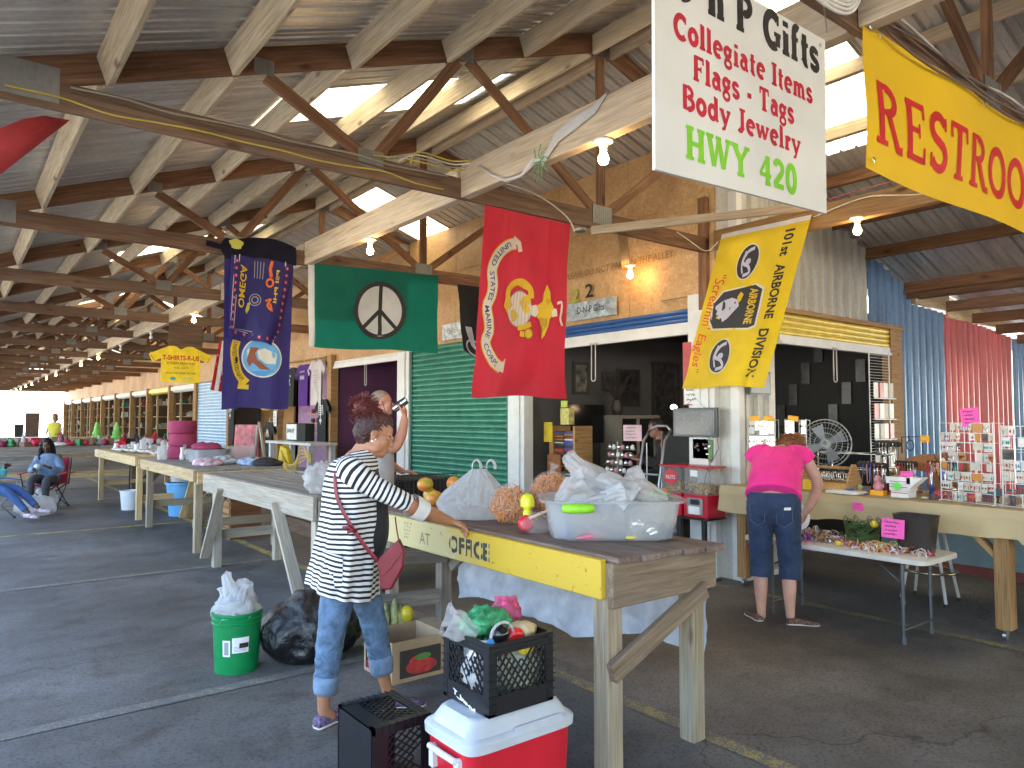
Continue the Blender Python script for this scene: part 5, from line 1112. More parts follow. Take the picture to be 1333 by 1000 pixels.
b = MB(); fill_poly(b, [(.4 + (p[0]-.4) * 1.08, .5 + (p[1]-.5) * 1.08) for p in sh], PF(.004), 1); b.obj('patch_rim', CREAM, fl); b = MB(); fill_poly(b, sh, PF(.006), 1); b.obj('patch', INK, fl)
b = MB(); fill_poly(b, [(.17, .47), (.24, .44), (.34, .43), (.42, .45), (.44, .49), (.38, .53), (.34, .56), (.29, .58), (.27, .55), (.24, .56), (.23, .53), (.2, .53), (.2, .5), (.17, .5)], PF(.008), 1); b.obj('eagle_head', BW, fl)
b = MB(); fill_poly(b, [(.4, .43), (.43, .40), (.47, .42), (.45, .46), (.42, .47)], PF(.009), 1); down(b, 'AIRBORNE', .54, .39, .61, .085, .009, .03); b.obj('beak_and_arc_text', GOLD, fl)
b = MB(); disc_into(b, .39, .465, .01, .008, PF(.011), 1, 8); b.obj('eye', INK, fl)
# red strip near the left truss
b = MB(); b.prism([(x, T1Y - .06, z) for x, z in ((-.35, 2.87), (.19, 3.13), (.28, 3.20), (.38, 3.245), (.50, 3.25), (.2, 2.89), (-.35, 2.45))], (0, .004, 0)); tag(b.obj('red_flag', cloth('dull_red', (.3, .02, .02), .2), smooth=True), 'slanted red panel edge under the left end of the near truss', 'flag')
# shirt shaped sign
ss = thing('shirt_sign', 'yellow shirt shaped sign reading T-SHIRTS-R-US', 'sign', (3.3, T4Y - .05, 2.25)); sy = T4Y - .06
out = [(-.33, -.32), (.33, -.32), (.33, .10), (.47, .03), (.53, .17), (.20, .33), (.10, .33), (0, .27), (-.10, .33), (-.2, .33), (-.53, .17), (-.47, .03), (-.33, .10)]
b = MB(); b.prism([(3.33 + x, sy, 2.57 + z) for x, z in out], (0, .012, 0)); b.obj('shirt_board', plain('sign_yellow', (.85, .62, .02), .5, bmp=0), ss); fT = lambda u, v: (3.33 + u, sy - .002, 2.57 + v)
b = MB(); text_into(b, 'T-SHIRTS-R-US', fT, 0, .08, .085, w=.62, bold=.03, center=True); b.obj('lettering', CR_RED, ss)
b = MB(); text_into(b, 'TEES, HATS', fT, 0, -.08, .035, w=.25, center=True); text_into(b, 'SCREEN PRINTING', fT, 0, .0, .045, w=.48, center=True); text_into(b, 'SINGLES AND LARGER WELCOME', fT, 0, -.17, .035, w=.5, center=True)
for sx in (-1, 1):
 for k in range(3): b.quad(*[fT(sx * (.44 + .02 * k + dx), .06 + .035 * k + dy) for dx, dy in ((0, 0), (.02, 0), (.02, .012), (0, .012))])
b.obj('small_lettering', INK, ss); b = MB(); text_into(b, 'OPEN DAILY', fT, .12, -.26, .035, w=.22, center=True); disc_into(b, -.13, -.255, .05, .03, fT, 1, 14, r0=.0); b.obj('teal_lettering', plain('teal', (.02, .35, .4), .5, bmp=0), ss)
bxo('hanger_board', 3.12, 3.7, T4Y - .04, T4Y - .03, 2.9, 3.3, W_DARK, ss)
# small plaques on the chipboard
def plaque(label, y0, y1, z0, z1, col, txt, tc=INK, tilt=.0):
 t = thing('shop_plaque', label, 'sign', (F - .02, (y0+y1)/2, z0)); f_ = lambda u, v: (F - .034 - .0, y1 - u, v + tilt * (u)); b = MB()
 b.prism([(F - .032, y1, z0), (F - .032, y0, z0 + tilt * (y1-y0)), (F - .032, y0, z1 + tilt * (y1-y0)), (F - .032, y1, z1)], (.02, 0, 0)); b.obj('plaque_board', plain('plaque_' + label[:12], col, .35, var=.5, scale=14), t)
 b = MB(); text_into(b, txt, f_, (y1-y0) * .5, (z0+z1)/2 - .03, .085, w=(y1-y0) * .55, bold=.01, center=True); b.obj('lettering', tc, t); return t
plaque('marbled blue plaque reading D-N-P Gifts above the open shop', 6.0, 6.85, 2.82, 3.04, (.36, .42, .45), 'D-N-P Gifts')
plaque('pale plaque above the green roll-up door', 9.2, 9.8, 2.83, 3.08, (.5, .52, .52), 'Gifts', plain('grey_print', (.3, .3, .3), .6))
b = MB()
t = thing('shop_number', 'stencilled number 22 in yellow green and black on chipboard', 'sign', (F, 6.6, 3.1))
b = MB(); text_into(b, '2', lambda u, v: (F - .012, 6.80 - u, v), 0, 3.06, .17, w=.14, bold=.02); b.obj('numeral', plain('olive_paint', (.35, .4, .03), .6), t); b = MB(); text_into(b, '2', lambda u, v: (F - .012, 6.54 - u, v), 0, 3.09, .17, w=.14, bold=.02); b.obj('numeral', INK, t)
# faded lettering burnt into the chipboard
fd = thing('painted_lettering', 'faint faded words painted on the chipboard above the open shop', 'lettering', (F, 6, 3.3)); b = MB(); text_into(b, 'PLEASE DO NOT PARK IN THE ALLEY', lambda u, v: (F - .011, 6.9 - u, v), 0, 3.36, .085, w=1.75); b.obj('lettering', plain('faint_brown', (.26, .13, .045), .7, bmp=0), fd)
# ================================================================ bulbs
PORC = plain('porcelain', (.75, .73, .68), .3); GLOW = plain('bulb_glow', (1, .72, .36), .3, emit=14, ecol=(1, .62, .25)); DEAD = plain('bulb_off', (.8, .8, .78), .2)
def bulb(x, y, z, lit, label, grp=None):
 t = thing('light_bulb', label, 'light bulb', (x, y, z), 0, grp); m = M4.Translation((x, y, z)) @ M4.Rotation(pi, 4, 'X')
 b = MB(); b.lathe([(.06, 0), (.06, .012), (.035, .022), (.024, .05), (.022, .062)], 18, m); b.obj('socket', PORC, t, smooth=True, auto=45)
 b = MB(); b.lathe([(.014, .06), (.018, .075), (.031, .1), (.033, .12), (.026, .142), (.008, .152)], 16, m); b.obj('glass_globe', GLOW if lit else DEAD, t, smooth=True)
for k in range(17):
 y = 3.16 + 3.13 * k; lit = k in (0, 1, 2, 3, 6, 7, 9, 10, 12, 13, 14, 15)
 bulb(3.16, y, 3.312, lit, {0: 'lit bare bulb nearest the white sign under the pale beam', 1: 'lit bare bulb between the green flag and the red flag', 2: 'lit bulb glowing by the dark blue bordered flag', 3: 'lit bulb above the yellow shirt sign'}.get(k, ORD[k] + ' bare bulb counting down the pale beam from the white sign'), 'bare bulbs along the pale beam')
bulb(6.03, 5.62, 3.32, True, 'lit bare bulb in front of the chipboard wall, right of the red flag'); bulb(6.2, 3.12, 3.34, True, 'lit bare bulb on the header beam right of the yellow flag')
# ================================================================ cables, net and tape on the beams
def cable(name, label, pts, r, col, n=1, seed=0, cat='cable'):
 sp = []; P_ = [V(p) for p in pts]
 for i in range(len(P_) - 1):
  p0, p1, p2, p3 = P_[max(i-1, 0)], P_[i], P_[i+1], P_[min(i+2, len(P_)-1)]
  for k in range(8): t = k / 8; sp.append(.5 * ((2*p1) + (-p0+p2)*t + (2*p0-5*p1+4*p2-p3)*t*t + (-p0+3*p1-3*p2+p3)*t**3))
 sp.append(P_[-1]); b = MB(); b.tube(sp, r, 6); o = b.obj(name, col, smooth=True); return tag(o, label, cat)
ROM = plain('yellow_cable_sheath', (.5, .38, .06), .5); GRC = plain('grey_cable', (.3, .27, .2), .6); BRC = plain('brown_cable', (.12, .07, .04), .6); WHC = plain('white_cable', (.6, .56, .48), .5)
random.seed(3)
c_ = T1Y - .032
cable('power_cable', 'yellow cable stapled along the near truss chord', [(.2 + .25 * i, c_ - .004, 3.37 + .015 * sin(i * 1.7) - .012 * (i % 3)) for i in range(12)], .006, ROM)
cable('power_cable', 'upper grey cable on the near truss chord', [(.5 + .25 * i, c_, 3.445 + .010 * sin(i * 2.1)) for i in range(11)], .007, GRC)
cable('power_cable', 'lower grey cable on the near truss chord', [(.5 + .27 * i, c_ - .002, 3.41 + .012 * sin(i * 1.3 + 1)) for i in range(10)], .007, BRC)
cable('power_cable', 'loose cable end hanging to the right of the red flag', [(3.2, c_ - .01, 3.46), (3.5, c_ - .02, 3.5), (3.9, c_ - .02, 3.46), (4.2, c_ - .02, 3.34), (4.28, c_ - .03, 3.22)], .006, WHC)
for k in range(4): cable('power_cable', ['first', 'second', 'third', 'fourth'][k] + ' strand of the yellow cable tangle beside the pale beam', [(2.35 + .1 * k, c_ - .02, 3.47), (2.7, c_ - .03 - .01 * k, 3.5 + .02 * k), (3.0, c_ - .04, 3.49 + .025 * k), (3.12, c_ - .06 - .03 * k, 3.52 + .015 * k)], .006, [ROM, GRC, WHC, ROM][k])
c0 = T0 - .032
for k in range(4): cable('power_cable', ['top', 'second', 'third', 'lowest'][k] + ' cable drooping along the chord over the yellow banner', [(3.12 + .32 * i, c0 - .006 - .012 * k, 3.445 - .03 * k + [.03, .015, -.02, .02][k] * sin(i * 1.4 + k) - (.05 * sin(pi * min(1, i / 6)) if k == 3 else 0)) for i in range(10)], .007, [WHC, BRC, BRC, BRC][k])
for k in range(6): cable('power_cable', ['outermost', 'second', 'third', 'fourth', 'fifth', 'innermost'][k] + ' loop of the cream cable bundle over the white sign', [(2.35, c0 - .02, 3.42 + .012 * k), (2.6, c0 - .03, 3.30 + .014 * k), (2.82, c0 - .06 - .004 * k, 3.25 + .016 * k), (2.93 - .008 * k, c0 - .08, 3.30 + .012 * k), (2.98 - .01 * k, c0 - .08, 3.44), (2.97, c0 - .05, 3.6)], .0075, WHC)
cable('power_cable', 'thin white wire looping from the brace to the corner post', [(5.6, 4.6, 3.42), (5.8, 4.6, 3.36), (6.0, 4.6, 3.30), (6.12, 4.6, 3.32), (6.18, 4.55, 3.4)], .006, WHC)
cable('power_cable', 'thin wire along the header beam right of the yellow flag', [(6.16, 3.5, 3.42), (6.14, 3.0, 3.48), (6.15, 2.5, 3.4), (6.14, 1.9, 3.5)], .006, WHC)
cable('power_cable', 'red wire tucked along the header beam', [(6.18, 3.4, 3.555), (6.17, 2.6, 3.57), (6.18, 1.6, 3.56)], .005, plain('red_wire', (.4, .03, .03), .5))
gh = thing('gauze_scrap', 'torn white gauze streamer caught on the pale beam', 'gauze', (3.1, 3.6, 3.4)); GZ = film('gauze_film', (.8, .8, .78), .75, .8)
b = MB(); P_ = [(3.105, 3.08, 3.56), (3.10, 3.18, 3.50), (3.10, 3.36, 3.47), (3.095, 3.52, 3.43), (3.09, 3.62, 3.34), (3.09, 3.66, 3.28)]; b.tube(P_, [(.01, .004), (.03, .004), (.045, .005), (.038, .005), (.02, .005), (.01, .004)], 10); crumple(b, .008, 30); b.obj('wide_streamer', GZ, gh, smooth=True)
b = MB(); b.tube([(3.09, 3.66, 3.32), (3.085, 3.75, 3.33), (3.085, 3.88, 3.27), (3.085, 4.05, 3.28), (3.09, 4.22, 3.36), (3.1, 4.4, 3.48)], [.016, .022, .012, .014, .01, .014], 10); crumple(b, .008, 40, 3); b.obj('thin_streamer', GZ, gh, smooth=True)
b = MB()
for k in range(9): a = k * .7; b.tube([(3.08, 3.67, 3.31), (3.07, 3.67 + .05 * cos(a), 3.31 + .05 * sin(a)), (3.075, 3.67 + .1 * cos(a + .3), 3.29 + .13 * sin(a + .3))], .003, 5)
b.obj('green_string', plain('string_green', (.03, .25, .08), .6), gh)
sd_ = thing('smoke_detector', 'small round metal fixture on the chord right of the red flag', 'fixture', (4.34, T1Y - .04, 3.22)); b = MB(); b.lathe([(.05, 0), (.055, .02), (.045, .03)], 18, M4.Translation((4.36, T1Y - .05, 3.24))); b.obj('fixture_body', PLATE, sd_, smooth=True, auto=40)
# ================================================================ passage counter with jewellery
TAN = cloth('tan_cloth', (.52, .4, .22), .12, .8, scale=2)
ct = thing('display_counter', 'long counter draped in tan cloth on timber legs with casters', 'counter', (6.4, 3.1, 0))
bxo('counter_top', 6.0, 6.95, 1.78, 4.32, .91, .945, W_NEW, ct)
for x, y in ((6.03, 2.04), (6.9, 1.93), (6.03, 4.22), (6.9, 4.22)):
 board('leg', (x + .045, y, .09), (x + .045, y, .908), .12 if y < 3 else .09, .1, W_POST, ct, up=(0, 1, 0))
 b = MB(); b.lathe([(.0, -.014), (.034, -.012), (.034, .012), (.0, .014)], 16, M4.Translation((x + .06, y + .01, .038)) @ M4.Rotation(pi/2, 4, 'X')); b.bx(x + .03, x + .085, y - .02, y + .04, .074, .088); b.obj('caster', STEEL, ct, smooth=True, auto=40)
board('knee_brace', (6.08, 2.08, .6), (6.08, 2.34, .86), .04, .09, W_POST, ct, up=(1, 0, 0)); board('side_board', (6.2, 1.84, .55), (6.95, 1.84, .55), .035, .5, W_NEW, ct); board('side_board', (6.2, 1.84, .28), (6.9, 1.84, .28), .035, .1, W_POST, ct)
b = MB(); nu, nv = 110, 16; rows = []
for j in range(nv + 1):
 r = []
 for i in range(nu + 1):
  u = i / nu; y = 4.40 - 2.68 * u; v = j / nv
  drop = .235 - .06 * math.exp(-((u - .42) / .12) ** 2) + .03 * sin(u * 5) + .02 * noise.noise(V((u * 9, 0, 0))) + .03 * (u > .93)
  if v < .25: x = 6.05 - .1 * (v / .25); z = .957
  else:
   q = (v - .25) / .75; z = .957 - drop * q; x = 5.955 - .012 * q + .03 * q * noise.noise(V((y * 4, z * 4, 2))) + .015 * q * sin(y * 14 + 3 * noise.noise(V((y * 2, 0, 5)))) - .02 * q * (q < .4)
  r.append(V((x, y, z + .004 * noise.noise(V((y * 8, x * 8, 0))))))
 rows.append(r)
b.rings(rows, cap=False, closed=False); b.quad((6.05, 1.72, .957), (6.97, 1.72, .957), (6.97, 4.4, .957), (6.05, 4.4, .957)); b.quad((5.955, 1.718, .957), (6.97, 1.718, .957), (6.97, 1.712, .72), (5.95, 1.712, .7)); b.quad((5.953, 4.402, .957), (6.97, 4.402, .957), (6.97, 4.407, .76), (5.95, 4.407, .74))
b.obj('tan_cloth', TAN, ct, smooth=True, auto=60)
def grid_panel(mb, p, du, dv, nu_, nv_, r=.003):
 p, du, dv = V(p), V(du), V(dv)
 for i in range(nu_ + 1): a = p + du * (i / nu_); mb.tube([a, a + dv], r, 5, cap=False)
 for j in range(nv_ + 1): a = p + dv * (j / nv_); mb.tube([a, a + du], r, 5, cap=False)
WIREW = plain('white_wire', (.7, .7, .68), .35); MIXED = [plain('card_a', (.55, .5, .42), .5), plain('card_b', (.6, .58, .52), .35), plain('trinket_dark', (.06, .05, .05), .3), plain('trinket_red', (.4, .03, .05), .3), plain('trinket_amber', (.5, .2, .03), .3), plain('trinket_teal', (.02, .3, .3), .3), plain('trinket_silver', (.6, .6, .6), .2, .9), plain('trinket_pink', (.6, .25, .3), .4), plain('trinket_blue', (.05, .1, .4), .3), plain('card_white', (.75, .74, .7), .4)]
def pendant(mb, p, k, s=1.):
 """small hanging thing: hoop, bead, card or star"""
 x, y, z = p; c_, s_ = RX, RY
 if k % 4 == 0: mb.tube([(x, y + .0, z + .0)] + [(x + c_ * .011 * s * sin(a), y + s_ * .011 * s * sin(a), z - .013 * s + .011 * s * cos(a)) for a in [2*pi*i/8 for i in range(9)]], .0016 * s, 4)
 elif k % 4 == 1: mb.ball((x, y, z - .012 * s), (.006 * s, .006 * s, .010 * s), 6); mb.tube([(x, y, z), (x, y, z - .004)], .001, 3)
 elif k % 4 == 2: mb.lathe([(.002, 0), (.009 * s, .008 * s), (.002, .03 * s)], 6, M4.Translation((x, y, z - .032 * s)))
 else: mb.tube([(x, y, z), (x + .004, y, z - .02 * s), (x, y, z - .045 * s)], [.002, .005 * s, .002], 5)
def card_rack(label, org, du, w, h, nx_, nz_, seed, thick=.0, cards=.8, name='jewellery_rack', rows_=None, mats=(0, 1, 1, 0, 1, 9, 0, 1, 0, 4, 3, 2, 1)):
 random.seed(seed); t = thing(name, label, 'rack', org); d = V(du).normalized(); o = V(org); n_ = V((-d.y, d.x, 0)); n_ = n_ if n_.x < 0 else -n_
 b = MB(); grid_panel(b, o, d * w, (0, 0, h), 3, nz_, .003); grid_panel(b, o - n_ * .12, d * w, (0, 0, h), 2, nz_ // 2, .003)
 for q in (0, 1):
  b.tube([o + d * w * q, o + d * w * q + V((0, 0, h + .01))], .006, 8); b.tube([o + d * w * q + n_ * .03, o + d * w * q - n_ * .14], .005, 6)
 b.obj('wire_frame', WIREW, t, smooth=True)
 for j in range(nz_):
  z = o.z + h * (j + .96) / nz_; cx_ = .01
  while cx_ < w - .02:
   cw = random.choice([.04, .05, .06, .085]); ch = h / nz_ * random.uniform(.62, .9)
   if random.random() < cards:
    p = o + d * cx_ + n_ * .008; tl = random.uniform(-.008, .012); b = MB(); q1 = p + d * min(cw - .006, w - cx_)
    b.prism([(p.x, p.y, z - ch), (q1.x + n_.x * tl, q1.y + n_.y * tl, z - ch), (q1.x, q1.y, z), (p.x, p.y, z)], n_ * .002); b.obj('card', MIXED[random.choice(mats)], t)
    if random.random() < .8:
     b = MB()
     for q in range(2 if cw < .06 else 4): pp = p.lerp(q1, (q + .5) / (2 if cw < .06 else 4)) + n_ * .007; pendant(b, (pp.x, pp.y, z - ch * .3), random.randint(0, 7), .8)
     b.obj('earrings', MIXED[random.choice((2, 3, 6, 5, 4))], t, kind='stuff')
   cx_ += cw
 return t
card_rack('large wire rack of carded earrings at the right end of the tan counter', (6.2, 2.5, .965), (-.13, -.5, 0), .42, .6, 3, 8, 1)
card_rack('second earring rack cut by the right picture edge', (6.12, 2.05, .965), (-.1, -.5, 0), .4, .58, 3, 7, 2, mats=(0, 1, 1, 0, 6, 2, 9, 5))
def paper(label, p, w, h, n, mat, tilt=0, name='price_note', lines=True, cat='note', stand=False):
 """paper with handwritten lines, at p (centre), facing n"""
 t = thing(name, label, cat, p); n = V(n).normalized(); r = V((0, 0, 1)).cross(n); r.normalize(); u = n.cross(r); m_ = lambda a, c, d=0: V(p) + (r * (a * cos(tilt) - c * sin(tilt))) + u * (a * sin(tilt) + c * cos(tilt)) + n * d
 b = MB(); k = 6; b.rings([[m_(-w/2 + w*i/k, -h/2 + h*j/k, .004 * sin(i + j * .5)) for i in range(k + 1)] for j in range(k + 1)], cap=False, closed=False); b.obj('sheet', mat, t, smooth=True)
 if lines:
  b = MB(); random.seed(int(w * 1000 + p[1] * 100)); q = 4 if h > .06 else 2
  for j in range(q):
   z = h * (.32 - .62 * j / max(q - 1, 1)); pts = [(-w * .36 + w * .72 * i / 22, z + h * .05 * random.uniform(-1, 1)) for i in range(int(16 + random.random() * 7))]; ribbon(b, pts, h * .022, lambda a, c: tuple(m_(a, c, .007)))
  b.obj('handwriting', INK, t)
 return t
FC = (-RX, -RY, 0); CN = (-.75, -.65, 0)
paper('pink price note with handwriting standing above the earring rack', (6.14, 2.26, 1.61), .12, .14, (-.9, -.4, .1), PINK, .1)
paper('small pink note pinned on the tan cloth', (5.925, 3.03, .88), .085, .065, (-1, 0, 0), PINK)
# sunglass racks left of the pink woman
card_rack('wire stand of silver necklaces with two orange tags left of the pink shirt', (6.38, 4.36, .965), (.1, -.4, 0), .26, .62, 2, 4, 5, cards=.95, mats=(6, 9, 6, 2, 6, 6, 9))
card_rack('second wire stand of necklaces behind the bending woman', (6.50, 4.03, .965), (.1, -.4, 0), .2, .62, 2, 4, 6, cards=.8, mats=(6, 9, 2, 6))
for k, (y, x) in enumerate(((4.27, 6.36), (4.14, 6.40), (3.93, 6.48))): paper(['left', 'middle', 'right'][k] + ' orange tag on top of the necklace stands', (x, y, 1.60), .1, .05, (-1, -.2, 0), OPAPER, -.06 * k, lines=True)
# fan
fan = thing('fan', 'round grey cage fan behind the necklace stands', 'fan', (6.75, 3.78, .96)); b = MB(); fc = V((6.72, 3.74, 1.36)); n_ = V((-.85, -.5, 0)).normalized(); r_ = V((0, 0, 1)).cross(n_); FM = plain('fan_wire', (.35, .35, .34), .35, .6)
for rr in (.05, .1, .15, .2, .23): 
 for dd in (.04 * (1 - rr / .25), -.04): b.tube([fc + r_ * (rr * cos(a)) + V((0, 0, rr * sin(a))) + n_ * dd for a in [2*pi*i/28 for i in range(29)]], .003 if rr < .23 else .006, 5)
for k in range(36): a = 2*pi*k/36; b.tube([fc + n_ * .045, fc + r_ * (.12 * cos(a)) + V((0, 0, .12 * sin(a))) + n_ * .03, fc + r_ * (.23 * cos(a)) + V((0, 0, .23 * sin(a)))], .0016, 4)
b.obj('cage', FM, fan, smooth=True, kind='stuff')
b = MB()
for k in range(4):
 a0 = k * pi / 2; b.add([tuple(fc + r_ * (q * cos(a)) + V((0, 0, q * sin(a))) + n_ * dd) for q, a, dd in ((.03, a0, .0), (.19, a0 + .1, -.01), (.19, a0 + .75, .015), (.05, a0 + .9, .02))], [(0, 1, 2, 3)])
b.obj('blade', plain('fan_blade', (.25, .27, .3), .3), fan); b = MB(); b.tube([(6.76, 3.76, .965), (6.75, 3.75, 1.15)], .014, 8); b.lathe([(.13, 0), (.12, .012), (.03, .02)], 20, M4.Translation((6.76, 3.76, .965))); b.tube([fc - n_ * .1, fc + n_ * .04], .04, 12); b.obj('base', FM, fan, smooth=True, auto=40)
# wooden tool caddy of bracelets
cd = thing('tool_caddy', 'wooden caddy of bracelets with yellow note beside the bending woman', 'caddy', (6.25, 3.42, .96)); CW = wood('caddy_wood', (.42, .22, .08), (.58, .34, .14))
for yy in (3.25, 3.68):
 b = MB(); b.prism([(6.16, yy, .96), (6.40, yy, .96), (6.40, yy, 1.06), (6.31, yy, 1.2), (6.25, yy, 1.2), (6.16, yy, 1.06)], (0, -.018, 0)); b.obj('end_board', CW, cd, bevel=.003)
bxo('side_board', 6.155, 6.168, 3.251, 3.66, .965, 1.04, CW, cd); bxo('side_board', 6.39, 6.402, 3.251, 3.66, .965, 1.04, CW, cd); bxo('caddy_floor', 6.17, 6.389, 3.251, 3.66, .962, .972, CW, cd)
b = MB(); b.tube([(6.28, 3.24, 1.165), (6.28, 3.68, 1.165)], .014, 10); b.obj('handle_bar', CW, cd, smooth=True)
b = MB(); random.seed(9)
for k in range(18):
 y = 3.27 + .022 * k; rr = random.uniform(.028, .04); b.tube([(6.28 + rr * 1.3 * cos(a), y + .006 * sin(a), 1.09 + rr * sin(a)) for a in [2*pi*i/12 for i in range(13)]], random.uniform(.003, .006), 6)
b.obj('bracelets', [MIXED[6]], cd, smooth=True, kind='stuff')
paper('yellow note propped on the wooden caddy', (6.13, 3.56, 1.01), .13, .09, CN, YPAPER, -.06)
# glass display case frame behind
cs = thing('display_case', 'low open metal frame stand with dark shelves behind the caddy', 'display stand', (6.5, 3.5, .96)); b = MB()
for z in (1.14, 1.28): b.tube([(6.55, 3.72, z), (6.55, 3.12, z), (6.8, 3.12, z), (6.8, 3.72, z), (6.55, 3.72, z)], .006, 6)
for y in (3.72, 3.12):
 for x in (6.55, 6.8): b.tube([(x, y, .96), (x, y, 1.29)], .006, 6)
b.tube([(6.5, 3.1, 1.27), (6.45, 2.98, 1.3)], .012, 8); b.obj('frame', CHROME, cs, smooth=True); bxo('shelf', 6.56, 6.79, 3.13, 3.71, 1.10, 1.11, DARKM, cs); b = MB()
for k in range(10): b.ball((6.6, 3.18 + .055 * k, 1.125), (.02, .02, .015), 8)
b.obj('dark_trinkets', MIXED[2], cs, smooth=True, kind='stuff')
# bracelet T-bars
def tbar(label, x, y, h, w, col, seed):
 random.seed(seed); t = thing('bracelet_stand', label, 'stand', (x, y, .96)); b = MB(); b.lathe([(.05, 0), (.05, .01), (.01, .016), (.01, h)], 12, M4.Translation((x, y, .962))); a = V((-.35, -.94, 0)) * (w / 2); c = V((x, y, .96 + h)); b.tube([c - a, c - a * .98, c + a * .98, c + a], [.015, .024, .024, .015], 12); b.obj('padded_bar', DARKM, t, smooth=True, auto=40)
 for k in range(7):
  p = c + a * (-.85 + 1.7 * k / 6); b = MB(); L = random.uniform(.06, .16); b.tube([p + V((-.026, 0, .0)), p + V((0, 0, .027)), p + V((.026, 0, 0)), p + V((.02, 0, -L)), p + V((0, .004, -L - .02)), p + V((-.022, 0, -L)), p + V((-.026, 0, 0))], .0035, 6); b.obj('bracelet', MIXED[random.choice([2, 6, 8, 6, 3, 7])], t, smooth=True)
 return t
tbar('black padded bar hung with silver and blue bracelets, by the doorway', 6.5, 3.05, .42, .26, 0, 1); tbar('low black padded bar hung with dark bracelets', 6.36, 3.12, .24, .3, 0, 2); tbar('black padded bar in front of the carved horse', 6.42, 2.86, .26, .2, 0, 3)
b = MB(); b.ball((6.21, 3.0, 1.09), (.03, .03, .035), 12); b.ball((6.2, 2.99, 1.03), (.042, .042, .04), 12); t = tag(b.obj('ornament', MIXED[7], smooth=True), 'pink round ornament on an orange block beside the black bars', 'ornament')
b = MB(); b.bx(6.15, 6.22, 2.93, 3.04, .96, 1.0); tag(b.obj('orange_block', OPAPER), 'bright orange tag block under the pink ornament', 'tag')
b = MB(); 
for k in range(3): b.bx(6.05 - .01 * k, 6.17, 3.1 - .02 * k, 3.38 - .01 * k, .96 + .009 * k, .967 + .009 * k)
tag(b.obj('paper_stack', PAPER), 'stack of white papers lying near the counter edge', 'papers'); b = MB(); b.ball((6.3, 3.2, 1.0), (.022, .022, .03), 10); tag(b.obj('green_trinket', plain('sage', (.35, .45, .2), .4), smooth=True), 'small pale green egg shaped trinket beside the caddy', 'trinket')
wbx = thing('white_box', 'stacked white boxes with red stripes and a round green tag', 'box', (6.15, 2.78, .96))
for k, (dx, s_) in enumerate(((0, .14), (.0, .15), (.01, .17))): bxo('box', 6.11 - dx, 6.25, 2.71 - .01 * k, 2.71 + s_, .962 + .056 * k, 1.015 + .056 * k, PAPER, wbx, bevel=.002)
for k in range(3): bxo('stripe', 6.094, 6.0965, 2.71, 2.85, 1.0 + .045 * k, 1.005 + .045 * k, REDP, wbx)
b = MB(); disc_into(b, 0, 0, .032, .032, lambda u, v: (6.09, 2.79 - u, 1.055 + v), 1, 14); b.obj('green_tag', GPAPER, wbx); paper('bright pink tag standing on the white boxes', (6.15, 2.74, 1.15), .09, .05, CN, PINK, .05); b = MB(); b.prism([(6.1, 2.6, 1.13), (6.1, 2.72, 1.13), (6.1, 2.72, 1.02)], (.12, 0, 0)); b.obj('open_flap', PAPER, wbx)
# carved wooden horse display hung with necklaces
hs = thing('carved_horse', 'brown carved wooden display draped with necklaces and a pink tag', 'carving', (6.5, 2.65, .96)); HW = wood('horse_wood', (.28, .11, .035), (.45, .2, .07), knots=False)
b = MB(); oy = 2.98; pr = [(0, 1.14), (.02, 1.2), (.08, 1.26), (.2, 1.3), (.32, 1.3), (.4, 1.33), (.47, 1.34), (.53, 1.3), (.56, 1.22), (.55, 1.14), (.5, 1.1), (.45, 1.02), (.40, .99), (.30, 1.0), (.29, 1.1), (.24, 1.15), (.12, 1.17), (.06, 1.12)]
b.prism([(6.52, oy - u, z) for u, z in pr], (.05, 0, 0)); b.obj('body_board', HW, hs, bevel=.012); board('post', (6.545, 2.58, .962), (6.545, 2.58, 1.02), .04, .04, CW, hs, up=(0, 1, 0))
for k in range(4): y = 2.62 - .045 * k; b = MB(); b.tube([(6.50, y + .05, 1.31), (6.495, y + .01, 1.17), (6.49, y - .01, 1.04 + .02 * k), (6.495, y - .035, 1.17), (6.50, y - .05, 1.31)], .0045, 6); b.obj('necklace', [MIXED[2], MIXED[6], MIXED[3], MIXED[2]][k], hs, smooth=True)
b = MB(); b.prism([(6.49, 2.70 - .0, 1.16), (6.49, 2.5, 1.16), (6.49, 2.5, 1.21), (6.49, 2.56, 1.23), (6.49, 2.6, 1.28), (6.49, 2.65, 1.23), (6.49, 2.70, 1.21)], (.012, 0, 0)); b.obj('white_card', PAPER, hs); b = MB(); b.tube([(6.47, 2.66, 1.22), (6.48, 2.6, 1.02), (6.48, 2.5, 1.25)], .005, 6); b.obj('necklace', INK, hs, smooth=True)
paper('large pink tag on top of the carved wooden display', (6.5, 2.57, 1.37), .11, .09, CN, PINK, -.1, lines=False); paper('orange tag on a wire hook beside the carved display', (6.5, 2.74, 1.43), .07, .06, CN, OPAPER)
b = MB(); b.tube([(6.55, 2.95, 1.3), (6.55, 2.95, 1.44), (6.55, 2.78, 1.45), (6.55, 2.78, 1.3)], .005, 6); b.tube([(6.55, 2.9, 1.44)] + [(6.55, 2.88 + .03 * cos(a), 1.37 + .045 * sin(a)) for a in [pi/2 + 2*pi*i/12 for i in range(13)]], .005, 6); tag(b.obj('wire_hook', DARKM, smooth=True), 'dark wire hook stand left of the orange tag', 'stand')
nk = thing('necklace_stand', 'stand of red and silver bead strings left of the earring rack', 'stand', (6.3, 2.5, .96)); b = MB(); b.tube([(6.34, 2.56, .962), (6.34, 2.56, 1.26)], .007, 8); b.tube([(6.34, 2.66, 1.25), (6.34, 2.44, 1.25)], .007, 8); b.obj('bar', DARKM, nk, smooth=True); random.seed(2)
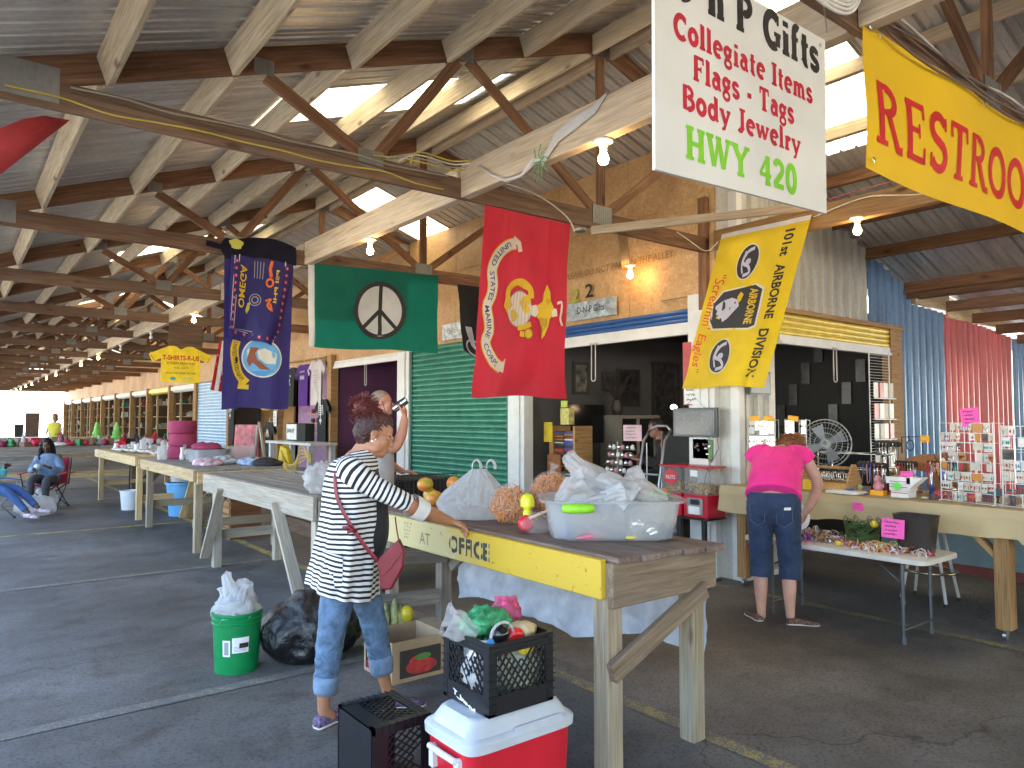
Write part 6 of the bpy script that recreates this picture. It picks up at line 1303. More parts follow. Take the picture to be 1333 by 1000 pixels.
for k in range(9): y = 2.66 - .026 * k; L = random.uniform(.1, .22); b = MB(); b.tube([(6.335, y, 1.25), (6.325, y - .004, 1.25 - L * .6), (6.33, y - .009, 1.25 - L), (6.335, y - .012, 1.25 - L * .5), (6.34, y - .014, 1.25)], .0045, 6); b.obj('bead_string', MIXED[[3, 6, 3, 4, 8, 6, 3, 2, 5][k]], nk, smooth=True)
b = MB(); b.ball((6.24, 2.53, 1.0), (.045, .045, .04), 14); tag(b.obj('red_bowl', MIXED[3], smooth=True), 'dark red round bowl under the bead strings', 'bowl')
random.seed(21)
for k in range(16):
 y = 4.2 - .12 * k; b = MB(); x = 6.6 + .1 * random.random(); h = random.uniform(.05, .16)
 b.lathe([(.03, 0), (.035, .01), (.02, h * .4), (.026, h * .8), (.008, h)], 9, M4.Translation((x, y, .96)) @ M4.Scale(random.uniform(.6, 1.1), 4)); q = random.randint(0, 9); tag(b.obj('trinket', MIXED[q], smooth=True), ('beige', 'cream', 'black', 'red', 'amber', 'teal', 'silver', 'pink', 'blue', 'white')[q] + ' trinket standing in the back row of the tan counter, ' + ('left part', 'middle', 'right part')[k * 3 // 16], 'trinket', 'trinkets along the back of the tan counter')
for k in range(44):
 y = 1.95 + 2.25 * ((k * .618) % 1); x = random.uniform(6.15, 6.85); h = random.uniform(.04, .13); q = random.randint(0, 9); b = MB(); m = M4.Translation((x, y, .96)) @ M4.Rotation(k, 4, 'Z')
 if k % 3 == 0: b.bx(-.03, .03, -.02, .02, 0, h * .6, m); nm = 'small_box'
 elif k % 3 == 1: b.tube([(x + .028 * cos(a), y + .028 * sin(a), .966) for a in [2*pi*i/10 for i in range(11)]], .006, 5); nm = 'bangle'
 else: b.lathe([(.02, 0), (.006, h * .2), (.006, h * .7), (.022, h * .8), (.006, h)], 8, m); nm = 'ring_holder'
 tag(b.obj(nm, MIXED[q], smooth=k % 3 > 0), ('beige', 'cream', 'black', 'red', 'amber', 'teal', 'silver', 'pink', 'blue', 'white')[q] + ' ' + nm.replace('_', ' ') + ' among the small goods on the tan counter, ' + ('right', 'middle', 'left')[min(2, int((y - 1.95) / .75))], nm.replace('_', ' '), 'small goods on the tan counter')
# wall rack with carded toys in the doorway
wr = thing('wire_rack', 'tall black wire rack of carded toys at the right of the dark doorway', 'rack', (8.85, 4.25, .9)); b = MB()
for k in range(40): b.tube([(8.68, 4.26, 1.0 + .035 * k), (9.18, 4.26, 1.0 + .035 * k)], .003, 4, cap=False)
for x in (8.68, 9.18): b.tube([(x, 4.265, .95), (x, 4.265, 2.42)], .007, 6)
b.obj('wire_grid', WIREW, wr, kind='stuff'); random.seed(8)
for j, z in enumerate((1.85, 1.6, 1.36, 1.02)):
 b = MB(); b.tube([(8.66, 4.2, z - .01), (9.2, 4.2, z - .01)], .007, 6); b.obj('shelf_lip', WIREW, wr)
 for i in range(4): bxo('toy_card', 8.69 + .12 * i, 8.79 + .12 * i, 4.215 - .01 * (i % 2), 4.225, z, z + .18, [MIXED[9], MIXED[3], MIXED[9], MIXED[0]][(i + j) % 4], wr)
# ---------------------------------------------------------------- folding table and stool
OLD = set(bpy.data.objects.keys())
ft = thing('folding_table', 'white plastic folding table covered in trinkets before the counter', 'table', (5.6, 3, 0)); FT = plain('table_plastic', (.58, .54, .47), .45)
b = MB(); b.rings([superring(5.63, 3.0, z, rx, ry, 48, 12) for z, rx, ry in ((.58, .285, .715), (.585, .3, .73), (.614, .3, .73), (.62, .294, .724))]); b.obj('table_top', FT, ft, smooth=True, auto=40)
GLEG = plain('grey_leg', (.09, .1, .11), .4, .4)
for y in (2.46, 3.5):
 for x in (5.42, 5.86): b = MB(); b.tube([(x, y, .045), (x, y, .3)], .011, 8); b.tube([(x, y, .3), (x, y, .58)], .014, 8); b.tube([(x, y, .28), (x, y, .32)], .018, 8); b.tube([(x, y, 0), (x, y, .05)], .018, 8); b.obj('leg', GLEG, ft, smooth=True, auto=40)
 b = MB(); b.tube([(5.42, y, .1), (5.86, y, .1)], .009, 8); b.obj('cross_bar', GLEG, ft, smooth=True); b = MB(); b.tube([(5.46, y, .4), (5.5, (y + 2.98) / 2, .575)], .008, 6); b.obj('strut', GLEG, ft, smooth=True)
tag(bxo('pink_tape', 5.234, 5.242, 2.93, 3.12, .63, .69, PINK, None), 'strip of pink tape on the folding table edge', 'tape')
tt = thing('dark_tub', 'dark smoked plastic bin with pink note at the right of the folding table', 'bin', (5.68, 2.33, .69)); b = MB(); b.rings([superring(5.68, 2.33, .69 + z, rx, ry, 24, 5) for z, rx, ry in ((0, .075, .11), (.26, .1, .14), (.27, .106, .146), (.262, .096, .13), (.01, .07, .1))], cap=True); b.obj('bin_body', film('smoked_plastic', (.05, .035, .03), .85, .2, .1), tt, smooth=True, auto=40)
paper('bright pink handwritten note taped to the dark bin', (5.42, 2.42, .86), .15, .14, (-.9, -.3, 0), PINK, -.05)
random.seed(33)
def trinket_pile(label, c, r, n, mats, cat, name):
 t = thing(name, label, cat, c)
 for k, mm in enumerate(mats):
  b = MB()
  for i in range(n):
   a, q = random.random() * 6.28, sqrt(random.random()); p = (c[0] + r[0] * q * cos(a), c[1] + r[1] * q * sin(a), c[2] + r[2] * (1 - q * q) * random.random() + .008)
   R_ = Euler((random.random()*3, random.random()*3, random.random()*6)).to_matrix().to_4x4()
   if random.random() < .5: rr = random.uniform(.015, .035); b.tube([V(p) + R_ @ V((rr * cos(x), rr * sin(x), 0)) for x in [2*pi*j/8 for j in range(9)]], random.uniform(.0025, .005), 4)
   else: b.ball(p, (random.uniform(.008, .02), random.uniform(.008, .02), random.uniform(.004, .012)), 7, R_)
  b.obj('pieces', MIXED[mm] if isinstance(mm, int) else mm, t, smooth=True, kind='stuff')
 return t
trinket_pile('heap of gold and brown bead bracelets in the middle of the folding table', (5.66, 3.05, .69), (.2, .28, .07), 26, (4, 6, 2, 7, 1), 'beads', 'bead_pile')
trinket_pile('purple tinsel beads near the bending woman\'s hand', (5.42, 3.15, .69), (.09, .12, .06), 26, (plain('purple_bead', (.25, .02, .5), .3),), 'beads', 'bead_pile')
trinket_pile('spread of pink and yellow beads along the right of the folding table', (5.45, 2.5, .69), (.16, .36, .03), 26, (7, 1, plain('yellow_bead', (.7, .5, .03), .4), 9, 3), 'beads', 'bead_pile')
trinket_pile('mixed small jewellery cards at the left of the folding table', (5.6, 3.35, .69), (.22, .17, .03), 14, (1, 9, 2, 4), 'jewellery', 'jewellery_pile')
gw = thing('wire_basket', 'green wire basket with yellow flowers on the folding table', 'basket', (5.72, 2.72, .69)); b = MB(); random.seed(4)
for k in range(60):
 a = random.random() * 6.28; z = random.uniform(.02, .16); b.tube([(5.72 + .13 * cos(a + q * .5) * (.8 + z), 2.72 + .14 * sin(a + q * .5) * (.8 + z), .69 + z + .03 * sin(q * 2 + k)) for q in range(5)], .003, 4)
for k in range(8): a = k * .8; b.tube([(5.72 + .12 * cos(a) + .035 * cos(q), 2.72 + .13 * sin(a) + .035 * cos(q), .86 + .035 * sin(q)) for q in [2*pi*i/8 for i in range(9)]], .0025, 4)
b.obj('green_wire', plain('wire_green', (.06, .12, .03), .5), gw, smooth=True, kind='stuff'); b = MB(); b.ball((5.66, 2.6, .86), (.03, .03, .025), 8); crumple(b, .01, 60); b.obj('yellow_flower', YPAPER, gw, smooth=True)
b = MB(); b.ball((5.3, 2.78, .71), (.025, .025, .02), 10); tag(b.obj('yellow_trinket', plain('yellow_bead', (.7, .5, .03), .4), smooth=True), 'round yellow trinket at the front edge of the folding table', 'trinket')
pl = thing('round_plate', 'white round plate with red flower print standing by the bending woman', 'plate', (5.85, 3.3, .8)); b = MB(); R_ = M4.Translation((5.78, 3.28, .83)) @ (V((-.85, -.5, .2)).to_track_quat('Z', 'Y').to_matrix().to_4x4()); b.lathe([(.02, 0), (.09, .002), (.13, .012), (.132, .016), (.08, .008), (.01, .006)], 30, R_); b.obj('plate_body', PAPER, pl, smooth=True, auto=40); b = MB()
for k in range(6): a = k * 1.05; disc_into(b, .035 * cos(a) - .02, .035 * sin(a) + .045, .022, .018, lambda u, v, k=k: tuple(R_ @ V((u, v, .018 + .0004 * k))), 1, 8)
b.obj('flower_print', plain('flower_red', (.7, .1, .02), .5), pl, kind='stuff'); b = MB(); ribbon(b, [(.03, -.09), (.04, 0), (.06, .06)], .02, lambda u, v: tuple(R_ @ V((u, v, .021)))); b.obj('leaf_print', plain('leaf_dark', (.03, .07, .04), .5), pl)
for o in list(COL.objects):
 if o.name in OLD or o.parent or o.name.startswith('folding_table'): continue
 if o.type == 'EMPTY': c = o.location.copy()
 else: c = sum((V(q) for q in o.bound_box), V()) / 8 + o.location
 o.location = o.location + V((5.63 + (c.x - 5.6) * .6 - c.x, c.y * .06, -.066))
st = thing('stool', 'white metal stool with chrome foot ring behind the folding table', 'stool', (6.9, 2.9, 0)); WM = plain('stool_white', (.62, .62, .6), .35)
for k in range(4):
 a = pi/4 + k * pi/2 + .1; b = MB(); b.tube([(6.9 + .25 * cos(a), 2.9 + .25 * sin(a), .02), (6.9 + .17 * cos(a), 2.9 + .17 * sin(a), .4), (6.9 + .1 * cos(a), 2.9 + .1 * sin(a), .76)], .014, 8); b.obj('leg', WM, st, smooth=True); b = MB(); b.tube([(6.9 + .252 * cos(a), 2.9 + .252 * sin(a), 0), (6.9 + .25 * cos(a), 2.9 + .25 * sin(a), .03)], .017, 8); b.obj('foot_cap', BLACK, st, smooth=True)
b = MB(); b.tube([(6.9 + .215 * cos(a), 2.9 + .215 * sin(a), .27) for a in [2*pi*i/32 for i in range(33)]], .013, 8); b.obj('foot_ring', plain('brass_ring', (.55, .48, .32), .2, .9), st, smooth=True); b = MB(); b.lathe([(.15, .76), (.17, .775), (.17, .8), (.15, .815)], 24, M4.Translation((6.9, 2.9, 0))); b.obj('seat', WM, st, smooth=True, auto=40)
# ---------------------------------------------------------------- on the corner trim: open sign, circuit board, vending machines
og = thing('open_sign', 'switched off black OPEN sign hung on the white corner trim', 'sign', (F - .1, 4.8, 1.42)); 
oa, ob = V((6.12, 5.08, 0)), V((6.10, 4.54, 0))
bxo('frame', 6.10, 6.13, 4.53, 5.09, 1.41, 1.71, plain('dark_frame', (.03, .035, .04), .3), og, bevel=.004); bxo('screen', 6.094, 6.0995, 4.555, 5.065, 1.435, 1.685, plain('sign_glass', (.05, .06, .065), .15), og)
DOT = plain('led_dot', (.55, .55, .53), .4); b = MB()
def dots(pts):
 for y, z in pts: b.lathe([(.0035, 0), (.002, .003)], 6, M4.Translation((6.0935, y, z)) @ M4.Rotation(-pi/2, 4, 'Y'))
dots([(4.81 + .215 * cos(a), 1.56 + .105 * sin(a)) for a in [2*pi*i/44 for i in range(44)]])
def lt(cx, pts): dots([(cx - u * .065, 1.56 + (v - .5) * .095) for u, v in pts])
n8 = [i / 6 for i in range(7)]
lt(4.98, [(.5 + .5 * cos(a), .5 + .5 * sin(a)) for a in [2*pi*i/14 for i in range(14)]]); lt(4.89, [(0, v) for v in n8] + [(.3, 1), (.6, .97), (.8, .8), (.6, .58), (.3, .55)])
lt(4.80, [(0, v) for v in n8] + [(u, q) for u in (.3, .6, .85) for q in (0, .5, 1)]); lt(4.71, [(0, v) for v in n8] + [(.8, v) for v in n8] + [(.2, .75), (.4, .5), (.6, .25)]); b.obj('led_lettering', DOT, og, kind='stuff')
b = MB(); b.tube([(6.10, 4.95, 1.71), (6.12, 4.82, 1.82), (6.10, 4.68, 1.71)], .002, 4); b.tube([(6.11, 4.54, 1.44), (6.12, 4.53, 1.3), (6.11, 4.62, 1.15), (6.1, 4.68, 1.02), (6.1, 4.7, .9)], .003, 5); b.obj('cord', BLACK, og)
pc = thing('circuit_board', 'green circuit board mounted under the OPEN sign', 'circuit board', (6.13, 4.75, 1.17)); bxo('board', 6.135, 6.142, 4.62, 4.86, 1.19, 1.39, plain('pcb', (.1, .2, .05), .4, var=.6, scale=60), pc); bxo('lower_strip', 6.136, 6.142, 4.63, 4.86, 1.165, 1.189, plain('pcb_brown', (.2, .1, .06), .5), pc); random.seed(6)
for k in range(9): y, z = random.uniform(4.64, 4.82), random.uniform(1.2, 1.36); bxo('chip', 6.125, 6.1345, y, y + random.uniform(.015, .04), z, z + random.uniform(.01, .03), [BLACK, PAPER, plain('pcb_brown', (.2, .1, .06), .5)][k % 3], pc)
paper('red framed paper notice above the OPEN sign', (6.13, 4.86, 1.87), .2, .24, (-1, 0, 0), PAPER, 0, 'notice', cat='notice'); bxo('notice_board', 6.138, 6.143, 4.74, 4.98, 1.74, 2.4, plain('dull_red_frame', (.45, .06, .06), .5), None); tag(bpy.data.objects['notice_board'], 'red edged board partly hidden by the yellow flag', 'notice')
tg = thing('led_panel', 'grey edged panel high on the corner beside the yellow flag', 'panel', (6.4, 4.33, 1.85)); bxo('frame', 6.34, 6.70, 4.31, 4.335, 1.84, 2.08, plain('dark_frame', (.03, .035, .04), .3), tg); bxo('screen', 6.36, 6.68, 4.305, 4.3095, 1.86, 2.06, plain('panel_grey', (.25, .28, .32), .3), tg)
RM = plain('machine_red', (.5, .01, .03), .3); GLS = film('machine_glass', (.7, .7, .68), .22, .08, .2)
for k, (y0, y1, lab) in enumerate(((4.78, 5.05, 'left snack vending machine, red with a round label'), (4.46, 4.75, 'right snack vending machine, red with clear bin of nuts'))):
 v = thing('vending_machine', lab, 'vending machine', (5.97, (y0+y1)/2, .62)); 
 bxo('base_box', 5.84, 6.12, y0, y1, .63, .85, RM, v, bevel=.006); bxo('roof_cap', 5.83, 6.13, y0 - .012, y1 + .012, 1.11, 1.13, RM, v, bevel=.006); bxo('clear_bin', 5.85, 6.11, y0 + .008, y1 - .008, .851, 1.109, GLS, v)
 bxo('coin_plate', 5.828, 5.839, y0 + .05, y1 - .05, .66, .82, plain('coin_plate', (.6, .6, .6), .25, .9), v); bxo('chute_door', 5.815, 5.8275, y0 + .08, y1 - .08, .665, .74, PAPER, v); bxo('coin_slot', 5.818, 5.8275, y0 + .09, y1 - .1, .76, .81, BLACK, v)
 b = MB(); random.seed(k)
 for i in range(260): b.ball((5.87 + .22 * random.random(), y0 + .03 + (y1 - y0 - .06) * random.random(), .862 + .09 * random.random()), .011, 5)
 b.obj('nuts', plain('nuts', (.5, .33, .12), .6, objrand=.0, var=.4, scale=50), v, smooth=True, kind='stuff')
 b = MB(); 
 if k == 0: disc_into(b, 0, 0, .085, .08, lambda u, w: (5.8455, (y0+y1)/2 - u, 1.01 + w), 1, 20)
 else: b.quad((5.8465, y1 - .08, 1.03), (5.8465, y1 - .17, 1.03), (5.8465, y1 - .17, 1.09), (5.8465, y1 - .08, 1.09))
 b.obj('label', REDP if k == 0 else PAPER, v)
 if k == 0: b = MB(); text_into(b, 'NUTS', lambda u, w: (5.842, (y0+y1)/2 + .06 - u, .99 + w), 0, 0, .04, w=.12, bold=.02); b.obj('label_lettering', WHITE, v)
vs_ = thing('machine_stand', 'black metal stand under the snack machines', 'stand', (5.97, 4.75, 0)); bxo('shelf', 5.83, 6.12, 4.45, 5.06, .61, .629, BLACK, vs_)
for y in (4.6, 4.9): b = MB(); b.tube([(5.97, y, .02), (5.97, y, .61)], .03, 10); b.obj('column', BLACK, vs_, smooth=True, auto=40)
bxo('foot', 5.85, 6.1, 4.5, 5.0, 0, .02, BLACK, vs_)
# hand truck
ht = thing('hand_truck', 'silver hand truck leaning in the shop doorway beside the snack machines', 'hand truck', (6.15, 5.3, 0)); SM = plain('dull_silver', (.35, .35, .36), .35, .8)
for y in (5.22, 5.52): b = MB(); b.tube([(6.0, y, .12), (6.02, y, .9), (6.12, y, 1.36), (6.22, y, 1.47)], .016, 8); b.obj('rail', SM, ht, smooth=True)
b = MB()
for z in (.25, .5, .75, 1.0): b.tube([(6.02, 5.22, z), (6.02, 5.52, z)], .012, 8)
b.obj('cross_bar', SM, ht, smooth=True); b = MB(); b.tube([(6.22, 5.22, 1.47), (6.25, 5.3, 1.52), (6.25, 5.44, 1.52), (6.22, 5.52, 1.47)], .016, 8); b.obj('handle', SM, ht, smooth=True); bxo('toe_plate', 5.82, 6.02, 5.2, 5.54, .06, .07, SM, ht)
for y in (5.16, 5.58): b = MB(); b.lathe([(.03, -.02), (.1, -.02), (.11, 0), (.1, .02), (.03, .02)], 20, M4.Translation((6.1, y, .11)) @ M4.Rotation(pi/2, 4, 'X')); b.obj('wheel', BLACK, ht, smooth=True, auto=40)
bk_ = thing('folded_chair', 'dark folded mesh chair standing behind the hand truck', 'chair', (6.35, 5.1, 0)); bxo('mesh_back', 6.3, 6.32, 4.98, 5.42, .7, 1.42, DARKM, bk_)
for y in (4.98, 5.42): b = MB(); b.tube([(6.28, y, 0), (6.31, y, 1.46)], .012, 8); b.obj('tube_leg', SM, bk_, smooth=True)
# CD tower, spinner rack, counter, frames, cabinet, shelf with ladder etc in the gift shop
random.seed(14)
cdt = thing('cd_tower', 'tall wooden tower stacked with discs just inside the shop door', 'rack', (6.7, 7.35, 0)); 
b = MB(); b.bx(6.58, 6.6, 7.58, 7.66, 0, 1.5); b.bx(6.6, 6.92, 7.6, 7.66, 0, 1.5); b.bx(6.6, 6.92, 7.16, 7.2, 0, 1.5); b.obj('tower_side', CW, cdt)
for z in [0.3 + .021 * i for i in range(54)]:
 for yy in (7.21, 7.4): 
  if random.random() < .93: bxo('disc_case', 6.605 + .01 * random.random(), 6.72, yy, yy + .175, z, z + .016, MIXED[random.choice([0, 2, 9, 3, 8, 2, 2, 6, 4])], cdt)
bxo('yellow_flyer', 6.56, 6.575, 7.58, 7.75, 1.28, 1.55, YPAPER, cdt); bxo('yellow_box', 6.6, 6.7, 7.28, 7.45, 1.52, 1.74, plain('pale_yellow_pack', (.6, .52, .15), .5, var=.4, scale=30), cdt); bxo('green_note', 6.6, 6.62, 7.32, 7.44, 1.75, 1.84, plain('lime_paper', (.5, .6, .1), .6), cdt)
tag(bxo('wooden_chair_back', 6.5, 6.54, 7.35, 7.62, .5, 1.12, wood('chair_wood', (.3, .1, .03), (.42, .17, .06), knots=False), None, bevel=.02), 'brown rounded wooden board beside the disc tower', 'board')
sp = thing('spinner_rack', 'wire countertop rack of silver packets with a pink sign on top', 'rack', (6.75, 6.35, .75)); random.seed(15)
for j in range(5):
 for i in range(6):
  b = MB(); y = 6.62 - .075 * i; z = .86 + .095 * j; b.ball((6.62 + .02 * j + .02 * random.random(), y, z), (.02, .03, .035), 8); crumple(b, .008, 60, i + j); b.obj('silver_packet', MIXED[[6, 9, 6, 7][(i + j) % 4]], sp, smooth=True)
 b = MB(); b.tube([(6.6 + .02 * j, 6.66, .835 + .095 * j), (6.6 + .02 * j, 6.16, .835 + .095 * j)], .005, 5); b.tube([(6.6 + .02 * j, 6.66, .835 + .095 * j), (6.85, 6.66, .87 + .095 * j)], .005, 5); b.obj('wire_tray', SM, sp)
b = MB(); b.tube([(6.88, 6.66, .75), (6.88, 6.66, 1.3)], .008, 6); b.tube([(6.88, 6.16, .75), (6.88, 6.16, 1.3)], .008, 6); b.obj('upright', SM, sp); paper('pale pink sign with red print on top of the packet rack', (6.8, 6.32, 1.42), .24, .2, (-.9, -.4, 0), plain('pale_pink', (.75, .5, .52), .6), 0, cat='sign')
gl = thing('wire_table', 'low dark wire shelf with white cups in the shop doorway', 'table', (6.4, 6.6, 0)); b = MB()
for y in (7.1, 5.75):
 for x in (6.4, 6.85): b.tube([(x, y, 0), (x, y, .82)], .012, 6)
for z in (.4, .74): b.tube([(6.4, 7.1, z), (6.4, 5.75, z), (6.85, 5.75, z), (6.85, 7.1, z), (6.4, 7.1, z)], .01, 6)
b.obj('frame', BLACK, gl); bxo('shelf', 6.4, 6.86, 5.75, 7.1, .735, .75, DARKM, gl); random.seed(3)
for k in range(6): b = MB(); y = 7.05 - .06 * k; b.lathe([(.02, 0), (.028, .05), (.03, .055)], 10, M4.Translation((6.45 + .04 * (k % 2), y, .75))); tag(b.obj('cup', WHITE, smooth=True), 'small white cup on the dark wire shelf in the doorway', 'cup', 'white cups on the wire shelf')
paper('green sticky note under the white cups', (6.39, 6.88, .76), .07, .06, (-1, 0, 0), GPAPER, .2, lines=False); paper('yellow and blue card on the shop cabinet front', (6.39, 6.25, .52), .12, .2, (-1, -.2, 0), plain('card_blue', (.2, .6, .75), .6), .05, lines=True)
cab = thing('shop_cabinet', 'grey brown cabinet under the packet rack', 'cabinet', (6.55, 6.1, 0)); bxo('cabinet_body', 6.45, 6.9, 5.7, 6.5, 0, .62, wood('cab_wood', (.1, .08, .07), (.18, .15, .13)), cab); 
for z in (.2, .4): bxo('drawer_front', 6.43, 6.449, 5.72, 6.48, z, z + .18, W_DARK, cab)
b = MB(); b.tube([(6.5, 6.0 + .08 * cos(a), .76 + .15 * sin(a)) for a in [pi*i/12 for i in range(13)]], .014, 8); tag(b.obj('headband', plain('dull_white', (.5, .5, .5), .4), smooth=True), 'grey white hoop standing on the shop counter', 'hoop')
random.seed(77)
for k in range(7): tag(blob('trinket', MIXED[[9, 8, 2, 9, 2, 6, 3][k]], (6.55 + .05 * (k % 3), 6.02 - .07 * k, .79), (.035, .035, .04), .01, 30, 12, None, k), 'small item among the clutter on the shop counter', 'trinket', 'clutter on the shop counter')
FRM = plain('picture_frame_dark', (.05, .035, .025), .5)
for k, (x0, x1, z0, z1, lab, pm) in enumerate(((7.15, 7.45, 1.95, 2.42, 'small framed picture left on the dim shop wall', (.14, .12, .09)), (8.05, 8.55, 1.78, 2.36, 'large dark framed picture in the middle of the shop wall', (.03, .03, .03)), (8.85, 9.5, 1.4, 2.5, 'tall dark framed picture at the right of the shop wall', (.05, .045, .04)), (7.75, 7.98, 2.0, 2.3, 'narrow dark picture beside the rope on the shop wall', (.06, .05, .05)))):
 t = thing('picture_frame', lab, 'picture', (x0, 7.8, z0)); bxo('frame', x0, x1, 7.78, 7.815, z0, z1, FRM, t); bxo('picture', x0 + .04, x1 - .04, 7.772, 7.779, z0 + .04, z1 - .04, plain('pic%d' % k, pm, .3, var=.9, scale=9), t)
tv = thing('television', 'black flat screen on the left of the shop wall', 'television', (6.9, 7.7, 1.2)); bxo('screen', 6.95, 7.65, 7.68, 7.73, 1.25, 1.8, plain('tv', (.008, .008, .01), .15), tv); bxo('stand', 7.2, 7.4, 7.69, 7.75, .9, 1.25, BLACK, tv)
ch = thing('china_cabinet', 'pale wooden cabinet with dark glass doors at the back of the shop', 'cabinet', (8.0, 7.6, 0)); PWD = wood('pale_cab', (.3, .26, .2), (.42, .37, .3), knots=False); bxo('side', 7.7, 7.75, 7.4, 7.8, .3, 1.6, PWD, ch); bxo('side', 8.45, 8.5, 7.4, 7.8, .3, 1.6, PWD, ch); bxo('middle', 8.08, 8.12, 7.4, 7.45, .3, 1.6, PWD, ch); bxo('top', 7.66, 8.54, 7.38, 7.8, 1.6, 1.65, PWD, ch); bxo('base', 7.7, 8.5, 7.4, 7.8, .0, .35, PWD, ch); bxo('glass', 7.75, 8.45, 7.43, 7.44, .35, 1.6, plain('dark_glass', (.02, .02, .022), .08), ch)
pf = thing('dried_plant', 'dark dried branches in a pot on top of the cabinet', 'plant', (7.8, 7.55, 1.65)); b = MB(); random.seed(2)
for k in range(34):
 a = random.random() * 6.28; r_ = random.uniform(.15, .42); b.tube([(7.8, 7.55, 1.85), (7.8 + r_ * .5 * cos(a), 7.55 + r_ * .3 * sin(a), 2.0 + .1 * random.random()), (7.8 + r_ * cos(a), 7.55 + .5 * r_ * sin(a), 2.05 + .25 * random.random() - .3 * (r_ > .35))], .004, 4)
b.obj('branches', FRM, pf, kind='stuff'); b = MB(); b.lathe([(.06, 0), (.09, .1), (.06, .2), (.07, .22)], 12, M4.Translation((7.8, 7.55, 1.65))); b.obj('pot', FRM, pf, smooth=True)
lp = thing('desk_lamp', 'small lit lamp glowing inside the dark shop', 'lamp', (8.3, 6.85, 1.7)); b = MB(); b.ball((8.0, 6.66, 1.76), (.045, .045, .035), 12); b.obj('lamp_globe', plain('warm_lamp', (1, .6, .35), .3, emit=3.5, ecol=(1, .62, .38)), lp, smooth=True); b = MB(); b.tube([(8.0, 6.66, .8), (8.0, 6.66, 1.73)], .01, 6); b.obj('lamp_stem', DARKM, lp)
bxo('shop_desk', 7.4, 8.3, 5.9, 7.3, .74, .78, W_DARK, None); tag(bpy.data.objects['shop_desk'], 'dark desk inside the gift shop by the seated woman', 'desk')
# dark items in the corrugated doorway
for k in range(8): t = thing('picture_frame', ORD[k].replace('nearest', 'first') + ' faint dark frame from the left in the unlit doorway', 'picture', (7.3 + .3 * k, 6.5, 2), group='dim frames inside the unlit doorway'); bxo('frame', 9.76, 9.79, 6.05 - .2 * k, 6.18 - .2 * k, 1.5 + .3 * (k % 4), 1.8 + .3 * (k % 4), plain('dim_frame', (.028, .027, .026), .3, var=.6), t)
# ---------------------------------------------------------------- shirt stall
def shirt(label, y, z, col, prt, k, w=.34, L=.72, x=F - .12, txt=None):
 t = thing('t_shirt', label, 'shirt', (x, y, z - L)); out = [(-.5*w, -L), (.5*w, -L), (.5*w, -.2), (.78*w, -.3), (.92*w, -.18), (.5*w, .0), (.2*w, .02), (0, -.03), (-.2*w, .02), (-.5*w, .0), (-.92*w, -.18), (-.78*w, -.3), (-.5*w, -.2)]
 b = MB(); f_ = lambda u, v: (x - .02 * sin(u * 30 + k) * (-v) / L - .02, y - u, z + v); fill_poly(b, out, f_, 3); n0 = len(b.v); fill_poly(b, out, lambda u, v: (x + .03, y - u, z + v), 2); b.obj('shirt_cloth', cloth('shirt_' + label[:9], col, .1, .8), t, smooth=True)
 b = MB(); b.tube([(x + .005, y + .16, z - .02), (x + .005, y, z + .05), (x + .005, y - .16, z - .02)], .006, 5); b.tube([(x + .005, y, z + .05), (x + .005, y + .02, z + .1), (x + .005, y - .015, z + .12)], .004, 5); b.obj('hanger', WIREW, t, smooth=True)
 g = lambda u, v: (x - .045, y - u, z + v)
 b = MB()
 if prt == 'leaf':
  text_into(b, 'OREGON', g, 0, -.2, .05, w=.2, center=True, bold=.02); text_into(b, 'DUCKS', g, 0, -.38, .04, w=.17, center=True, bold=.02)
  disc_into(b, 0, -.28, .045, .055, g, 1, 8)
 elif prt == 'pur': text_into(b, 'LAKE SHOW', g, 0, -.16, .04, w=.26, center=True, bold=.02); [disc_into(b, -.09 + .06 * q, -.27, .022, .05, g, 1, 8) for q in range(4)]
 elif prt == 'wht': [ribbon(b, [(-.08 + .08 * q, -.18), (-.08 + .08 * q, -.24)], .03, g) for q in range(3)]; [ribbon(b, [(-.1, -.3 - .05 * q), (.1, -.3 - .05 * q)], .012, g) for q in range(4)]
 elif prt == 'sk':
  for q in range(5): ribbon(b, [(-.1 + .01 * q, -.12 - .045 * q), (.1 - .01 * q, -.12 - .045 * q)], .02, g)
  ribbon(b, [(0, -.08), (0, -.5)], .03, g); ribbon(b, [(-.1, -.1), (-.12, -.35)], .02, g); ribbon(b, [(.1, -.1), (.12, -.3)], .02, g); disc_into(b, 0, -.42, .06, .04, g, 1, 8)
 else: disc_into(b, 0, -.25, .08, .1, g, 1, 10); ribbon(b, [(-.12, -.3), (.12, -.3)], .05, g)
 if b.v: b.obj('shirt_print', {'leaf': plain('print_mint', (.5, .65, .55), .5), 'pur': plain('print_lilac', (.5, .42, .6), .5), 'wht': plain('print_grey', (.35, .3, .32), .5), 'sk': WHITE}.get(prt, plain('print_peach', (.6, .4, .25), .5)), t, kind='stuff')
shirt('black shirt with green leaf print hanging leftmost on the rail', 15.95, 2.72, (.01, .01, .012), 'leaf', 0, .5, .85); shirt('purple shirt with figures hanging in the middle of the rail', 15.2, 2.75, (.08, .01, .22), 'pur', 1, .52, .88); shirt('pale pink grey shirt hanging at the right of the rail', 14.5, 2.8, (.62, .56, .54), 'wht', 2, .5, .92)
shirt('black shirt with white skeleton print on the post', 14.2, 1.98, (.012, .012, .014), 'sk', 3, .42, .85); shirt('small black shirt with peach print low on the post', 17.3, 1.5, (.012, .012, .014), 'x', 4, .42, .85); shirt('long black shirt with white print beside the navy flag', 20.2, 2.1, (.012, .012, .014), 'sk', 5, .5, 1.1)
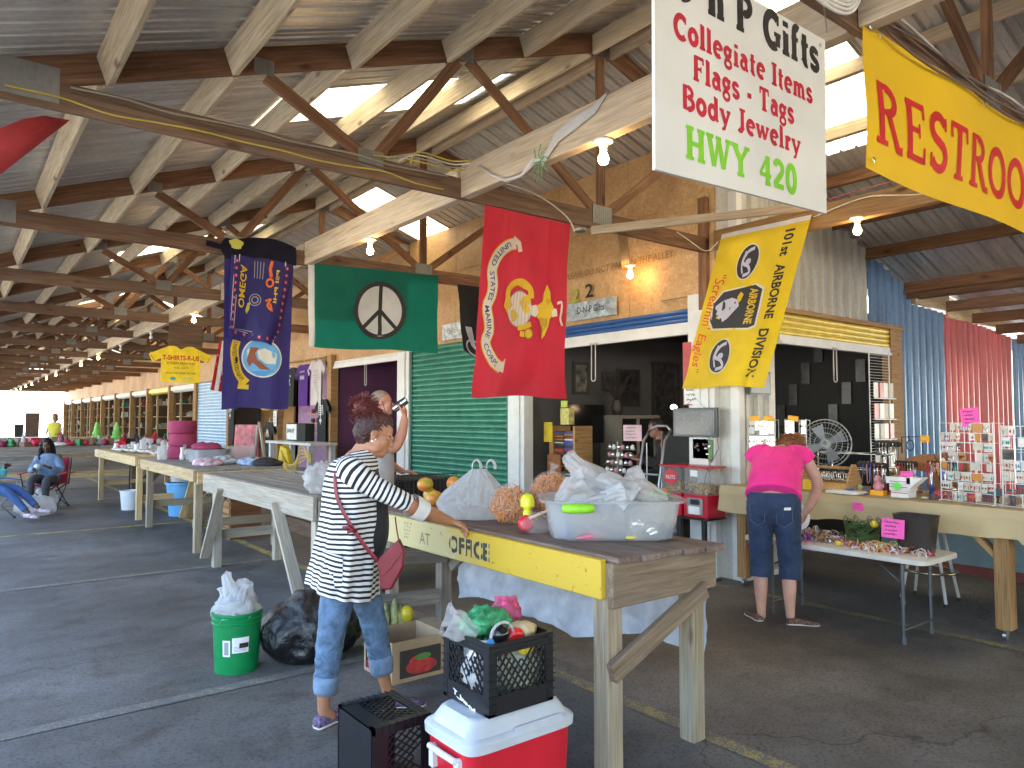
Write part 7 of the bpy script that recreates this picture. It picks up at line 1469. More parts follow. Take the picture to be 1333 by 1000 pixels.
rr_ = thing('red_bag', 'red bag hanging below the shirts in the purple stall', 'bag', (6.5, 14.9, 1.6)); bxo('bag_body', 6.5, 6.62, 14.7, 15.15, 1.45, 1.85, plain('bag_red', (.5, .03, .01), .6), rr_, bevel=.03); b = MB(); b.tube([(6.56, 14.75, 1.85), (6.56, 14.9, 2.1), (6.56, 15.1, 1.85)], .01, 6); b.obj('strap', plain('bag_red', (.5, .03, .01), .6), rr_)
rl = board('hanging_rail', (F - .1, 14.1, 2.86), (F - .1, 16.9, 2.86), .03, .03, W_POST); tag(rl, 'thin wooden rail holding the shirts on hangers', 'rail')
yc = blob('yellow_cloth', cloth('yellow_rag', (.75, .5, .01), .2), (6.4, 18.4, 1.9), (.05, .45, .1), .02, 6, 20); tag(yc, 'yellow cloth hanging on the board left of the post', 'cloth')
paper('framed certificate on the plywood door', (7.05, 19.3, 1.75), .5, .3, (-1, -.1, 0), plain('certificate', (.5, .55, .48), .6), 0, 'certificate', cat='certificate'); paper('white paper taped on the wooden post', (F - .1, 16.98, 1.6), .22, .35, (-1, 0, 0), PAPER, 0, 'notice', cat='notice')
ms = thing('mug_shelf', 'small wooden shelves of mugs in the purple stall', 'shelf', (6.9, 15.6, 1.2)); MUGC = [WHITE, MIXED[2], MIXED[3], MIXED[4]]
for j, z in enumerate((1.25, 1.48, 1.7)): bxo('shelf_board', 6.75, 6.95, 15.2, 16.6, z, z + .02, W_NEW, ms)
bxo('shelf_side', 6.75, 6.95, 15.17, 15.2, 1.0, 1.75, YELP, ms)
for j, z in enumerate((1.27, 1.50, 1.72)):
 for i in range(5): 
  if j == 0 and i > 0: break
  b = MB(); y = 16.45 - .25 * i; b.lathe([(.045, 0), (.05, .005), (.05, .1), (.045, .105)], 12, M4.Translation((6.83, y, z))); b.tube([(6.79, y - .04, z + .03), (6.76, y - .075, z + .05), (6.79, y - .04, z + .08)], .008, 6); tag(b.obj('mug', MUGC[(i + j) % 4], smooth=True, auto=40), ('dark', 'white', 'red', 'amber')[(i + j) % 4] + ' mug on the shelves of the purple stall', 'mug', 'mugs on the stall shelves')
mo = thing('price_board', 'dark box with a white price card under the mug shelves', 'sign', (6.0, 15.2, 1.15)); bxo('box', 5.9, 6.1, 14.6, 15.6, 1.12, 1.5, DARKM, mo); bxo('card', 5.88, 5.899, 15.05, 15.6, 1.15, 1.48, PAPER, mo); b = MB(); text_into(b, '$10 & UP', lambda u, v: (5.874, 15.55 - u, 1.3 + v), 0, 0, .09, w=.4, bold=.02); b.obj('lettering', INK, mo)
# white trestle chair, wire crate, yellow rope
lc = thing('white_stand', 'white painted wooden stand with yellow bag and ropes hanging on it', 'stand', (5.9, 14.6, 0)); 
for y in (13.6, 15.7):
 for x in (5.6, 6.05): board('leg', (x, y, 0), (x, y, 1.08), .1, .1, WHITE, lc, up=(0, 1, 0))
board('top_board', (5.8, 13.4, 1.1), (5.8, 15.9, 1.1), .55, .05, WHITE, lc); board('shelf_board', (5.8, 13.6, .55), (5.8, 15.7, .55), .5, .04, WHITE, lc)
b = MB(); b.prism([(5.48, 14.9, 1.05), (5.48, 15.05, .65), (5.48, 14.4, .68), (5.48, 14.55, .98)], (.1, 0, 0)); o = b.obj('yellow_bag', plain('yellow_bag_cloth', (.75, .52, .01), .6), bevel=.02); tag(o, 'yellow bag hanging on the white stand', 'bag')
for k in range(5): cable('yellow_rope', ['top', 'upper', 'middle', 'lower', 'lowest'][k] + ' yellow rope strand looping from the yellow bag', [(5.47, 14.8, .95 - .05 * k), (5.42, 14.4 - .1 * k, .7 - .06 * k), (5.45, 13.7, .75 + .08 * k), (5.5, 13.3, .95 - .05 * k)], .013, plain('yellow_rope', (.7, .5, .1), .6), cat='rope')
wc = thing('wire_crate', 'black wire crate behind the striped woman', 'crate', (3.75, 6.5, .5)); b = MB()
for q in ((3.5, 6.9, 3.5, 6.2), (3.5, 6.2, 4.1, 6.2)): grid_panel(b, (q[0], q[1], .3), (q[2]-q[0], q[3]-q[1], 0), (0, 0, .75), 12, 12, .005)
b.obj('wire_mesh', BLACK, wc, kind='stuff'); bxo('dark_lining', 3.52, 4.1, 6.22, 6.9, .3, 1.0, DARKM, wc)
# ---------------------------------------------------------------- goods on the tables to the left
BURG = plain('burgundy_foam', (.30, .03, .09), .8, var=.2); rl = thing('fabric_roll', 'tall burgundy roll of padding standing on the third table', 'roll', (2.86, 12.0 - .6, 1.0))
for j in range(3): b = MB(); z = 1.0 + .19 * j; b.lathe([(.185, 0), (.195, .015), (.195, .09), (.192, .17), (.18, .188)], 28, M4.Translation((2.83 + .006 * (j % 2), 11.75, z))); crumple(b, .008, 9, j); b.obj('roll_layer', BURG, rl, smooth=True)
b = MB(); b.rings([superring(2.9, 10.65, 1.0 + z, rx, ry, 28, 6) for z, rx, ry in ((0, .2, .25), (.17, .23, .28), (.18, .24, .29), (.172, .22, .27), (.02, .19, .24))]); tag(b.obj('grey_bin', plain('grey_bin_plastic', (.33, .34, .37), .4), smooth=True, auto=40), 'grey plastic bin of clothes in front of the burgundy roll', 'bin')
for k, (p, m_, lab) in enumerate((((2.9, 10.7, 1.2), BURG, 'burgundy clothes heaped in the grey bin'), ((2.95, 10.1, 1.03), plain('clothes_mixed', (.45, .5, .55), .8, var=.8, scale=14), 'folded grey and pink clothes on the third table front'), ((3.2, 9.7, 1.02), plain('clothes_blue', (.3, .4, .55), .8, var=.7, scale=16), 'pale blue clothes pile on the third table'), ((3.3, 9.4, 1.02), DARKM, 'black clothes at the right end of the third table'), ((2.7, 9.9, 1.02), plain('clothes_pink', (.6, .4, .45), .8, var=.7, scale=12), 'pink patterned cloth near the corner of the third table'))): tag(blob('clothes', m_, p, (.18, .26, .07), .04, 9, 24, None, k + 3, 1.001), lab, 'clothes')
b = MB(); b.rings([superring(3.3, 10.6, 1.0 + z, rx, ry, 28, 6) for z, rx, ry in ((0, .16, .22), (.2, .18, .25), (.21, .185, .255), (.2, .17, .24))]); tag(b.obj('clear_bin', TUBC, smooth=True, auto=40), 'clear bin behind the grey bin', 'bin')
pst = thing('poster', 'red and white christmas poster leaning on an easel', 'poster', (3.9, 12.2, 1.0)); b = MB(); b.prism([(3.75, 12.3, .9), (3.95, 11.7, .9), (3.98, 11.72, 1.5), (3.78, 12.32, 1.5)], (.02, .01, 0)); b.obj('poster_board', plain('poster_red', (.35, .04, .05), .5, var=.9, scale=8), pst); board('easel_leg', (3.9, 11.9, 0), (3.95, 11.7, 1.5), .04, .03, W_PALE, pst); board('easel_leg', (4.1, 11.3, 0), (3.96, 11.7, 1.55), .04, .03, W_PALE, pst)
GLW = plain('white_china', (.72, .7, .68), .15, var=.25, scale=30); GLS2 = film('glassware', (.75, .76, .78), .5, .08, .3); random.seed(12)
for k in range(46):
 y = random.uniform(11.3, 12.1) if k < 18 else random.uniform(12.9, 16.2); x = random.uniform(2.5, 3.3); h = random.uniform(.08, .24); r = random.uniform(.03, .07); b = MB()
 pr_ = [[(r*.8, 0), (r, h*.2), (r*.6, h*.7), (r*.8, h)], [(r*.6, 0), (r*.15, h*.1), (r*.15, h*.5), (r*.8, h*.7), (r*.9, h)], [(r*.5, 0), (r*1.3, h*.3), (r*1.3, h*.34), (r*1.1, h*.3)], [(r, 0), (r, h), (r*.9, h)]][k % 4]
 b.lathe(pr_, 12, M4.Translation((x, y, 1.002))); nm = ('vase', 'goblet', 'bowl', 'jar')[k % 4]; third = y < 12.5
 tag(b.obj(nm, [GLW, GLS2, GLW, GLS2][k % 4], smooth=True, auto=40), '%s %s on the %s' % (('white china', 'clear glass', 'white china', 'clear glass')[k % 4], nm, 'third table behind the burgundy roll' if third else 'pale timber table, ' + ('near end', 'middle', 'far end')[min(2, int((y - 12.9) / 1.1))]), nm, 'glass and china on the left tables')
rbw = thing('mixing_bowl', 'shiny red bowl tipped beside the patterned plates', 'bowl', (2.6, 15.9, 1.0)); b = MB(); b.lathe([(.02, 0), (.06, .016), (.09, .056), (.1, .1), (.095, .098), (.08, .05), (.01, .01)], 24, M4.Translation((2.7, 15.9, 1.03)) @ M4.Rotation(.5, 4, 'X')); b.obj('bowl_body', plain('shiny_red', (.7, .02, .04), .2), rbw, smooth=True, auto=40)
for k in range(3): b = MB(); b.lathe([(.1, 0), (.2, .03), (.26, .07), (.25, .072), (.18, .04), (.02, .02)], 24, M4.Translation((2.6 + .1 * k, 14.6 - .55 * k, 1.002))); tag(b.obj('patterned_plate', plain('patterned_china', (.6, .58, .55), .2, var=.7, scale=18), smooth=True), ('first', 'second', 'nearest')[k] + ' patterned wide plate on the pale timber table', 'plate')
random.seed(41); XM = [plain('xmas_red', (.5, .02, .05), .5, var=.5, scale=20), plain('xmas_green', (.05, .25, .08), .6, var=.5, scale=20), plain('xmas_dark', (.05, .04, .05), .6), plain('xmas_white', (.6, .58, .56), .5), plain('xmas_maroon', (.22, .02, .05), .6), plain('xmas_brown', (.22, .13, .08), .7)]; XN = ('red', 'green', 'dark', 'white', 'maroon', 'brown')
for k in range(95):
 x = .65 + 3.65 * (k % 48) / 47.5 + random.uniform(-.04, .04); y = random.uniform(18.65, 19.6); ci = random.choice([0, 0, 1, 2, 3, 4, 5, 3, 2, 4]); h = random.uniform(.06, .26); b = MB(); sh_ = k % 5; r = random.uniform(.04, .09); m = M4.Translation((x, y, 1.0)) @ M4.Rotation(k, 4, 'Z')
 if sh_ == 0: b.bx(-r * 1.3, r * 1.3, -r, r, 0, h * .7, m); nm = 'box'
 elif sh_ == 1: b.lathe([(r * .6, 0), (r, h * .25), (r * .5, h * .5), (r * .7, h * .7), (r * .1, h)], 9, m); nm = 'figurine'
 elif sh_ == 2: b.ball((x, y, 1 + r), r, 9); nm = 'bauble'
 elif sh_ == 3: b.ball((x, y, 1.03), (r * 2, r * 1.6, .06), 14); crumple(b, .04, 14, k, keep_z=1.001); nm = 'folded_cloth'
 else: b.lathe([(r, 0), (r * 1.1, .1), (r * .9, .12), (r * .2, h + .05)], 9, m); nm = 'bell'
 tag(b.obj(nm, XM[ci], smooth=sh_ > 0), XN[ci] + ' christmas ' + nm.replace('_', ' ') + ' on the dark long table, ' + ('left end', 'left of the middle', 'right of the middle', 'right end')[k % 48 // 12], nm.replace('_', ' '), 'christmas goods on the long table')
for k, (x, lab) in enumerate(((2.75, 'left small green christmas tree on the long table'), (3.15, 'right small green christmas tree on the long table'))):
 t = thing('small_tree', lab, 'christmas tree', (x, 19.0, 1.0)); b = MB()
 for j in range(4): b.lathe([(.16 - .03 * j, 0), (.03, .16)], 10, M4.Translation((x, 19.0, 1.05 + .1 * j)))
 crumple(b, .015, 30, k); b.obj('tree_tiers', plain('lime_tree', (.2, .5, .08), .5), t); b = MB(); b.tube([(x, 19, 1.0), (x, 19, 1.08)], .02, 6); b.obj('trunk', W_DARK, t)
tag(blob('white_papers', PAPER, (1.95, 18.75, 1.04), (.25, .2, .05), .02, 8, 16, None, 2, 1.0), 'stack of white papers beside the seated woman on the long table', 'papers')
# things under and around the tables
def bucket(name, label, c, r, h, mat, cat): b = MB(); b.lathe([(r*.8, 0), (r*.98, h*.93), (r*1.05, h*.94), (r*1.05, h), (r*.95, h), (r*.78, .02)], 24, M4.Translation(c)); return tag(b.obj(name, mat, None, smooth=True, auto=40), label, cat)
bucket('white_bucket', 'white plastic bucket on the floor under the pale timber table', (2.62, 14.35, 0), .17, .34, plain('bucket_white', (.7, .72, .75), .4), 'bucket')
bucket('blue_bin', 'tall light blue plastic bin under the third table', (3.15, 13.0, 0), .25, .55, plain('bin_blue', (.12, .38, .7), .4), 'bin'); bucket('grey_bin', 'pale grey bin stacked above the blue bin', (3.15, 13.0, .56), .22, .35, plain('bin_pale', (.45, .48, .55), .4), 'bin')
lt_ = thing('wire_stand', 'tall thin black stand with dark boxes beside the white bucket', 'stand', (2.8, 14.9, 0)); 
for x in (2.7, 3.0): b = MB(); b.tube([(x, 14.9, 0), (x, 14.9, .98)], .012, 6); b.obj('upright', BLACK, lt_)
bxo('dark_box', 2.72, 2.98, 14.8, 15.0, .5, .8, W_DARK, lt_); bxo('dark_box', 2.72, 2.98, 14.8, 15.0, .1, .42, W_DARK, lt_)
br_ = thing('wooden_cabinet', 'brown wooden arched cabinet under the third table', 'cabinet', (3.3, 10.3, 0)); b = MB(); b.prism([(3.0, 10.6, 0), (3.0, 9.9, 0), (3.0, 9.9, .5), (3.0, 10.1, .68), (3.0, 10.4, .68), (3.0, 10.6, .5)], (.4, 0, 0)); b.obj('cabinet_body', wood('cabinet_brown', (.2, .08, .03), (.34, .15, .07)), br_); 
for k in range(5): bxo('slat', 2.985, 2.999, 9.93, 10.57, .08 + .09 * k, .14 + .09 * k, W_POST, br_)
for k in range(2): lbl = board('leaning_plank', (3.1 + .1 * k, 12.6, 0), (3.25 + .1 * k, 12.3, .85), .03, .2, W_NEW, up=(1, 0, 0)); tag(lbl, ('left', 'right')[k] + ' pale plank leaning behind the third table', 'plank')
rc = thing('red_cloth', 'red fringed cloth hanging behind the empty grey table', 'cloth', (4.3, 9.3, .3)); b = MB()
for k in range(10): b.tube([(4.2 + .045 * k, 9.4 - .04 * k, .75), (4.2 + .045 * k, 9.4 - .04 * k, .5), (4.21 + .045 * k, 9.41 - .04 * k, .22)], [.02, .03, .022], 7)
b.obj('cloth_folds', plain('brick_cloth', (.5, .07, .06), .8), rc, smooth=True, kind='stuff')
# goods and shelves in the far row of stalls
random.seed(51); GMAT = [MIXED[i] for i in (0, 1, 2, 9, 6, 3, 5)] + [plain('pottery', (.35, .2, .1), .6), plain('tan_box', (.5, .38, .24), .7), plain('dark_green_good', (.04, .12, .06), .5)]
gms = []
for k in range(7):
 b = MB(); r = .1
 if k < 2: b.bx(-.14, .14, -.16, .16, 0, .2 + .08 * k)
 else: b.lathe([[(.08, 0), (.13, .1), (.06, .24), (.08, .3)], [(.12, 0), (.12, .22), (.1, .24)], [(.05, 0), (.15, .12), (.15, .14)], [(.07, 0), (.1, .16), (.03, .26), (.035, .34)], [(.14, 0), (.16, .1), (.02, .18)]][k - 2], 9)
 gms.append(b)
gcache = {}
for i in range(len(PY) - 1):
 y0, y1 = PY[i] + .16, PY[i+1] - .16; su = thing('shelf_unit', ['first', 'second', 'third', 'fourth', 'fifth', 'sixth', 'seventh', 'eighth', 'last'][i] + ' stall shelf unit of pale boards past the blue roll-up door', 'shelf', (7.1, (y0+y1)/2, 0))
 zz = (.3, .75, 1.2, 1.65, 2.1); ya = y1 - .5
 for z in zz: bxo('shelf_board', F + .14, 7.6, ya, y1, z, z + .03, W_NEW, su)
 for q in range(4): xx = F + .15 + .42 * q; bxo('upright', xx, xx + .06, ya - .03, ya + .03, 0, 2.6, W_NEW, su)
 bxo('back_panel', F + .13, 7.7, y1 + .005, y1 + .02, 0, 2.7, W_DARK, su)
 for z in zz:
  xx = F + .28
  while xx < 7.5:
   if random.random() < .88:
    k = random.randint(0, 6); m_ = random.choice(GMAT); key = (k, m_.name)
    if key not in gcache: me = gms[k].mesh('shelf_good'); me.materials.append(m_); gcache[key] = me
    nm = ('carton', 'carton', 'pot', 'tin', 'dish', 'bottle', 'lidded_bowl')[k]; o = bpy.data.objects.new(nm, gcache[key]); o.location = (xx, ya + .16, z + .03); s_ = random.uniform(.55, 1.); o.scale = (s_, s_, s_); link(o); tag(o, 'small %s among the goods on the %s far stall shelves' % (nm.replace('_', ' '), ORD[i].replace('nearest', 'first')), nm.replace('_', ' '), 'goods on the far stall shelves')
   xx += random.uniform(.16, .26)
# far left dark boxes
for k, (x, z, s_, lab) in enumerate(((1.72, 1.02, .4, 'dark speaker box at the left edge of the far table'), (2.0, 1.02, .75, 'tall brown box on the far left table'))): tag(bxo('dark_box', x, x + [.22, .35][k], 27.3, 27.6, z, z + s_, [DARKM, W_DARK][k], None), lab, 'box')
# ================================================================ people
def cat(P_, n=6):
 if len(P_) < 3 or n < 2: return [V(p) for p in P_]
 P_ = [V(p) for p in P_]; sp = []
 for i in range(len(P_) - 1):
  p0, p1, p2, p3 = P_[max(i-1, 0)], P_[i], P_[i+1], P_[min(i+2, len(P_)-1)]
  for k in range(n): t = k / n; sp.append(.5 * ((2*p1) + (-p0+p2)*t + (2*p0-5*p1+4*p2-p3)*t*t + (-p0+3*p1-3*p2+p3)*t**3))
 return sp + [P_[-1]]
def limb(b, pts, rad, seg=14, n=6, ends=True):
 """tapered limb through pts; rad per point (number or (a,b))"""
 sp = cat(pts, n); m = len(pts) - 1; rr = []
 for i in range(len(sp)):
  q = i / (len(sp) - 1) * m; k = min(int(q), m - 1); t = q - k; t = t * t * (3 - 2 * t); a, c = rad[k], rad[k+1]
  a = a if isinstance(a, tuple) else (a, a); c = c if isinstance(c, tuple) else (c, c); rr.append((a[0] + (c[0]-a[0]) * t, a[1] + (c[1]-a[1]) * t))
 b.tube(sp, rr, seg)
 if ends:
  for p, r in ((sp[0], rr[0]), (sp[-1], rr[-1])): b.ball(p, min(r) * .98, 10)
LC = bpy.context.view_layer.layer_collection.children[COL.name]; LC.exclude = True
def fuse(name, b, M, vox, mat, parent, smooth_it=6, fac=.5):
 b.v = [tuple(M @ V(p)) for p in b.v]; me = b.mesh(name); o = bpy.data.objects.new('tmp', me); scene.collection.objects.link(o)
 r = o.modifiers.new('r', 'REMESH'); r.mode = 'VOXEL'; r.voxel_size = vox; s = o.modifiers.new('s', 'SMOOTH'); s.factor = fac; s.iterations = smooth_it
 dg = bpy.context.evaluated_depsgraph_get(); m2 = bpy.data.meshes.new_from_object(o.evaluated_get(dg)); bpy.data.objects.remove(o); m2.name = name
 m2.materials.clear(); m2.materials.append(mat); m2.polygons.foreach_set('use_smooth', [True] * len(m2.polygons))
 q = bpy.data.objects.new(name, m2); link(q, parent); return q
def skinmat(name, col):
 m, t, P, N, L = nt(name); tc = N.new('ShaderNodeTexCoord'); n = noise_n(N, L, 14, 4, tc.outputs['Object'], .6); n2 = noise_n(N, L, 160, 2, tc.outputs['Object'])
 r = ramp(N, [(.3, tuple(c * .85 for c in col)), (.7, (min(1, col[0] * 1.12), col[1] * 1.02, col[2]))]); L.new(n.outputs[0], r.inputs[0]); L.new(r.outputs[0], P.inputs['Base Color'])
 P.inputs['Roughness'].default_value = .48; P.inputs['Subsurface Weight'].default_value = .12; P.inputs['Subsurface Radius'].default_value = (.02, .008, .004); P.inputs['Subsurface Scale'].default_value = .3
 bump(N, L, P, n2.outputs[0], .15, .002); MT[name] = m; return m
def fabric(name, col, var=.15, scale=6, bmp=.3, rough=.85, fold=9, fs=.4):
 m, t, P, N, L = nt(name); tc = N.new('ShaderNodeTexCoord'); n = noise_n(N, L, scale, 5, tc.outputs['Object'], .6); n2 = noise_n(N, L, 260, 1, tc.outputs['Object']); n3 = noise_n(N, L, fold, 3, tc.outputs['Object'], .5, 1.)
 r = ramp(N, [(.32, tuple(c * (1 - var) for c in col)), (.68, tuple(min(1, c * (1 + var)) for c in col))]); L.new(n.outputs[0], r.inputs[0]); L.new(r.outputs[0], P.inputs['Base Color']); P.inputs['Roughness'].default_value = rough; P.inputs['Sheen Weight'].default_value = .1
 b1 = N.new('ShaderNodeBump'); b1.inputs['Strength'].default_value = fs; b1.inputs['Distance'].default_value = .03; L.new(n3.outputs[0], b1.inputs['Height'])
 b2 = N.new('ShaderNodeBump'); b2.inputs['Strength'].default_value = bmp; b2.inputs['Distance'].default_value = .002; L.new(n2.outputs[0], b2.inputs['Height']); L.new(b1.outputs[0], b2.inputs['Normal']); L.new(b2.outputs[0], P.inputs['Normal']); MT[name] = m; return m
def stripes(name, count, a=(.72, .71, .7), c=(.012, .012, .015), duty=.45):
 m, t, P, N, L = nt(name); uv = N.new('ShaderNodeUVMap'); sx = N.new('ShaderNodeSeparateXYZ'); L.new(uv.outputs[0], sx.inputs[0]); m1 = N.new('ShaderNodeMath'); m1.operation = 'MULTIPLY'; m1.inputs[1].default_value = count; L.new(sx.outputs[1], m1.inputs[0])
 m2 = N.new('ShaderNodeMath'); m2.operation = 'FRACT'; L.new(m1.outputs[0], m2.inputs[0]); m3 = N.new('ShaderNodeMath'); m3.operation = 'LESS_THAN'; m3.inputs[1].default_value = duty; L.new(m2.outputs[0], m3.inputs[0])
 L.new(mix(N, L, m3.outputs[0], a, c), P.inputs['Base Color']); P.inputs['Roughness'].default_value = .85; tc = N.new('ShaderNodeTexCoord'); n3 = noise_n(N, L, 7, 3, tc.outputs['Object'], .5, 1.); bump(N, L, P, n3.outputs[0], .35, .03); MT[name] = m; return m
def head(b, H, wide=1., nose=1., jaw=1.):
 """H: matrix of the head, x forward; skull about .23 tall"""
 def bl(c, r, seg=14): n0 = len(b.v); b.ball(c, r, seg); b.v[n0:] = [tuple(H @ V(p)) for p in b.v[n0:]]
 def tb(pts, r, seg=8): n0 = len(b.v); b.tube(pts, r, seg); b.v[n0:] = [tuple(H @ V(p)) for p in b.v[n0:]]
 w = wide
 bl((-.012, 0, .038), (.094, .074 * w, .082), 20); bl((.028, 0, -.022), (.062, .060 * w, .078), 18); bl((.04, 0, .035), (.048, .058 * w, .045)); bl((.046, 0, -.085), (.036 * jaw, .034 * w, .026)); bl((.068, 0, -.098), (.016, .018, .013), 10)
 for s in (-1, 1):
  bl((.052, .036 * s * w, -.022), (.028, .022, .026)); bl((.02, .045 * s * w, -.065), (.035, .018, .025)); bl((-.004, .074 * s * w, -.002), (.017, .008, .029), 12); bl((-.012, .081 * s * w, .008), (.012, .006, .018), 10); bl((.085, .011 * s, -.038), (.010, .008 * nose, .008), 8); bl((.072, .03 * s * w, .026), (.016, .02, .007), 10)
 tb([(.08, 0, .018), (.092, 0, -.006), (.105 * nose, 0, -.03), (.102 * nose, 0, -.037)], [.008, .009, .0125, .010]); bl((.086, 0, -.058), (.012, .021, .0065), 10); bl((.084, 0, -.070), (.011, .018, .0065), 10); bl((.078, 0, -.064), (.012, .026, .012), 10)
def face_parts(t, H, lip, eye=True, closed=None, brow=(.03, .015, .01)):
 for s in (-1, 1):
  b = MB(); b.ball((.0735, .030 * s, .006), (.0125, .0145, .0105), 12); b.v = [tuple(H @ V(p)) for p in b.v]; o = b.obj('eyeball', closed or plain('eye_white', (.32, .29, .27), .25, bmp=0), t, smooth=True)
  if closed: continue
  b = MB(); b.ball((.0845, .031 * s, .004), (.003, .006, .006), 8); b.v = [tuple(H @ V(p)) for p in b.v]; b.obj('iris', plain('iris', (.03, .015, .008), .1, bmp=0), t, smooth=True)
  b = MB(); b.tube([(.083, .016 * s, .013), (.0875, .03 * s, .014), (.08, .045 * s, .009)], [.0025, .004, .0025], 6); b.v = [tuple(H @ V(p)) for p in b.v]; b.obj('eyelid', plain('lid_' + str(lip), tuple(x * .6 for x in lip), .5, bmp=0), t, smooth=True)
  b = MB(); b.tube([(.087, .012 * s, .03), (.09, .03 * s, .036), (.08, .048 * s, .03)], [.002, .0035, .0015], 6); b.v = [tuple(H @ V(p)) for p in b.v]; b.obj('eyebrow', plain('brow', brow, .8, bmp=0), t, smooth=True)
 b = MB(); b.ball((.0905, 0, -.0595), (.008, .019, .0045), 10); b.ball((.0885, 0, -.069), (.008, .017, .0055), 10); b.v = [tuple(H @ V(p)) for p in b.v]; b.obj('lips', plain('lips_' + str(lip), lip, .4, bmp=0), t, smooth=True)
def hand(b, wrist, fdir, pn, side=1, curl=.5, s=1., spread=.12, curls=None):
 """wrist point, finger direction, palm-facing normal, side = +1 thumb towards (fdir x pn)"""
 w = V(wrist); f = V(fdir).normalized(); n = V(pn); n = (n - f * n.dot(f)).normalized(); a = f.cross(n) * side
 L = .092 * s
 limb(b, [w, w + f * (.035 * s), w + f * (.075 * s), w + f * (L - .004)], [(.017 * s, .026 * s)] * 1 + [(.015 * s, .034 * s), (.0135 * s, .040 * s), (.011 * s, .038 * s)], 12, 4, False) if False else None
 # palm: several overlapping bars so that it keeps its width whatever the frame of the tube
 for k in range(5):
  o = a * ((-.030 + .015 * k) * s); limb(b, [w + o * .55, w + f * (.045 * s) + o * .95, w + f * (L * .96) + o], [.0145 * s, .0145 * s, .0115 * s], 8, 3)
 ln = [.070, .078, .072, .056]
 for k in range(4):
  o = (-.030 + .020 * k) * -1; base = w + f * (L * (.97 - .03 * abs(k - 1.3))) + a * (o * s); cu = (curls[k] if curls else curl) ; d = (f + a * (-o * spread * 14 * .6)).normalized(); p = base; pts = [base - f * (.02 * s), base]; ang = 0
  for j, q in enumerate((.42, .32, .26)):
   ang += cu * (.75, .8, .55)[j]; dd = (d * cos(ang) + n * sin(ang)).normalized(); p = p + dd * (ln[k] * q * s); pts.append(p)
  limb(b, pts, [.0095 * s, .0092 * s, .0086 * s, .0078 * s, .0062 * s], 8, 2)
 p = w + f * (.022 * s) + a * (.020 * s); d = (f * .62 + a * .72 + n * .25).normalized(); p2 = p + d * (.042 * s); d2 = (f * .85 + a * .35 + n * .4).normalized(); p3 = p2 + d2 * (.032 * s); p4 = p3 + (d2 + n * .25).normalized() * (.026 * s)
 limb(b, [p - d * .01, p2, p3, p4], [.015 * s, .0125 * s, .0100 * s, .0075 * s], 8, 3)
def wrinkle(b, amp, sc, M=None, seed=0, lo=0, axis=None):
 for i in range(lo, len(b.v)):
  p = V(b.v[i]); q = p * sc + V((seed, 0, 0))
  if axis: q = V((q.x * axis[0], q.y * axis[1], q.z * axis[2]))
  n = noise.noise(q) * .6 + (.5 - abs(noise.noise(q * 1.9 + V((7, 7, 7))))) * .5; g = V((noise.noise(q + V((5, 0, 0))), noise.noise(q + V((0, 5, 0))), .2)); b.v[i] = tuple(p + g * amp * (.4 + n))
def shell(rows, n=48, gap=0, a0=0):
 """stack of elliptical rings; rows = (cx, cy, z, rx, ry, dz_front) interpolated; gap angle left open at a0"""
 rs = []; R = []
 m = len(rows) - 1; steps = m * 7
 for i in range(steps + 1):
  q = i / steps * m; k = min(int(q), m - 1); t = q - k
  r0, r1, r2, r3 = rows[max(k-1, 0)], rows[k], rows[k+1], rows[min(k+2, m)]
  R.append([.5 * ((2*r1[j]) + (-r0[j]+r2[j])*t + (2*r0[j]-5*r1[j]+4*r2[j]-r3[j])*t*t + (-r0[j]+3*r1[j]-3*r2[j]+r3[j])*t**3) for j in range(6)])
 for (cx, cy, z, rx, ry, dz) in R:
  ring = []
  for j in range(n + (1 if gap else 0)):
   a = a0 + gap + (2 * pi - 2 * gap) * j / n if gap else a0 + 2 * pi * j / n
   ring.append(V((cx + rx * cos(a), cy + ry * sin(a), z + dz * cos(a))))
  rs.append(ring)
 return rs
def hairmat(name, a, c):
 m, t, P, N, L = nt(name); tc = N.new('ShaderNodeTexCoord'); mp = N.new('ShaderNodeMapping'); mp.inputs['Scale'].default_value = (1, 1, 1); L.new(tc.outputs['Object'], mp.inputs[0])
 n = noise_n(N, L, 55, 4, mp.outputs[0], .7, 2.5); n0 = noise_n(N, L, 7, 2, mp.outputs[0]); r = ramp(N, [(.35, a), (.7, c)]); ad = N.new('ShaderNodeMath'); ad.operation = 'MULTIPLY_ADD'; ad.inputs[1].default_value = .6; L.new(n.outputs[0], ad.inputs[0]); ml = N.new('ShaderNodeMath'); ml.operation = 'MULTIPLY'; ml.inputs[1].default_value = .42; L.new(n0.outputs[0], ml.inputs[0]); L.new(ml.outputs[0], ad.inputs[2])
 L.new(ad.outputs[0], r.inputs[0]); L.new(r.outputs[0], P.inputs['Base Color']); P.inputs['Roughness'].default_value = .45; bump(N, L, P, n.outputs[0], .7, .006); MT[name] = m; return m
def strands(b, c, r, n, ln, H, dirf, wid=.0028, seed=1):
 random.seed(seed)
 for k in range(n):
  d = V((random.gauss(0, 1), random.gauss(0, 1), random.gauss(0, 1))).normalized(); p = V((c[0] + d.x * r[0], c[1] + d.y * r[1], c[2] + d.z * r[2])); f = dirf(d, p); pts = [p * 1.0]
  for j in range(4): f = (f + V((random.gauss(0, .25), random.gauss(0, .25), random.gauss(0, .25)))).normalized(); pts.append(pts[-1] + f * ln / 4)
  b.tube([H @ q for q in pts], [wid, wid, wid, wid * .7, wid * .3], 4, cap=False)
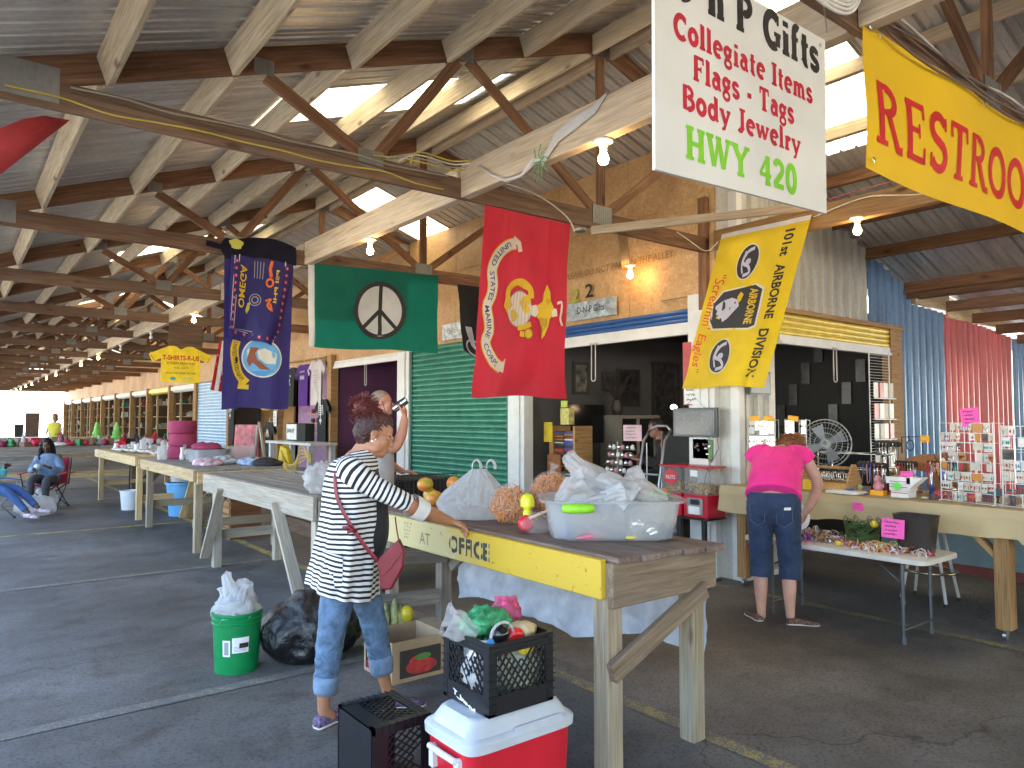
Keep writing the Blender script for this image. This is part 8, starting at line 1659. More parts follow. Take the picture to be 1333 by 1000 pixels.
def place(px_, depth, face):
 """ground point seen at picture column px_ and forward distance depth; facing angle relative to the picture's right"""
 cx_ = (px_ - 666.5) / 952 * depth; X = cx_ * .7906 + depth * .6123; Y = -cx_ * .6123 + depth * .7906
 return M4.Translation((X, Y, 0)) @ M4.Rotation(radians(-37.76 + face), 4, 'Z')
def shoe(b, heel, d, L=.25, w=.045, h=.06, lift=0):
 heel = V(heel); d = V((d[0], d[1], 0)).normalized(); s_ = V((-d.y, d.x, 0)); rs = []
 for t, ww, hh in ((-.03, .5, .55), (.0, .8, .9), (.12, .9, 1.), (.35, .82, .95), (.6, 1.0, .75), (.8, 1.0, .6), (.93, .75, .5), (1., .35, .35)):
  c = heel + d * (L * t) + V((0, 0, lift * (1 - t))); rs.append([c + s_ * (w * ww * cos(a)) + V((0, 0, h * hh * .5 + h * hh * .5 * math.copysign(abs(sin(a)) ** .6, sin(a)) + .003)) for a in [2*pi*j/16 for j in range(16)]])
 b.rings(rs)
def apply(b, M, lo=0): b.v[lo:] = [tuple(M @ V(p)) for p in b.v[lo:]]; return b
# ---------- woman in the striped cardigan
Wm = place(462, 3.95, 0); wt = thing('person', 'woman in striped cardigan with dark red shoulder bag, one hand on the yellow table', 'person', tuple(Wm.translation))
SK1 = skinmat('skin_brown', (.40, .19, .10))
Hh = M4.Translation((.112, .0, 1.512)) @ M4.Rotation(radians(8), 4, 'Z') @ M4.Rotation(radians(19), 4, 'Y')
b = MB(); head(b, Hh, 1.03, .97, 1.15); b.ball(tuple(Hh @ V((.03, 0, -.085))), (.045, .045, .03), 12)
limb(b, [(.01, 0, 1.35), (.04, 0, 1.41), (.085, 0, 1.47)], [.075, .06, .056]); limb(b, [(-.02, 0, .92), (-.01, 0, 1.1), (.0, 0, 1.27), (.01, 0, 1.36)], [(.11, .15), (.12, .14), (.12, .15), (.08, .12)], 20)
SR, ER, WR = V((.01, -.155, 1.325)), V((.285, -.10, 1.165)), V((.50, .115, 1.035))
limb(b, [SR, ER, (ER + WR) / 2 + V((0, 0, -.004)), WR], [.055, .046, .042, .028], 14)
fd = V((.72, .60, -.34)); hand(b, WR, fd, V((.1, -.05, -1)), -1, .62, 1., .2, [.75, .7, .62, .5])
SL, EL, WL = V((.0, .155, 1.325)), V((.02, .24, 1.08)), V((.06, .22, .86)); limb(b, [SL, EL, WL], [.052, .045, .027]); hand(b, WL, (.2, 0, -.9), (0, -1, 0), 1, .4)
for hp, kn, ak in (((-.03, -.09, .9), (-.09, -.10, .47), (-.13, -.075, .085)), ((.0, .09, .9), (.085, .13, .48), (.155, .185, .10))):
 limb(b, [hp, kn, (V(kn) * .5 + V(ak) * .5) + V((-.012, 0, .02)), ak], [.085, .054, .046, .031]); limb(b, [ak, V(ak) + V((.03, .03, -.04))], [.032, .028])
fuse('body', b, Wm, .0045, SK1, wt, 5)
face_parts(wt, Wm @ Hh, (.30, .10, .07), closed=SK1)
CARD_S = stripes('cardigan_stripes', 38); SLV_S = stripes('sleeve_stripes', 38)
def vuv(b, rs, j0):
 """texture v = metres along the cloth at column j0"""
 L = [0]
 for i in range(1, len(rs)): L.append(L[-1] + (rs[i][j0] - rs[i-1][j0]).length)
 k = len(b.uv) // (len(rs) - 1)
 for i in range(len(rs) - 1):
  for q in range(k): b.uv[i * k + q] = [(0, L[i]), (1, L[i]), (1, L[i+1]), (0, L[i+1])]
rows = [(.035, 0, 1.425, .055, .062, .012), (.02, 0, 1.40, .085, .11, .01), (.005, 0, 1.365, .112, .168, .0), (-.005, 0, 1.31, .128, .198, 0), (-.005, 0, 1.22, .142, .205, 0), (-.012, 0, 1.08, .150, .200, 0), (-.03, 0, .93, .158, .215, -.01), (-.045, 0, .80, .168, .238, -.03), (-.055, 0, .70, .172, .255, -.055)]
rs = shell(rows, 64, .2, .42)
for i, r in enumerate(rs):
 for j, p in enumerate(r):
  t = i / (len(rs) - 1); a = .62 + (2*pi - .4) * j / 64; k = max(0, t - .25); f_ = .016 * k * sin(a * 9 + 2.2 * noise.noise(V((a, t * 3, 1)))) + .010 * k * sin(a * 17 + 3) + .008 * noise.noise(p * 11); c_ = V((rows[-1][0], 0, p.z)); d = (p - c_); d.z = 0; r[j] = p + d.normalized() * f_
b = MB(); b.rings(rs, cap=False, closed=False); vuv(b, rs, 50); ca = apply(b, Wm).obj('cardigan', CARD_S, wt, smooth=True); so_ = ca.modifiers.new('s', 'SOLIDIFY'); so_.thickness = .005
for side in (0, -1):
 b = MB(); b.tube([Wm @ (r[side] + V((.002, 0, 0))) for r in rs], [(.003, .008)] * len(rs), 8); b.obj('front_band', plain('white_trim', (.72, .71, .7), .8), ca, smooth=True)
b = MB(); limb(b, [(-.015, -.10, 1.345), (.045, -.155, 1.305), (.16, -.15, 1.235), (.27, -.115, 1.175), (.345, -.055, 1.128)], [.062, .078, .076, .066, .060], 26, 9, False); 
b = MB(); P_ = cat([(-.03, -.09, 1.352), (.045, -.155, 1.305), (.16, -.150, 1.235), (.27, -.115, 1.175), (.335, -.06, 1.135)], 9); R_ = [.058 + .024 * sin(pi * min(1, i / 14)) - .016 * max(0, (i - 16) / 20) for i in range(len(P_))]; b.tube(P_, R_, 28, cap=False); vuv(b, [[q] for q in P_], 0); wrinkle(b, .011, 13, seed=2, axis=(2, 1, 1)); sl = apply(b, Wm).obj('sleeve', SLV_S, ca, smooth=True)
b = MB(); b.tube([(.318, -.077, 1.143), (.375, -.022, 1.108)], [.064, .060], 26, cap=False); wrinkle(b, .006, 14); apply(b, Wm).obj('white_cuff', plain('white_trim', (.72, .71, .7), .8), ca, smooth=True)
b = MB(); b.tube(cat([(-.03, .09, 1.352), (.03, .17, 1.3), (.02, .235, 1.12), (.03, .25, 1.0)], 7), .065, 20, cap=False); apply(b, Wm).obj('sleeve', SLV_S, ca, smooth=True)
# pocket
pk = []
for i in range(9):
 t = i / 8; row = []
 for j in range(9): s_ = j / 8; a = -1.98 + .62 * s_; z = .93 - .15 * t; row.append(V((-.04 + (.170 + .012 * t) * cos(a), (.228 + .02 * t) * sin(a), z - .03 * s_ - .01 * sin(pi * s_) * t)))
 pk.append(row)
b = MB(); b.rings(pk, cap=False, closed=False); apply(b, Wm).obj('pocket', stripes('pocket_stripes', 6.5), ca, smooth=True); b = MB(); b.tube([p + V((0, -.003, .002)) for p in pk[0]], .0045, 6); apply(b, Wm).obj('pocket_trim', plain('white_trim', (.72, .71, .7), .8), ca, smooth=True)
b = MB(); rs = shell([(.03, 0, 1.37, .085, .10, 0), (.04, 0, 1.28, .10, .11, 0), (.06, 0, 1.15, .115, .11, 0), (.075, 0, 1.02, .115, .112, 0), (.055, 0, .90, .115, .12, 0), (.03, 0, .84, .11, .12, 0)], 40); b.rings(rs); wrinkle(b, .008, 12); apply(b, Wm).obj('black_top', fabric('black_jersey', (.012, .012, .013)), wt, smooth=True)
DEN = fabric('light_denim', (.09, .155, .25), .35, 16, .8, .8, 11, .9); DEN2 = fabric('denim_cuff', (.16, .23, .33), .25, 14, .8)
b = MB(); rs = shell([(-.02, 0, .98, .135, .165, 0), (-.02, 0, .90, .145, .185, 0), (-.02, 0, .82, .13, .185, 0)], 36); b.rings(rs)
for hp, md, kn, cf in (((-.03, -.085, .86), (-.06, -.10, .66), (-.09, -.105, .47), (-.118, -.085, .215)), ((.0, .09, .86), (.04, .115, .66), (.088, .13, .48), (.128, .165, .235))):
 limb(b, [hp, md, kn, cf], [.104, .088, .071, .058], 26, 12, False)
q = fuse('jeans', b, M4.Identity(4), .007, DEN, wt, 4); 
for v in q.data.vertices:
 p = v.co; a = .006 * sin(p.z * 95 + 4 * noise.noise(p * 9)) * max(0, min(1, (.62 - p.z) * 4)) + .005 * noise.noise(p * 24) + .006 * sin(p.z * 60 + p.x * 40) * (p.z > .7) * .6; n_ = V(v.normal); v.co = Wm @ (p + n_ * a)
for cf, up in (((-.118, -.085, .205), (-.112, -.088, .275)), ((.128, .165, .222), (.12, .158, .295))):
 b = MB(); c0, c1 = V(cf), V(up); ax = c1 - c0; b.tube([c0 - ax * .35, c0, c0 + ax * .55, c1], [.06, .065, .067, .065], 26, cap=False); wrinkle(b, .006, 20); o = apply(b, Wm).obj('rolled_cuff', DEN2, q, smooth=True); m_ = o.modifiers.new('s', 'SOLIDIFY'); m_.thickness = .008
SHM = plain('woven_shoe', (.12, .08, .15), .8, var=.8, scale=60); SOLE = plain('pale_sole', (.6, .55, .5), .6)
for hl, d, lf in (((-.155, -.105, 0), (.55, .83), .0), ((.135, .155, 0), (.93, .25), .0)):
 b = MB(); shoe(b, hl, d, .235, .042, .065, lf); o = apply(b, Wm).obj('shoe', SHM, wt, smooth=True); b = MB(); shoe(b, hl, d, .242, .044, .018, lf); apply(b, Wm).obj('sole', SOLE, o, smooth=True)
HR = hairmat('auburn_hair', (.03, .006, .005), (.26, .04, .028)); HRD = hairmat('dark_brown_hair', (.012, .005, .004), (.085, .022, .016))
b = MB(); n0 = 0; b.ball((-.026, 0, .045), (.094, .083, .084), 22); b.ball((-.055, 0, .0), (.066, .072, .07), 18); b.ball((.0, 0, .075), (.075, .07, .055), 18); b.ball((-.04, 0, -.05), (.045, .055, .04), 14); apply(b, Hh)
q = fuse('hair', b, Wm, .006, HRD, wt, 3); 
for v in q.data.vertices: v.co = v.co + V(v.normal) * (.0035 * sin(v.co.z * 260 + 30 * noise.noise(v.co * 12)) )
b = MB(); bc = (-.095, 0, .115); b.ball(bc, (.070, .065, .055), 20); crumple(b, .018, 26, 3); apply(b, Hh); apply(b, Wm); bo = b.obj('hair_bun', HR, q, smooth=True)
b = MB(); strands(b, bc, (.062, .06, .048), 360, .055, Wm @ Hh, lambda d, p: (V((-d.y, d.x, d.z * .2)) * .7 + d * .45).normalized(), .0022, 4); strands(b, (-.02, 0, .05), (.090, .081, .082), 260, .1, Wm @ Hh, lambda d, p: (V(bc) - p).normalized(), .0022, 5); b.obj('loose_strands', HR, q, kind='stuff')
b = MB(); b.ball((-.002, -.087, -.032), .006, 10); b.ball((.012, -.084, -.02), .004, 8); apply(b, Hh); apply(b, Wm); b.obj('earring', plain('pearl', (.8, .78, .72), .15), wt, smooth=True)
BAGR = plain('burgundy_leather', (.17, .004, .014), .38, var=.15, bmp=.15)
bag = thing('shoulder_bag', 'dark red shoulder bag worn across the striped cardigan', 'bag', tuple(Wm @ V((.22, -.2, .8))))
b = MB(); out = [(.165, .885), (.275, .99), (.305, .925), (.30, .85), (.24, .735), (.185, .735)]
b.prism([Wm @ V((x, -.215 - .02 * (x - .16), z)) for x, z in out], (Wm.to_3x3() @ V((.0, .055, 0)))); bb_ = b.obj('bag_body', BAGR, bag, bevel=.01)
b = MB(); b.prism([Wm @ V((x, -.218 - .02 * (x - .16), z)) for x, z in [(.168, .885), (.275, .985), (.30, .93), (.235, .84), (.19, .80)]], (Wm.to_3x3() @ V((0, .006, 0)))); b.obj('flap', BAGR, bag, bevel=.003)
b = MB(); b.ball(Wm @ V((.275, -.222, .895)), (.006, .004, .003), 8); b.obj('clasp', plain('brass', (.6, .4, .12), .25, 1), bag)
def strap(nm, P_, w=.011): b = MB(); b.tube([Wm @ p for p in cat(P_, 7)], [(.003, w) if i % 1 == 0 else 0 for i in range((len(P_) - 1) * 7 + 1)], 8); b.obj(nm, BAGR, bag, smooth=True)
strap('strap', [(.05, .03, 1.432), (.0, -.06, 1.415), (-.045, -.135, 1.38), (-.055, -.195, 1.30), (-.035, -.215, 1.19), (.03, -.228, 1.07), (.10, -.232, .97), (.17, -.228, .885)]); strap('strap', [(.275, -.215, .985), (.262, -.20, 1.04), (.245, -.14, 1.09)], .006)
b = MB(); b.tube([Wm @ V(p) for p in ((-.005, -.235, 1.05), (.03, -.24, 1.055), (.05, -.24, 1.035), (.07, -.24, 1.04), (.02, -.24, 1.03))], (.008), 8); b.obj('strap_knot', BAGR, bag, smooth=True)
# ---------- woman in the pink top, bending over the folding table
Pm = place(1005, 5.82, 62); pt = thing('person', 'woman in bright pink top and dark cropped jeans bending over the folding table', 'person', tuple(Pm.translation))
SK2 = skinmat('skin_pale', (.56, .33, .25)); Hh = M4.Translation((.49, -.10, 1.345)) @ M4.Rotation(radians(-25), 4, 'Z') @ M4.Rotation(radians(50), 4, 'Y')
b = MB(); head(b, Hh, .97); limb(b, [(.34, 0, 1.31), (.42, -.05, 1.34), (.475, -.095, 1.345)], [.07, .055, .052]); limb(b, [(.0, 0, .95), (.1, 0, 1.08), (.25, 0, 1.22), (.36, 0, 1.31)], [(.12, .15), (.11, .14), (.11, .16), (.07, .13)], 20)
limb(b, [(.32, -.185, 1.30), (.37, -.285, 1.09), (.41, -.245, .93), (.43, -.185, .82)], [.054, .045, .040, .027]); hand(b, (.43, -.185, .82), (.35, .25, -.8), (.3, .9, .1), 1, .45, 1.)
limb(b, [(.32, .185, 1.29), (.42, .24, 1.08), (.55, .12, .86)], [.052, .043, .026]); hand(b, (.55, .12, .86), (.4, -.3, -.6), (0, -1, 0), -1, .5)
for hp, kn, ak in (((.0, .10, .92), (.02, .105, .48), (-.01, .105, .075)), ((.0, -.10, .92), (.025, -.105, .48), (-.01, -.11, .075))): limb(b, [hp, kn, (V(kn) + V(ak)) / 2 + V((-.02, 0, .04)), ak], [.085, .056, .054, .034]); limb(b, [ak, V(ak) + V((.03, 0, -.04))], [.034, .03])
fuse('body', b, Pm, .006, SK2, pt, 4); face_parts(pt, Pm @ Hh, (.45, .15, .13), closed=SK2)
PKM = fabric('pink_jersey', (.80, .02, .24), .1, 5, .3, .8, 10, .6); b = MB()
limb(b, [(-.03, 0, .985), (.04, 0, 1.06), (.16, 0, 1.16), (.28, 0, 1.26), (.36, 0, 1.315)], [(.165, .215), (.165, .205), (.15, .2), (.125, .205), (.07, .12)], 36, 8, False)
for s_ in (-1, 1): limb(b, [(.28, .10 * s_, 1.30), (.325, .175 * s_, 1.305), (.345, .225 * s_, 1.25)], [.09, .075, .07], 18, 6, False)
q = fuse('pink_top', b, M4.Identity(4), .008, PKM, pt, 6)
for v in q.data.vertices: p = v.co; d = .009 * noise.noise(V((p.x * 8, p.y * 8, p.z * 10))) + .006 * sin(p.y * 50 + 5 * noise.noise(p * 6)) * max(0, 1.15 - p.z) * 3; v.co = Pm @ (p + V(v.normal) * d)
DJ = fabric('dark_denim', (.018, .035, .085), .35, 6, .5, .8, 12, .6); b = MB(); rs = shell([(.0, 0, 1.02, .14, .19, 0), (-.015, 0, .94, .155, .205, 0), (-.02, 0, .85, .15, .205, 0), (0, 0, .78, .13, .195, 0)], 36); b.rings(rs)
for s_ in (-1, 1): limb(b, [(-.01, .098 * s_, .84), (.01, .105 * s_, .62), (.02, .108 * s_, .46), (.0, .11 * s_, .345)], [.108, .092, .083, .08], 26, 9, False)
q = fuse('cropped_jeans', b, M4.Identity(4), .008, DJ, pt, 3)
for v in q.data.vertices: p = v.co; v.co = Pm @ (p + V(v.normal) * (.006 * sin(p.z * 80 + 5 * noise.noise(p * 8)) * .6 + .004 * noise.noise(p * 20)))
b = MB(); b.prism([Pm @ V((-.172, -.10 - .05 * k, .90 + .004 * k)) for k in (0, 1)] + [Pm @ V((-.17, -.15, .925)), Pm @ V((-.17, -.10, .92))], Pm.to_3x3() @ V((-.003, 0, 0))); b.obj('pocket_label', WHITE, q)
for s_ in (-1, 1): b = MB(); P_ = [(-.166, .04 * s_, .93), (-.168, .045 * s_, .80), (-.165, .10 * s_, .77), (-.145, .155 * s_, .81), (-.135, .16 * s_, .93)]; b.tube([Pm @ V(p) for p in P_], .0022, 5); b.obj('pocket_seam', plain('seam', (.1, .12, .17), .8), q)
FLO = plain('floral_shoe', (.12, .06, .05), .7, var=.9, scale=70)
for hl, d in (((-.03, .115, 0), (.75, .5)), ((-.02, -.09, 0), (.35, -.94))): b = MB(); shoe(b, hl, d, .235, .042, .06); o = apply(b, Pm).obj('shoe', FLO, pt, smooth=True); b = MB(); shoe(b, hl, d, .242, .044, .016); apply(b, Pm).obj('sole', SOLE, o, smooth=True)
HG = hairmat('ginger_hair', (.12, .035, .012), (.42, .16, .06)); b = MB(); b.ball((-.025, 0, .035), (.1, .092, .09), 20); b.ball((-.05, 0, -.03), (.07, .085, .085), 18)
for s_ in (-1, 1): b.ball((.0, .06 * s_, -.03), (.05, .032, .09), 14)
apply(b, Hh); q = fuse('hair', b, Pm, .007, HG, pt, 3)
for v in q.data.vertices: v.co = v.co + V(v.normal) * (.008 * sin(v.co.z * 110 + v.co.x * 60 + 14 * noise.noise(v.co * 8)))
b = MB(); strands(b, (-.03, 0, .0), (.098, .09, .11), 300, .1, Pm @ Hh, lambda d, p: (V((-.2, 0, -1)) + d * .35).normalized(), .0028, 8); b.obj('loose_strands', HG, q, kind='stuff')
# ---------- man drinking from a can behind the tables
Mm = place(494, 7.0, 8); mt = thing('person', 'grey haired man in pale shirt drinking from a metal tumbler', 'person', tuple(Mm.translation)); SK3 = skinmat('skin_ruddy', (.50, .25, .17))
Hh = M4.Translation((.03, 0, 1.742)) @ M4.Rotation(radians(-4), 4, 'Y'); b = MB(); head(b, Hh, 1.08, 1., 1.15); limb(b, [(-.03, 0, 1.52), (-.01, 0, 1.6), (.0, 0, 1.68)], [.08, .068, .064]); limb(b, [(-.02, 0, .95), (-.02, 0, 1.2), (-.03, 0, 1.45)], [(.14, .16), (.15, .17), (.11, .18)], 18)
limb(b, [(-.02, -.21, 1.47), (.13, -.24, 1.33), (.20, -.2, 1.42), (.235, -.12, 1.55), (.235, -.07, 1.62)], [.06, .052, .05, .042, .03]); hand(b, (.235, -.075, 1.61), (.1, .5, .9), (-.9, .5, .1), 1, .8, 1.05)
limb(b, [(-.02, .21, 1.47), (.05, .27, 1.2), (.22, .2, 1.08)], [.058, .05, .03]); hand(b, (.22, .2, 1.08), (.9, -.2, 0), (0, 0, -1), 1, .4)
for s_ in (-1, 1): limb(b, [(-.02, .1 * s_, .92), (0, .11 * s_, .5), (-.02, .11 * s_, .09)], [.1, .065, .04])
fuse('body', b, Mm, .006, SK3, mt, 4); face_parts(mt, Mm @ Hh, (.4, .16, .12), brow=(.2, .16, .12))
b = MB(); rs = shell([(-.02, 0, 1.56, .07, .08, 0), (-.03, 0, 1.52, .12, .2, 0), (-.03, 0, 1.42, .15, .235, 0), (-.02, 0, 1.2, .165, .21, 0), (-.02, 0, .95, .165, .2, 0), (-.02, 0, .88, .16, .2, 0)], 36); b.rings(rs); limb(b, [(-.03, -.17, 1.49), (.03, -.24, 1.42), (.10, -.245, 1.36)], [.09, .085, .08], 20, 5, False); limb(b, [(-.03, .17, 1.49), (.0, .25, 1.35), (.03, .27, 1.25)], [.09, .085, .08], 20, 5, False)
fuse('shirt', b, Mm, .009, fabric('pale_grey_shirt', (.42, .43, .46)), mt, 4); b = MB(); rs = shell([(-.02, 0, .95, .15, .185, 0), (-.02, 0, .8, .15, .19, 0)], 30); b.rings(rs); [limb(b, [(-.02, .1 * s_, .86), (0, .11 * s_, .5), (-.02, .11 * s_, .06)], [.11, .085, .08], 18, 6, False) for s_ in (-1, 1)]; fuse('trousers', b, Mm, .01, fabric('dark_trousers', (.03, .03, .035)), mt, 3)
for s_ in (-1, 1): b = MB(); shoe(b, (-.07, .11 * s_, 0), (1, .1 * s_), .27, .048, .08); apply(b, Mm).obj('shoe', BLACK, mt, smooth=True)
b = MB(); b.ball((-.022, 0, .048), (.095, .080, .083), 20); b.ball((-.06, 0, .0), (.05, .07, .055), 14); apply(b, Hh); fuse('hair', b, Mm, .007, hairmat('grey_hair', (.16, .11, .08), (.36, .29, .23)), mt, 3)
cup = thing('tumbler', 'silver metal tumbler held at the man\'s mouth', 'tumbler', tuple(Mm @ V((.16, 0, 1.68)))); b = MB(); c0, c1 = V((.135, -.01, 1.69)), V((.225, -.03, 1.755)); b = MB(); b.tube([Mm @ c0, Mm @ c0.lerp(c1, .03), Mm @ c0.lerp(c1, 1.35)], [.030, .040, .036], 22); b.obj('tumbler_body', CHROME, cup, smooth=True, auto=40)
b = MB(); b.tube([Mm @ c0.lerp(c1, .45), Mm @ c0.lerp(c1, .8)], [.0405, .0395], 22, cap=False); b.obj('dark_band', plain('tumbler_band', (.12, .1, .09), .3, .8), cup, smooth=True)
# ---------- seated people on the left
def camp_chair(label, M, col, s=1.):
 t = thing('camp_chair', label, 'chair', tuple(M.translation)); FB = fabric('chair_cloth_' + label[:5], col, .15); SP = [(-.25, -.27), (.27, -.27), (.27, .27), (-.25, .27)]
 def TB(pts, r, nm, m_): b = MB(); b.tube([M @ V(p) for p in pts], r, 8); b.obj(nm, m_, t, smooth=True)
 FRM2 = plain('chair_tube_' + label[:5], (.03, .03, .035) if col[0] > .2 else (.4, .4, .42), .4, .5)
 for (x0, y0), (x1, y1) in (((-.25, -.27), (.27, -.27)), ((.27, -.27), (.27, .27)), ((.27, .27), (-.25, .27)), ((-.25, .27), (-.25, -.27))): TB([(x0, y0, .02), (x1 * .93, y1 * .93, .42)], .01, 'cross_leg', FRM2); TB([(x1, y1, .02), (x0 * .93, y0 * .93, .42)], .01, 'cross_leg', FRM2)
 for s_ in (-1, 1): TB([(-.25, .27 * s_, .4), (-.33, .28 * s_, .88)], .011, 'back_post', FRM2); TB([(.27, .27 * s_, .4), (.27, .32 * s_, .62)], .011, 'arm_post', FRM2); b = MB(); b.rings([[M @ V((-.3 + .62 * i / 8, (.29 + dy) * s_, .63 - .01 * sin(i))) for i in range(9)] for dy in (0, .07)], cap=False, closed=False); o = b.obj('arm_rest', FB, t, smooth=True); o.modifiers.new('s', 'SOLIDIFY').thickness = .012
 b = MB(); b.rings([[M @ V((.27 - .52 * i / 10, -.25 + .5 * j / 8, .42 - .05 * sin(pi * j / 8) * sin(pi * i / 10))) for i in range(11)] + [M @ V((-.26 - .08 * i / 8, -.25 + .5 * j / 8, .44 + .44 * i / 8 )) + M.to_3x3() @ V((-.05 * sin(pi * j / 8), 0, 0)) for i in range(9)] for j in range(9)], cap=False, closed=False); o = b.obj('sling_seat', FB, t, smooth=True); o.modifiers.new('s', 'SOLIDIFY').thickness = .01
 for x, y in SP: b = MB(); b.lathe([(.02, 0), (.024, .01), (.014, .04)], 8, M @ M4.Translation((x, y, 0))); b.obj('foot_cap', BLACK, t, smooth=True)
 return t
def seated(label, M, skin, topc, legc, hairm, knees, ankles, wrists, shoec, headp=(.05, 0, 1.14), hy=0, hp=15, lean=.0, long_hair=True, vox=.011, elb=None):
 t = thing('person', label, 'person', tuple(M.translation)); Hh = M4.Translation(headp) @ M4.Rotation(radians(hy), 4, 'Z') @ M4.Rotation(radians(hp), 4, 'Y'); b = MB(); head(b, Hh); limb(b, [(-.02 + lean, 0, .95), (.0 + lean, 0, 1.02), V(headp) + V((-.02, 0, -.05))], [.065, .052, .05])
 limb(b, [(-.12, 0, .48), (-.13, 0, .7), (-.04 + lean, 0, .93)], [(.12, .16), (.11, .14), (.08, .16)], 18)
 elb = elb or [(.03, -.24, .68), (.03, .24, .68)]; 
 for k, s_ in enumerate((-1, 1)): limb(b, [(-.04 + lean, .17 * s_, .91), elb[k], wrists[k]], [.048, .038, .024]); hand(b, wrists[k], V((.8, -.3 * s_, .35)), V((-.2, -.5 * s_, -.8)), -s_, .5, .95); limb(b, [(-.08, .09 * s_, .5), knees[k], ankles[k]], [.075, .055, .035])
 fuse('body', b, M, vox * .75, skin, t, 2); face_parts(t, M @ Hh, (.18, .06, .05))
 b = MB(); rs = shell([(-.02 + lean, 0, .98, .06, .07, 0), (-.04 + lean, 0, .93, .1, .17, 0), (-.1 + lean * .5, 0, .75, .13, .18, 0), (-.12, 0, .5, .15, .19, 0)], 30); b.rings(rs)
 for k, s_ in enumerate((-1, 1)): limb(b, [(-.05 + lean, .14 * s_, .91), elb[k], V(elb[k]).lerp(V(wrists[k]), .8)], [.07, .058, .045], 16, 5, False)
 fuse('jacket', b, M, vox, topc, t, 3); b = MB(); b.ball((-.1, 0, .49), (.16, .185, .1), 18)
 for k, s_ in enumerate((-1, 1)): limb(b, [(-.06, .09 * s_, .5), knees[k], V(knees[k]).lerp(V(ankles[k]), .9)], [.095, .068, .05], 18, 6, False)
 fuse('trousers', b, M, vox, legc, t, 3)
 for k in (0, 1): b = MB(); a = V(ankles[k]); d = (M.to_3x3() @ V((1, 0, 0))); h0 = a - V((.05, 0, a.z)); 
 for k in (0, 1):
  a = V(ankles[k]); b = MB(); shoe(b, (a.x - .05, a.y, 0), (1, .15 * (1 if k else -1)), .26, .045, .085); n_ = max(0, a.z - .09); b.v = [(p[0], p[1], p[2] + n_) for p in b.v]; o = apply(b, M).obj('shoe', shoec, t, smooth=True)
 b = MB(); b.ball((-.02, 0, .045), (.1, .084, .088), 18)
 if long_hair:
  for s_ in (-1, 1): limb(b, [(.0, .065 * s_, .05), (-.005, .085 * s_, -.08), (.03, .095 * s_, -.24), (.03, .09 * s_, -.33)], [.04, .045, .045, .02], 10)
  limb(b, [(-.07, 0, .03), (-.09, 0, -.12), (-.08, 0, -.28)], [(.05, .07), (.05, .09), (.03, .08)], 14)
 apply(b, Hh if long_hair is False else Hh); q = fuse('hair', b, M, .009, hairm, t, 3)
 for v in q.data.vertices: v.co = v.co + V(v.normal) * (.006 * sin(v.co.x * 150 + v.co.y * 150 + 12 * noise.noise(v.co * 6)))
 return t
SKD = skinmat('skin_dark', (.09, .042, .026)); BHR = hairmat('black_hair', (.003, .003, .003), (.016, .013, .012)); BHR.node_tree.nodes['Principled BSDF'].inputs['Specular IOR Level'].default_value = .15
Sm = place(64, 13.2, -78); camp_chair('red camp chair holding the woman with long black hair', Sm, (.42, .02, .05))
seated('seated woman with long black hair in denim jacket looking at her phone', Sm, SKD, fabric('pale_denim_jacket', (.13, .2, .31), .4), fabric('grey_leggings', (.05, .052, .06)), BHR, [(.34, -.12, .52), (.36, .13, .5)], [(.40, -.09, .1), (.34, .12, .1)], [(.26, -.1, .72), (.24, .12, .74)], plain('black_shoe', (.02, .02, .02), .6), (.04, 0, 1.12), 12, 24)
tag(blob('phone', plain('phone_white', (.6, .7, .72), .3), tuple(Sm @ V((.34, -.03, .76))), (.05, .045, .05), .004, 20, 14), 'pale phone case in the seated woman\'s hands', 'phone')
Bm = place(-14, 11.6, -4); camp_chair('blue camp chair cut off by the left picture edge', Bm, (.02, .16, .5))
seated('person with outstretched jeans in the blue chair holding a phone at the left edge', Bm, SKD, fabric('teal_shirt', (.15, .55, .55)), fabric('blue_jeans', (.03, .08, .22), .3), BHR, [(.40, -.1, .46), (.40, .12, .48)], [(.78, -.1, .14), (.82, .06, .2)], [(.16, -.2, .86), (.2, .15, .84)], plain('trainer', (.45, .35, .4), .5, var=.7, scale=25), (-.02, 0, 1.12), 0, 10, elb=[(.05, -.26, .7), (.05, .24, .7)])
ph = bxo('phone', 0, .01, 0, .075, 0, .15, plain('phone_white', (.6, .7, .72), .3), None); ph.matrix_world = Bm @ M4.Translation((.26, -.24, .88)) @ M4.Rotation(.3, 4, 'Y'); tag(ph, 'phone held up by the person in the blue chair', 'phone')
tag(blob('plastic_bag', BAGW, tuple(Bm @ V((.42, .55, .15))), (.3, .22, .17), .05, 7, 28, None, 4, 0.006), 'white plastic bag on the floor behind the outstretched legs', 'bag')
tag(blob('plastic_bag', BAGW, tuple(Sm @ V((-.05, -.05, .17))), (.2, .2, .16), .05, 8, 28, None, 6, 0.006), 'white plastic bag under the red camp chair', 'bag')
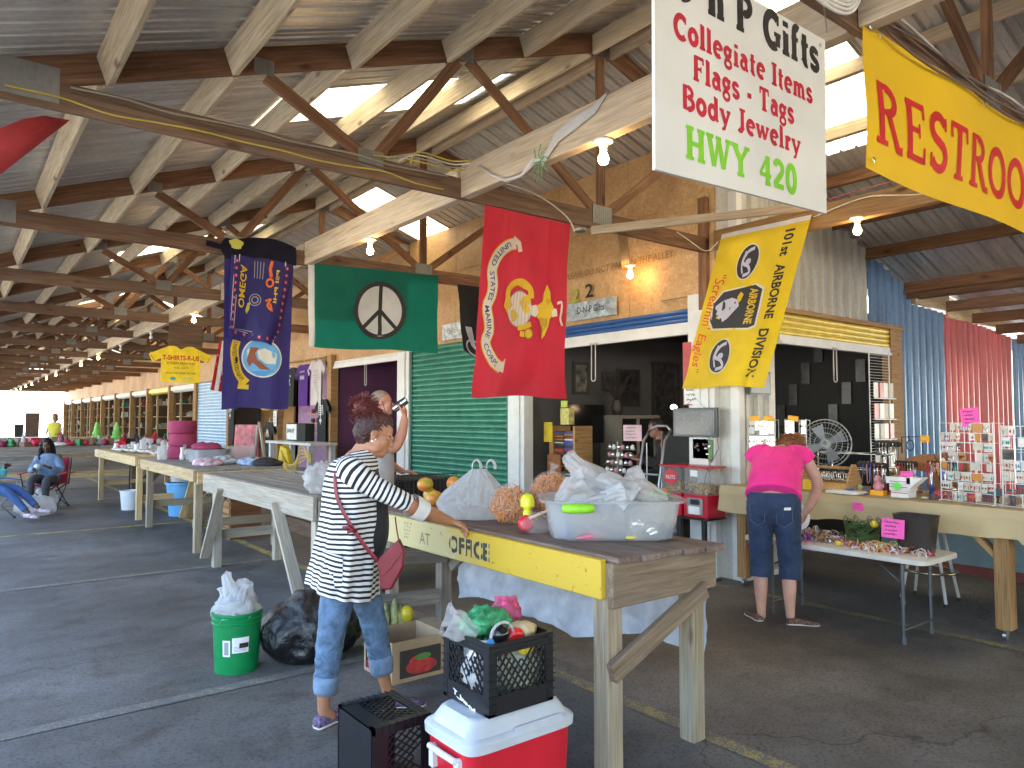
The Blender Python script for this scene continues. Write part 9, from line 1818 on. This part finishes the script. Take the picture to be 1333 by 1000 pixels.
# ---------- woman inside the shop, far person in yellow
Im = place(858, 9.7, 172); seated('dim woman in dark clothes sitting at the desk inside the gift shop', Im @ M4.Translation((0, 0, .35)), SK3, fabric('dark_jacket', (.05, .035, .035)), fabric('dark_trousers2', (.02, .02, .02)), hairmat('dark_brown_hair2', (.02, .01, .007), (.07, .035, .02)), [(.36, -.12, .45), (.36, .13, .45)], [(.36, -.1, .1), (.36, .12, .1)], [(.34, -.1, .75), (.3, .14, .72)], BLACK, (.05, 0, 1.12), 0, 8, long_hair=False)
Ym = place(72, 26.5, -90); yt = thing('person', 'far person in yellow top standing against the bright market opening', 'person', tuple(Ym.translation)); b = MB(); Hh = M4.Translation((0, 0, 1.66)); head(b, Hh)
limb(b, [(0, 0, 1.45), (0, 0, 1.6)], [.06, .055]); limb(b, [(0, 0, .9), (0, 0, 1.4)], [(.12, .17), (.1, .18)]); [limb(b, [(0, .19 * s_, 1.4), (.02, .25 * s_, 1.15), (.15, .2 * s_, 1.05)], [.05, .04, .03]) for s_ in (-1, 1)]; [hand(b, (.15, .2 * s_, 1.05), (1, 0, 0), (0, 0, -1), s_, .4) for s_ in (-1, 1)]; [limb(b, [(0, .1 * s_, .9), (0, .1 * s_, .5), (0, .1 * s_, .05)], [.09, .06, .04]) for s_ in (-1, 1)]
fuse('body', b, Ym, .012, SK3, yt, 2); b = MB(); b.rings(shell([(0, 0, 1.47, .07, .1, 0), (0, 0, 1.4, .13, .22, 0), (0, 0, 1.1, .15, .2, 0), (0, 0, .85, .15, .21, 0)], 24)); apply(b, Ym).obj('yellow_top', fabric('yellow_top', (.6, .55, .05)), yt, smooth=True); b = MB(); b.ball((-.02, 0, .03), (.105, .09, .1), 14); b.ball((-.04, 0, -.08), (.07, .1, .1), 12); apply(b, Hh); apply(b, Ym); b.obj('hair', HG, yt, smooth=True); b = MB(); [limb(b, [(0, .1 * s_, .92), (0, .1 * s_, .5), (0, .1 * s_, .08)], [.12, .09, .07], 14, 4) for s_ in (-1, 1)]; apply(b, Ym).obj('trousers', MT['dark_trousers2'], yt, smooth=True)
LC.exclude = False
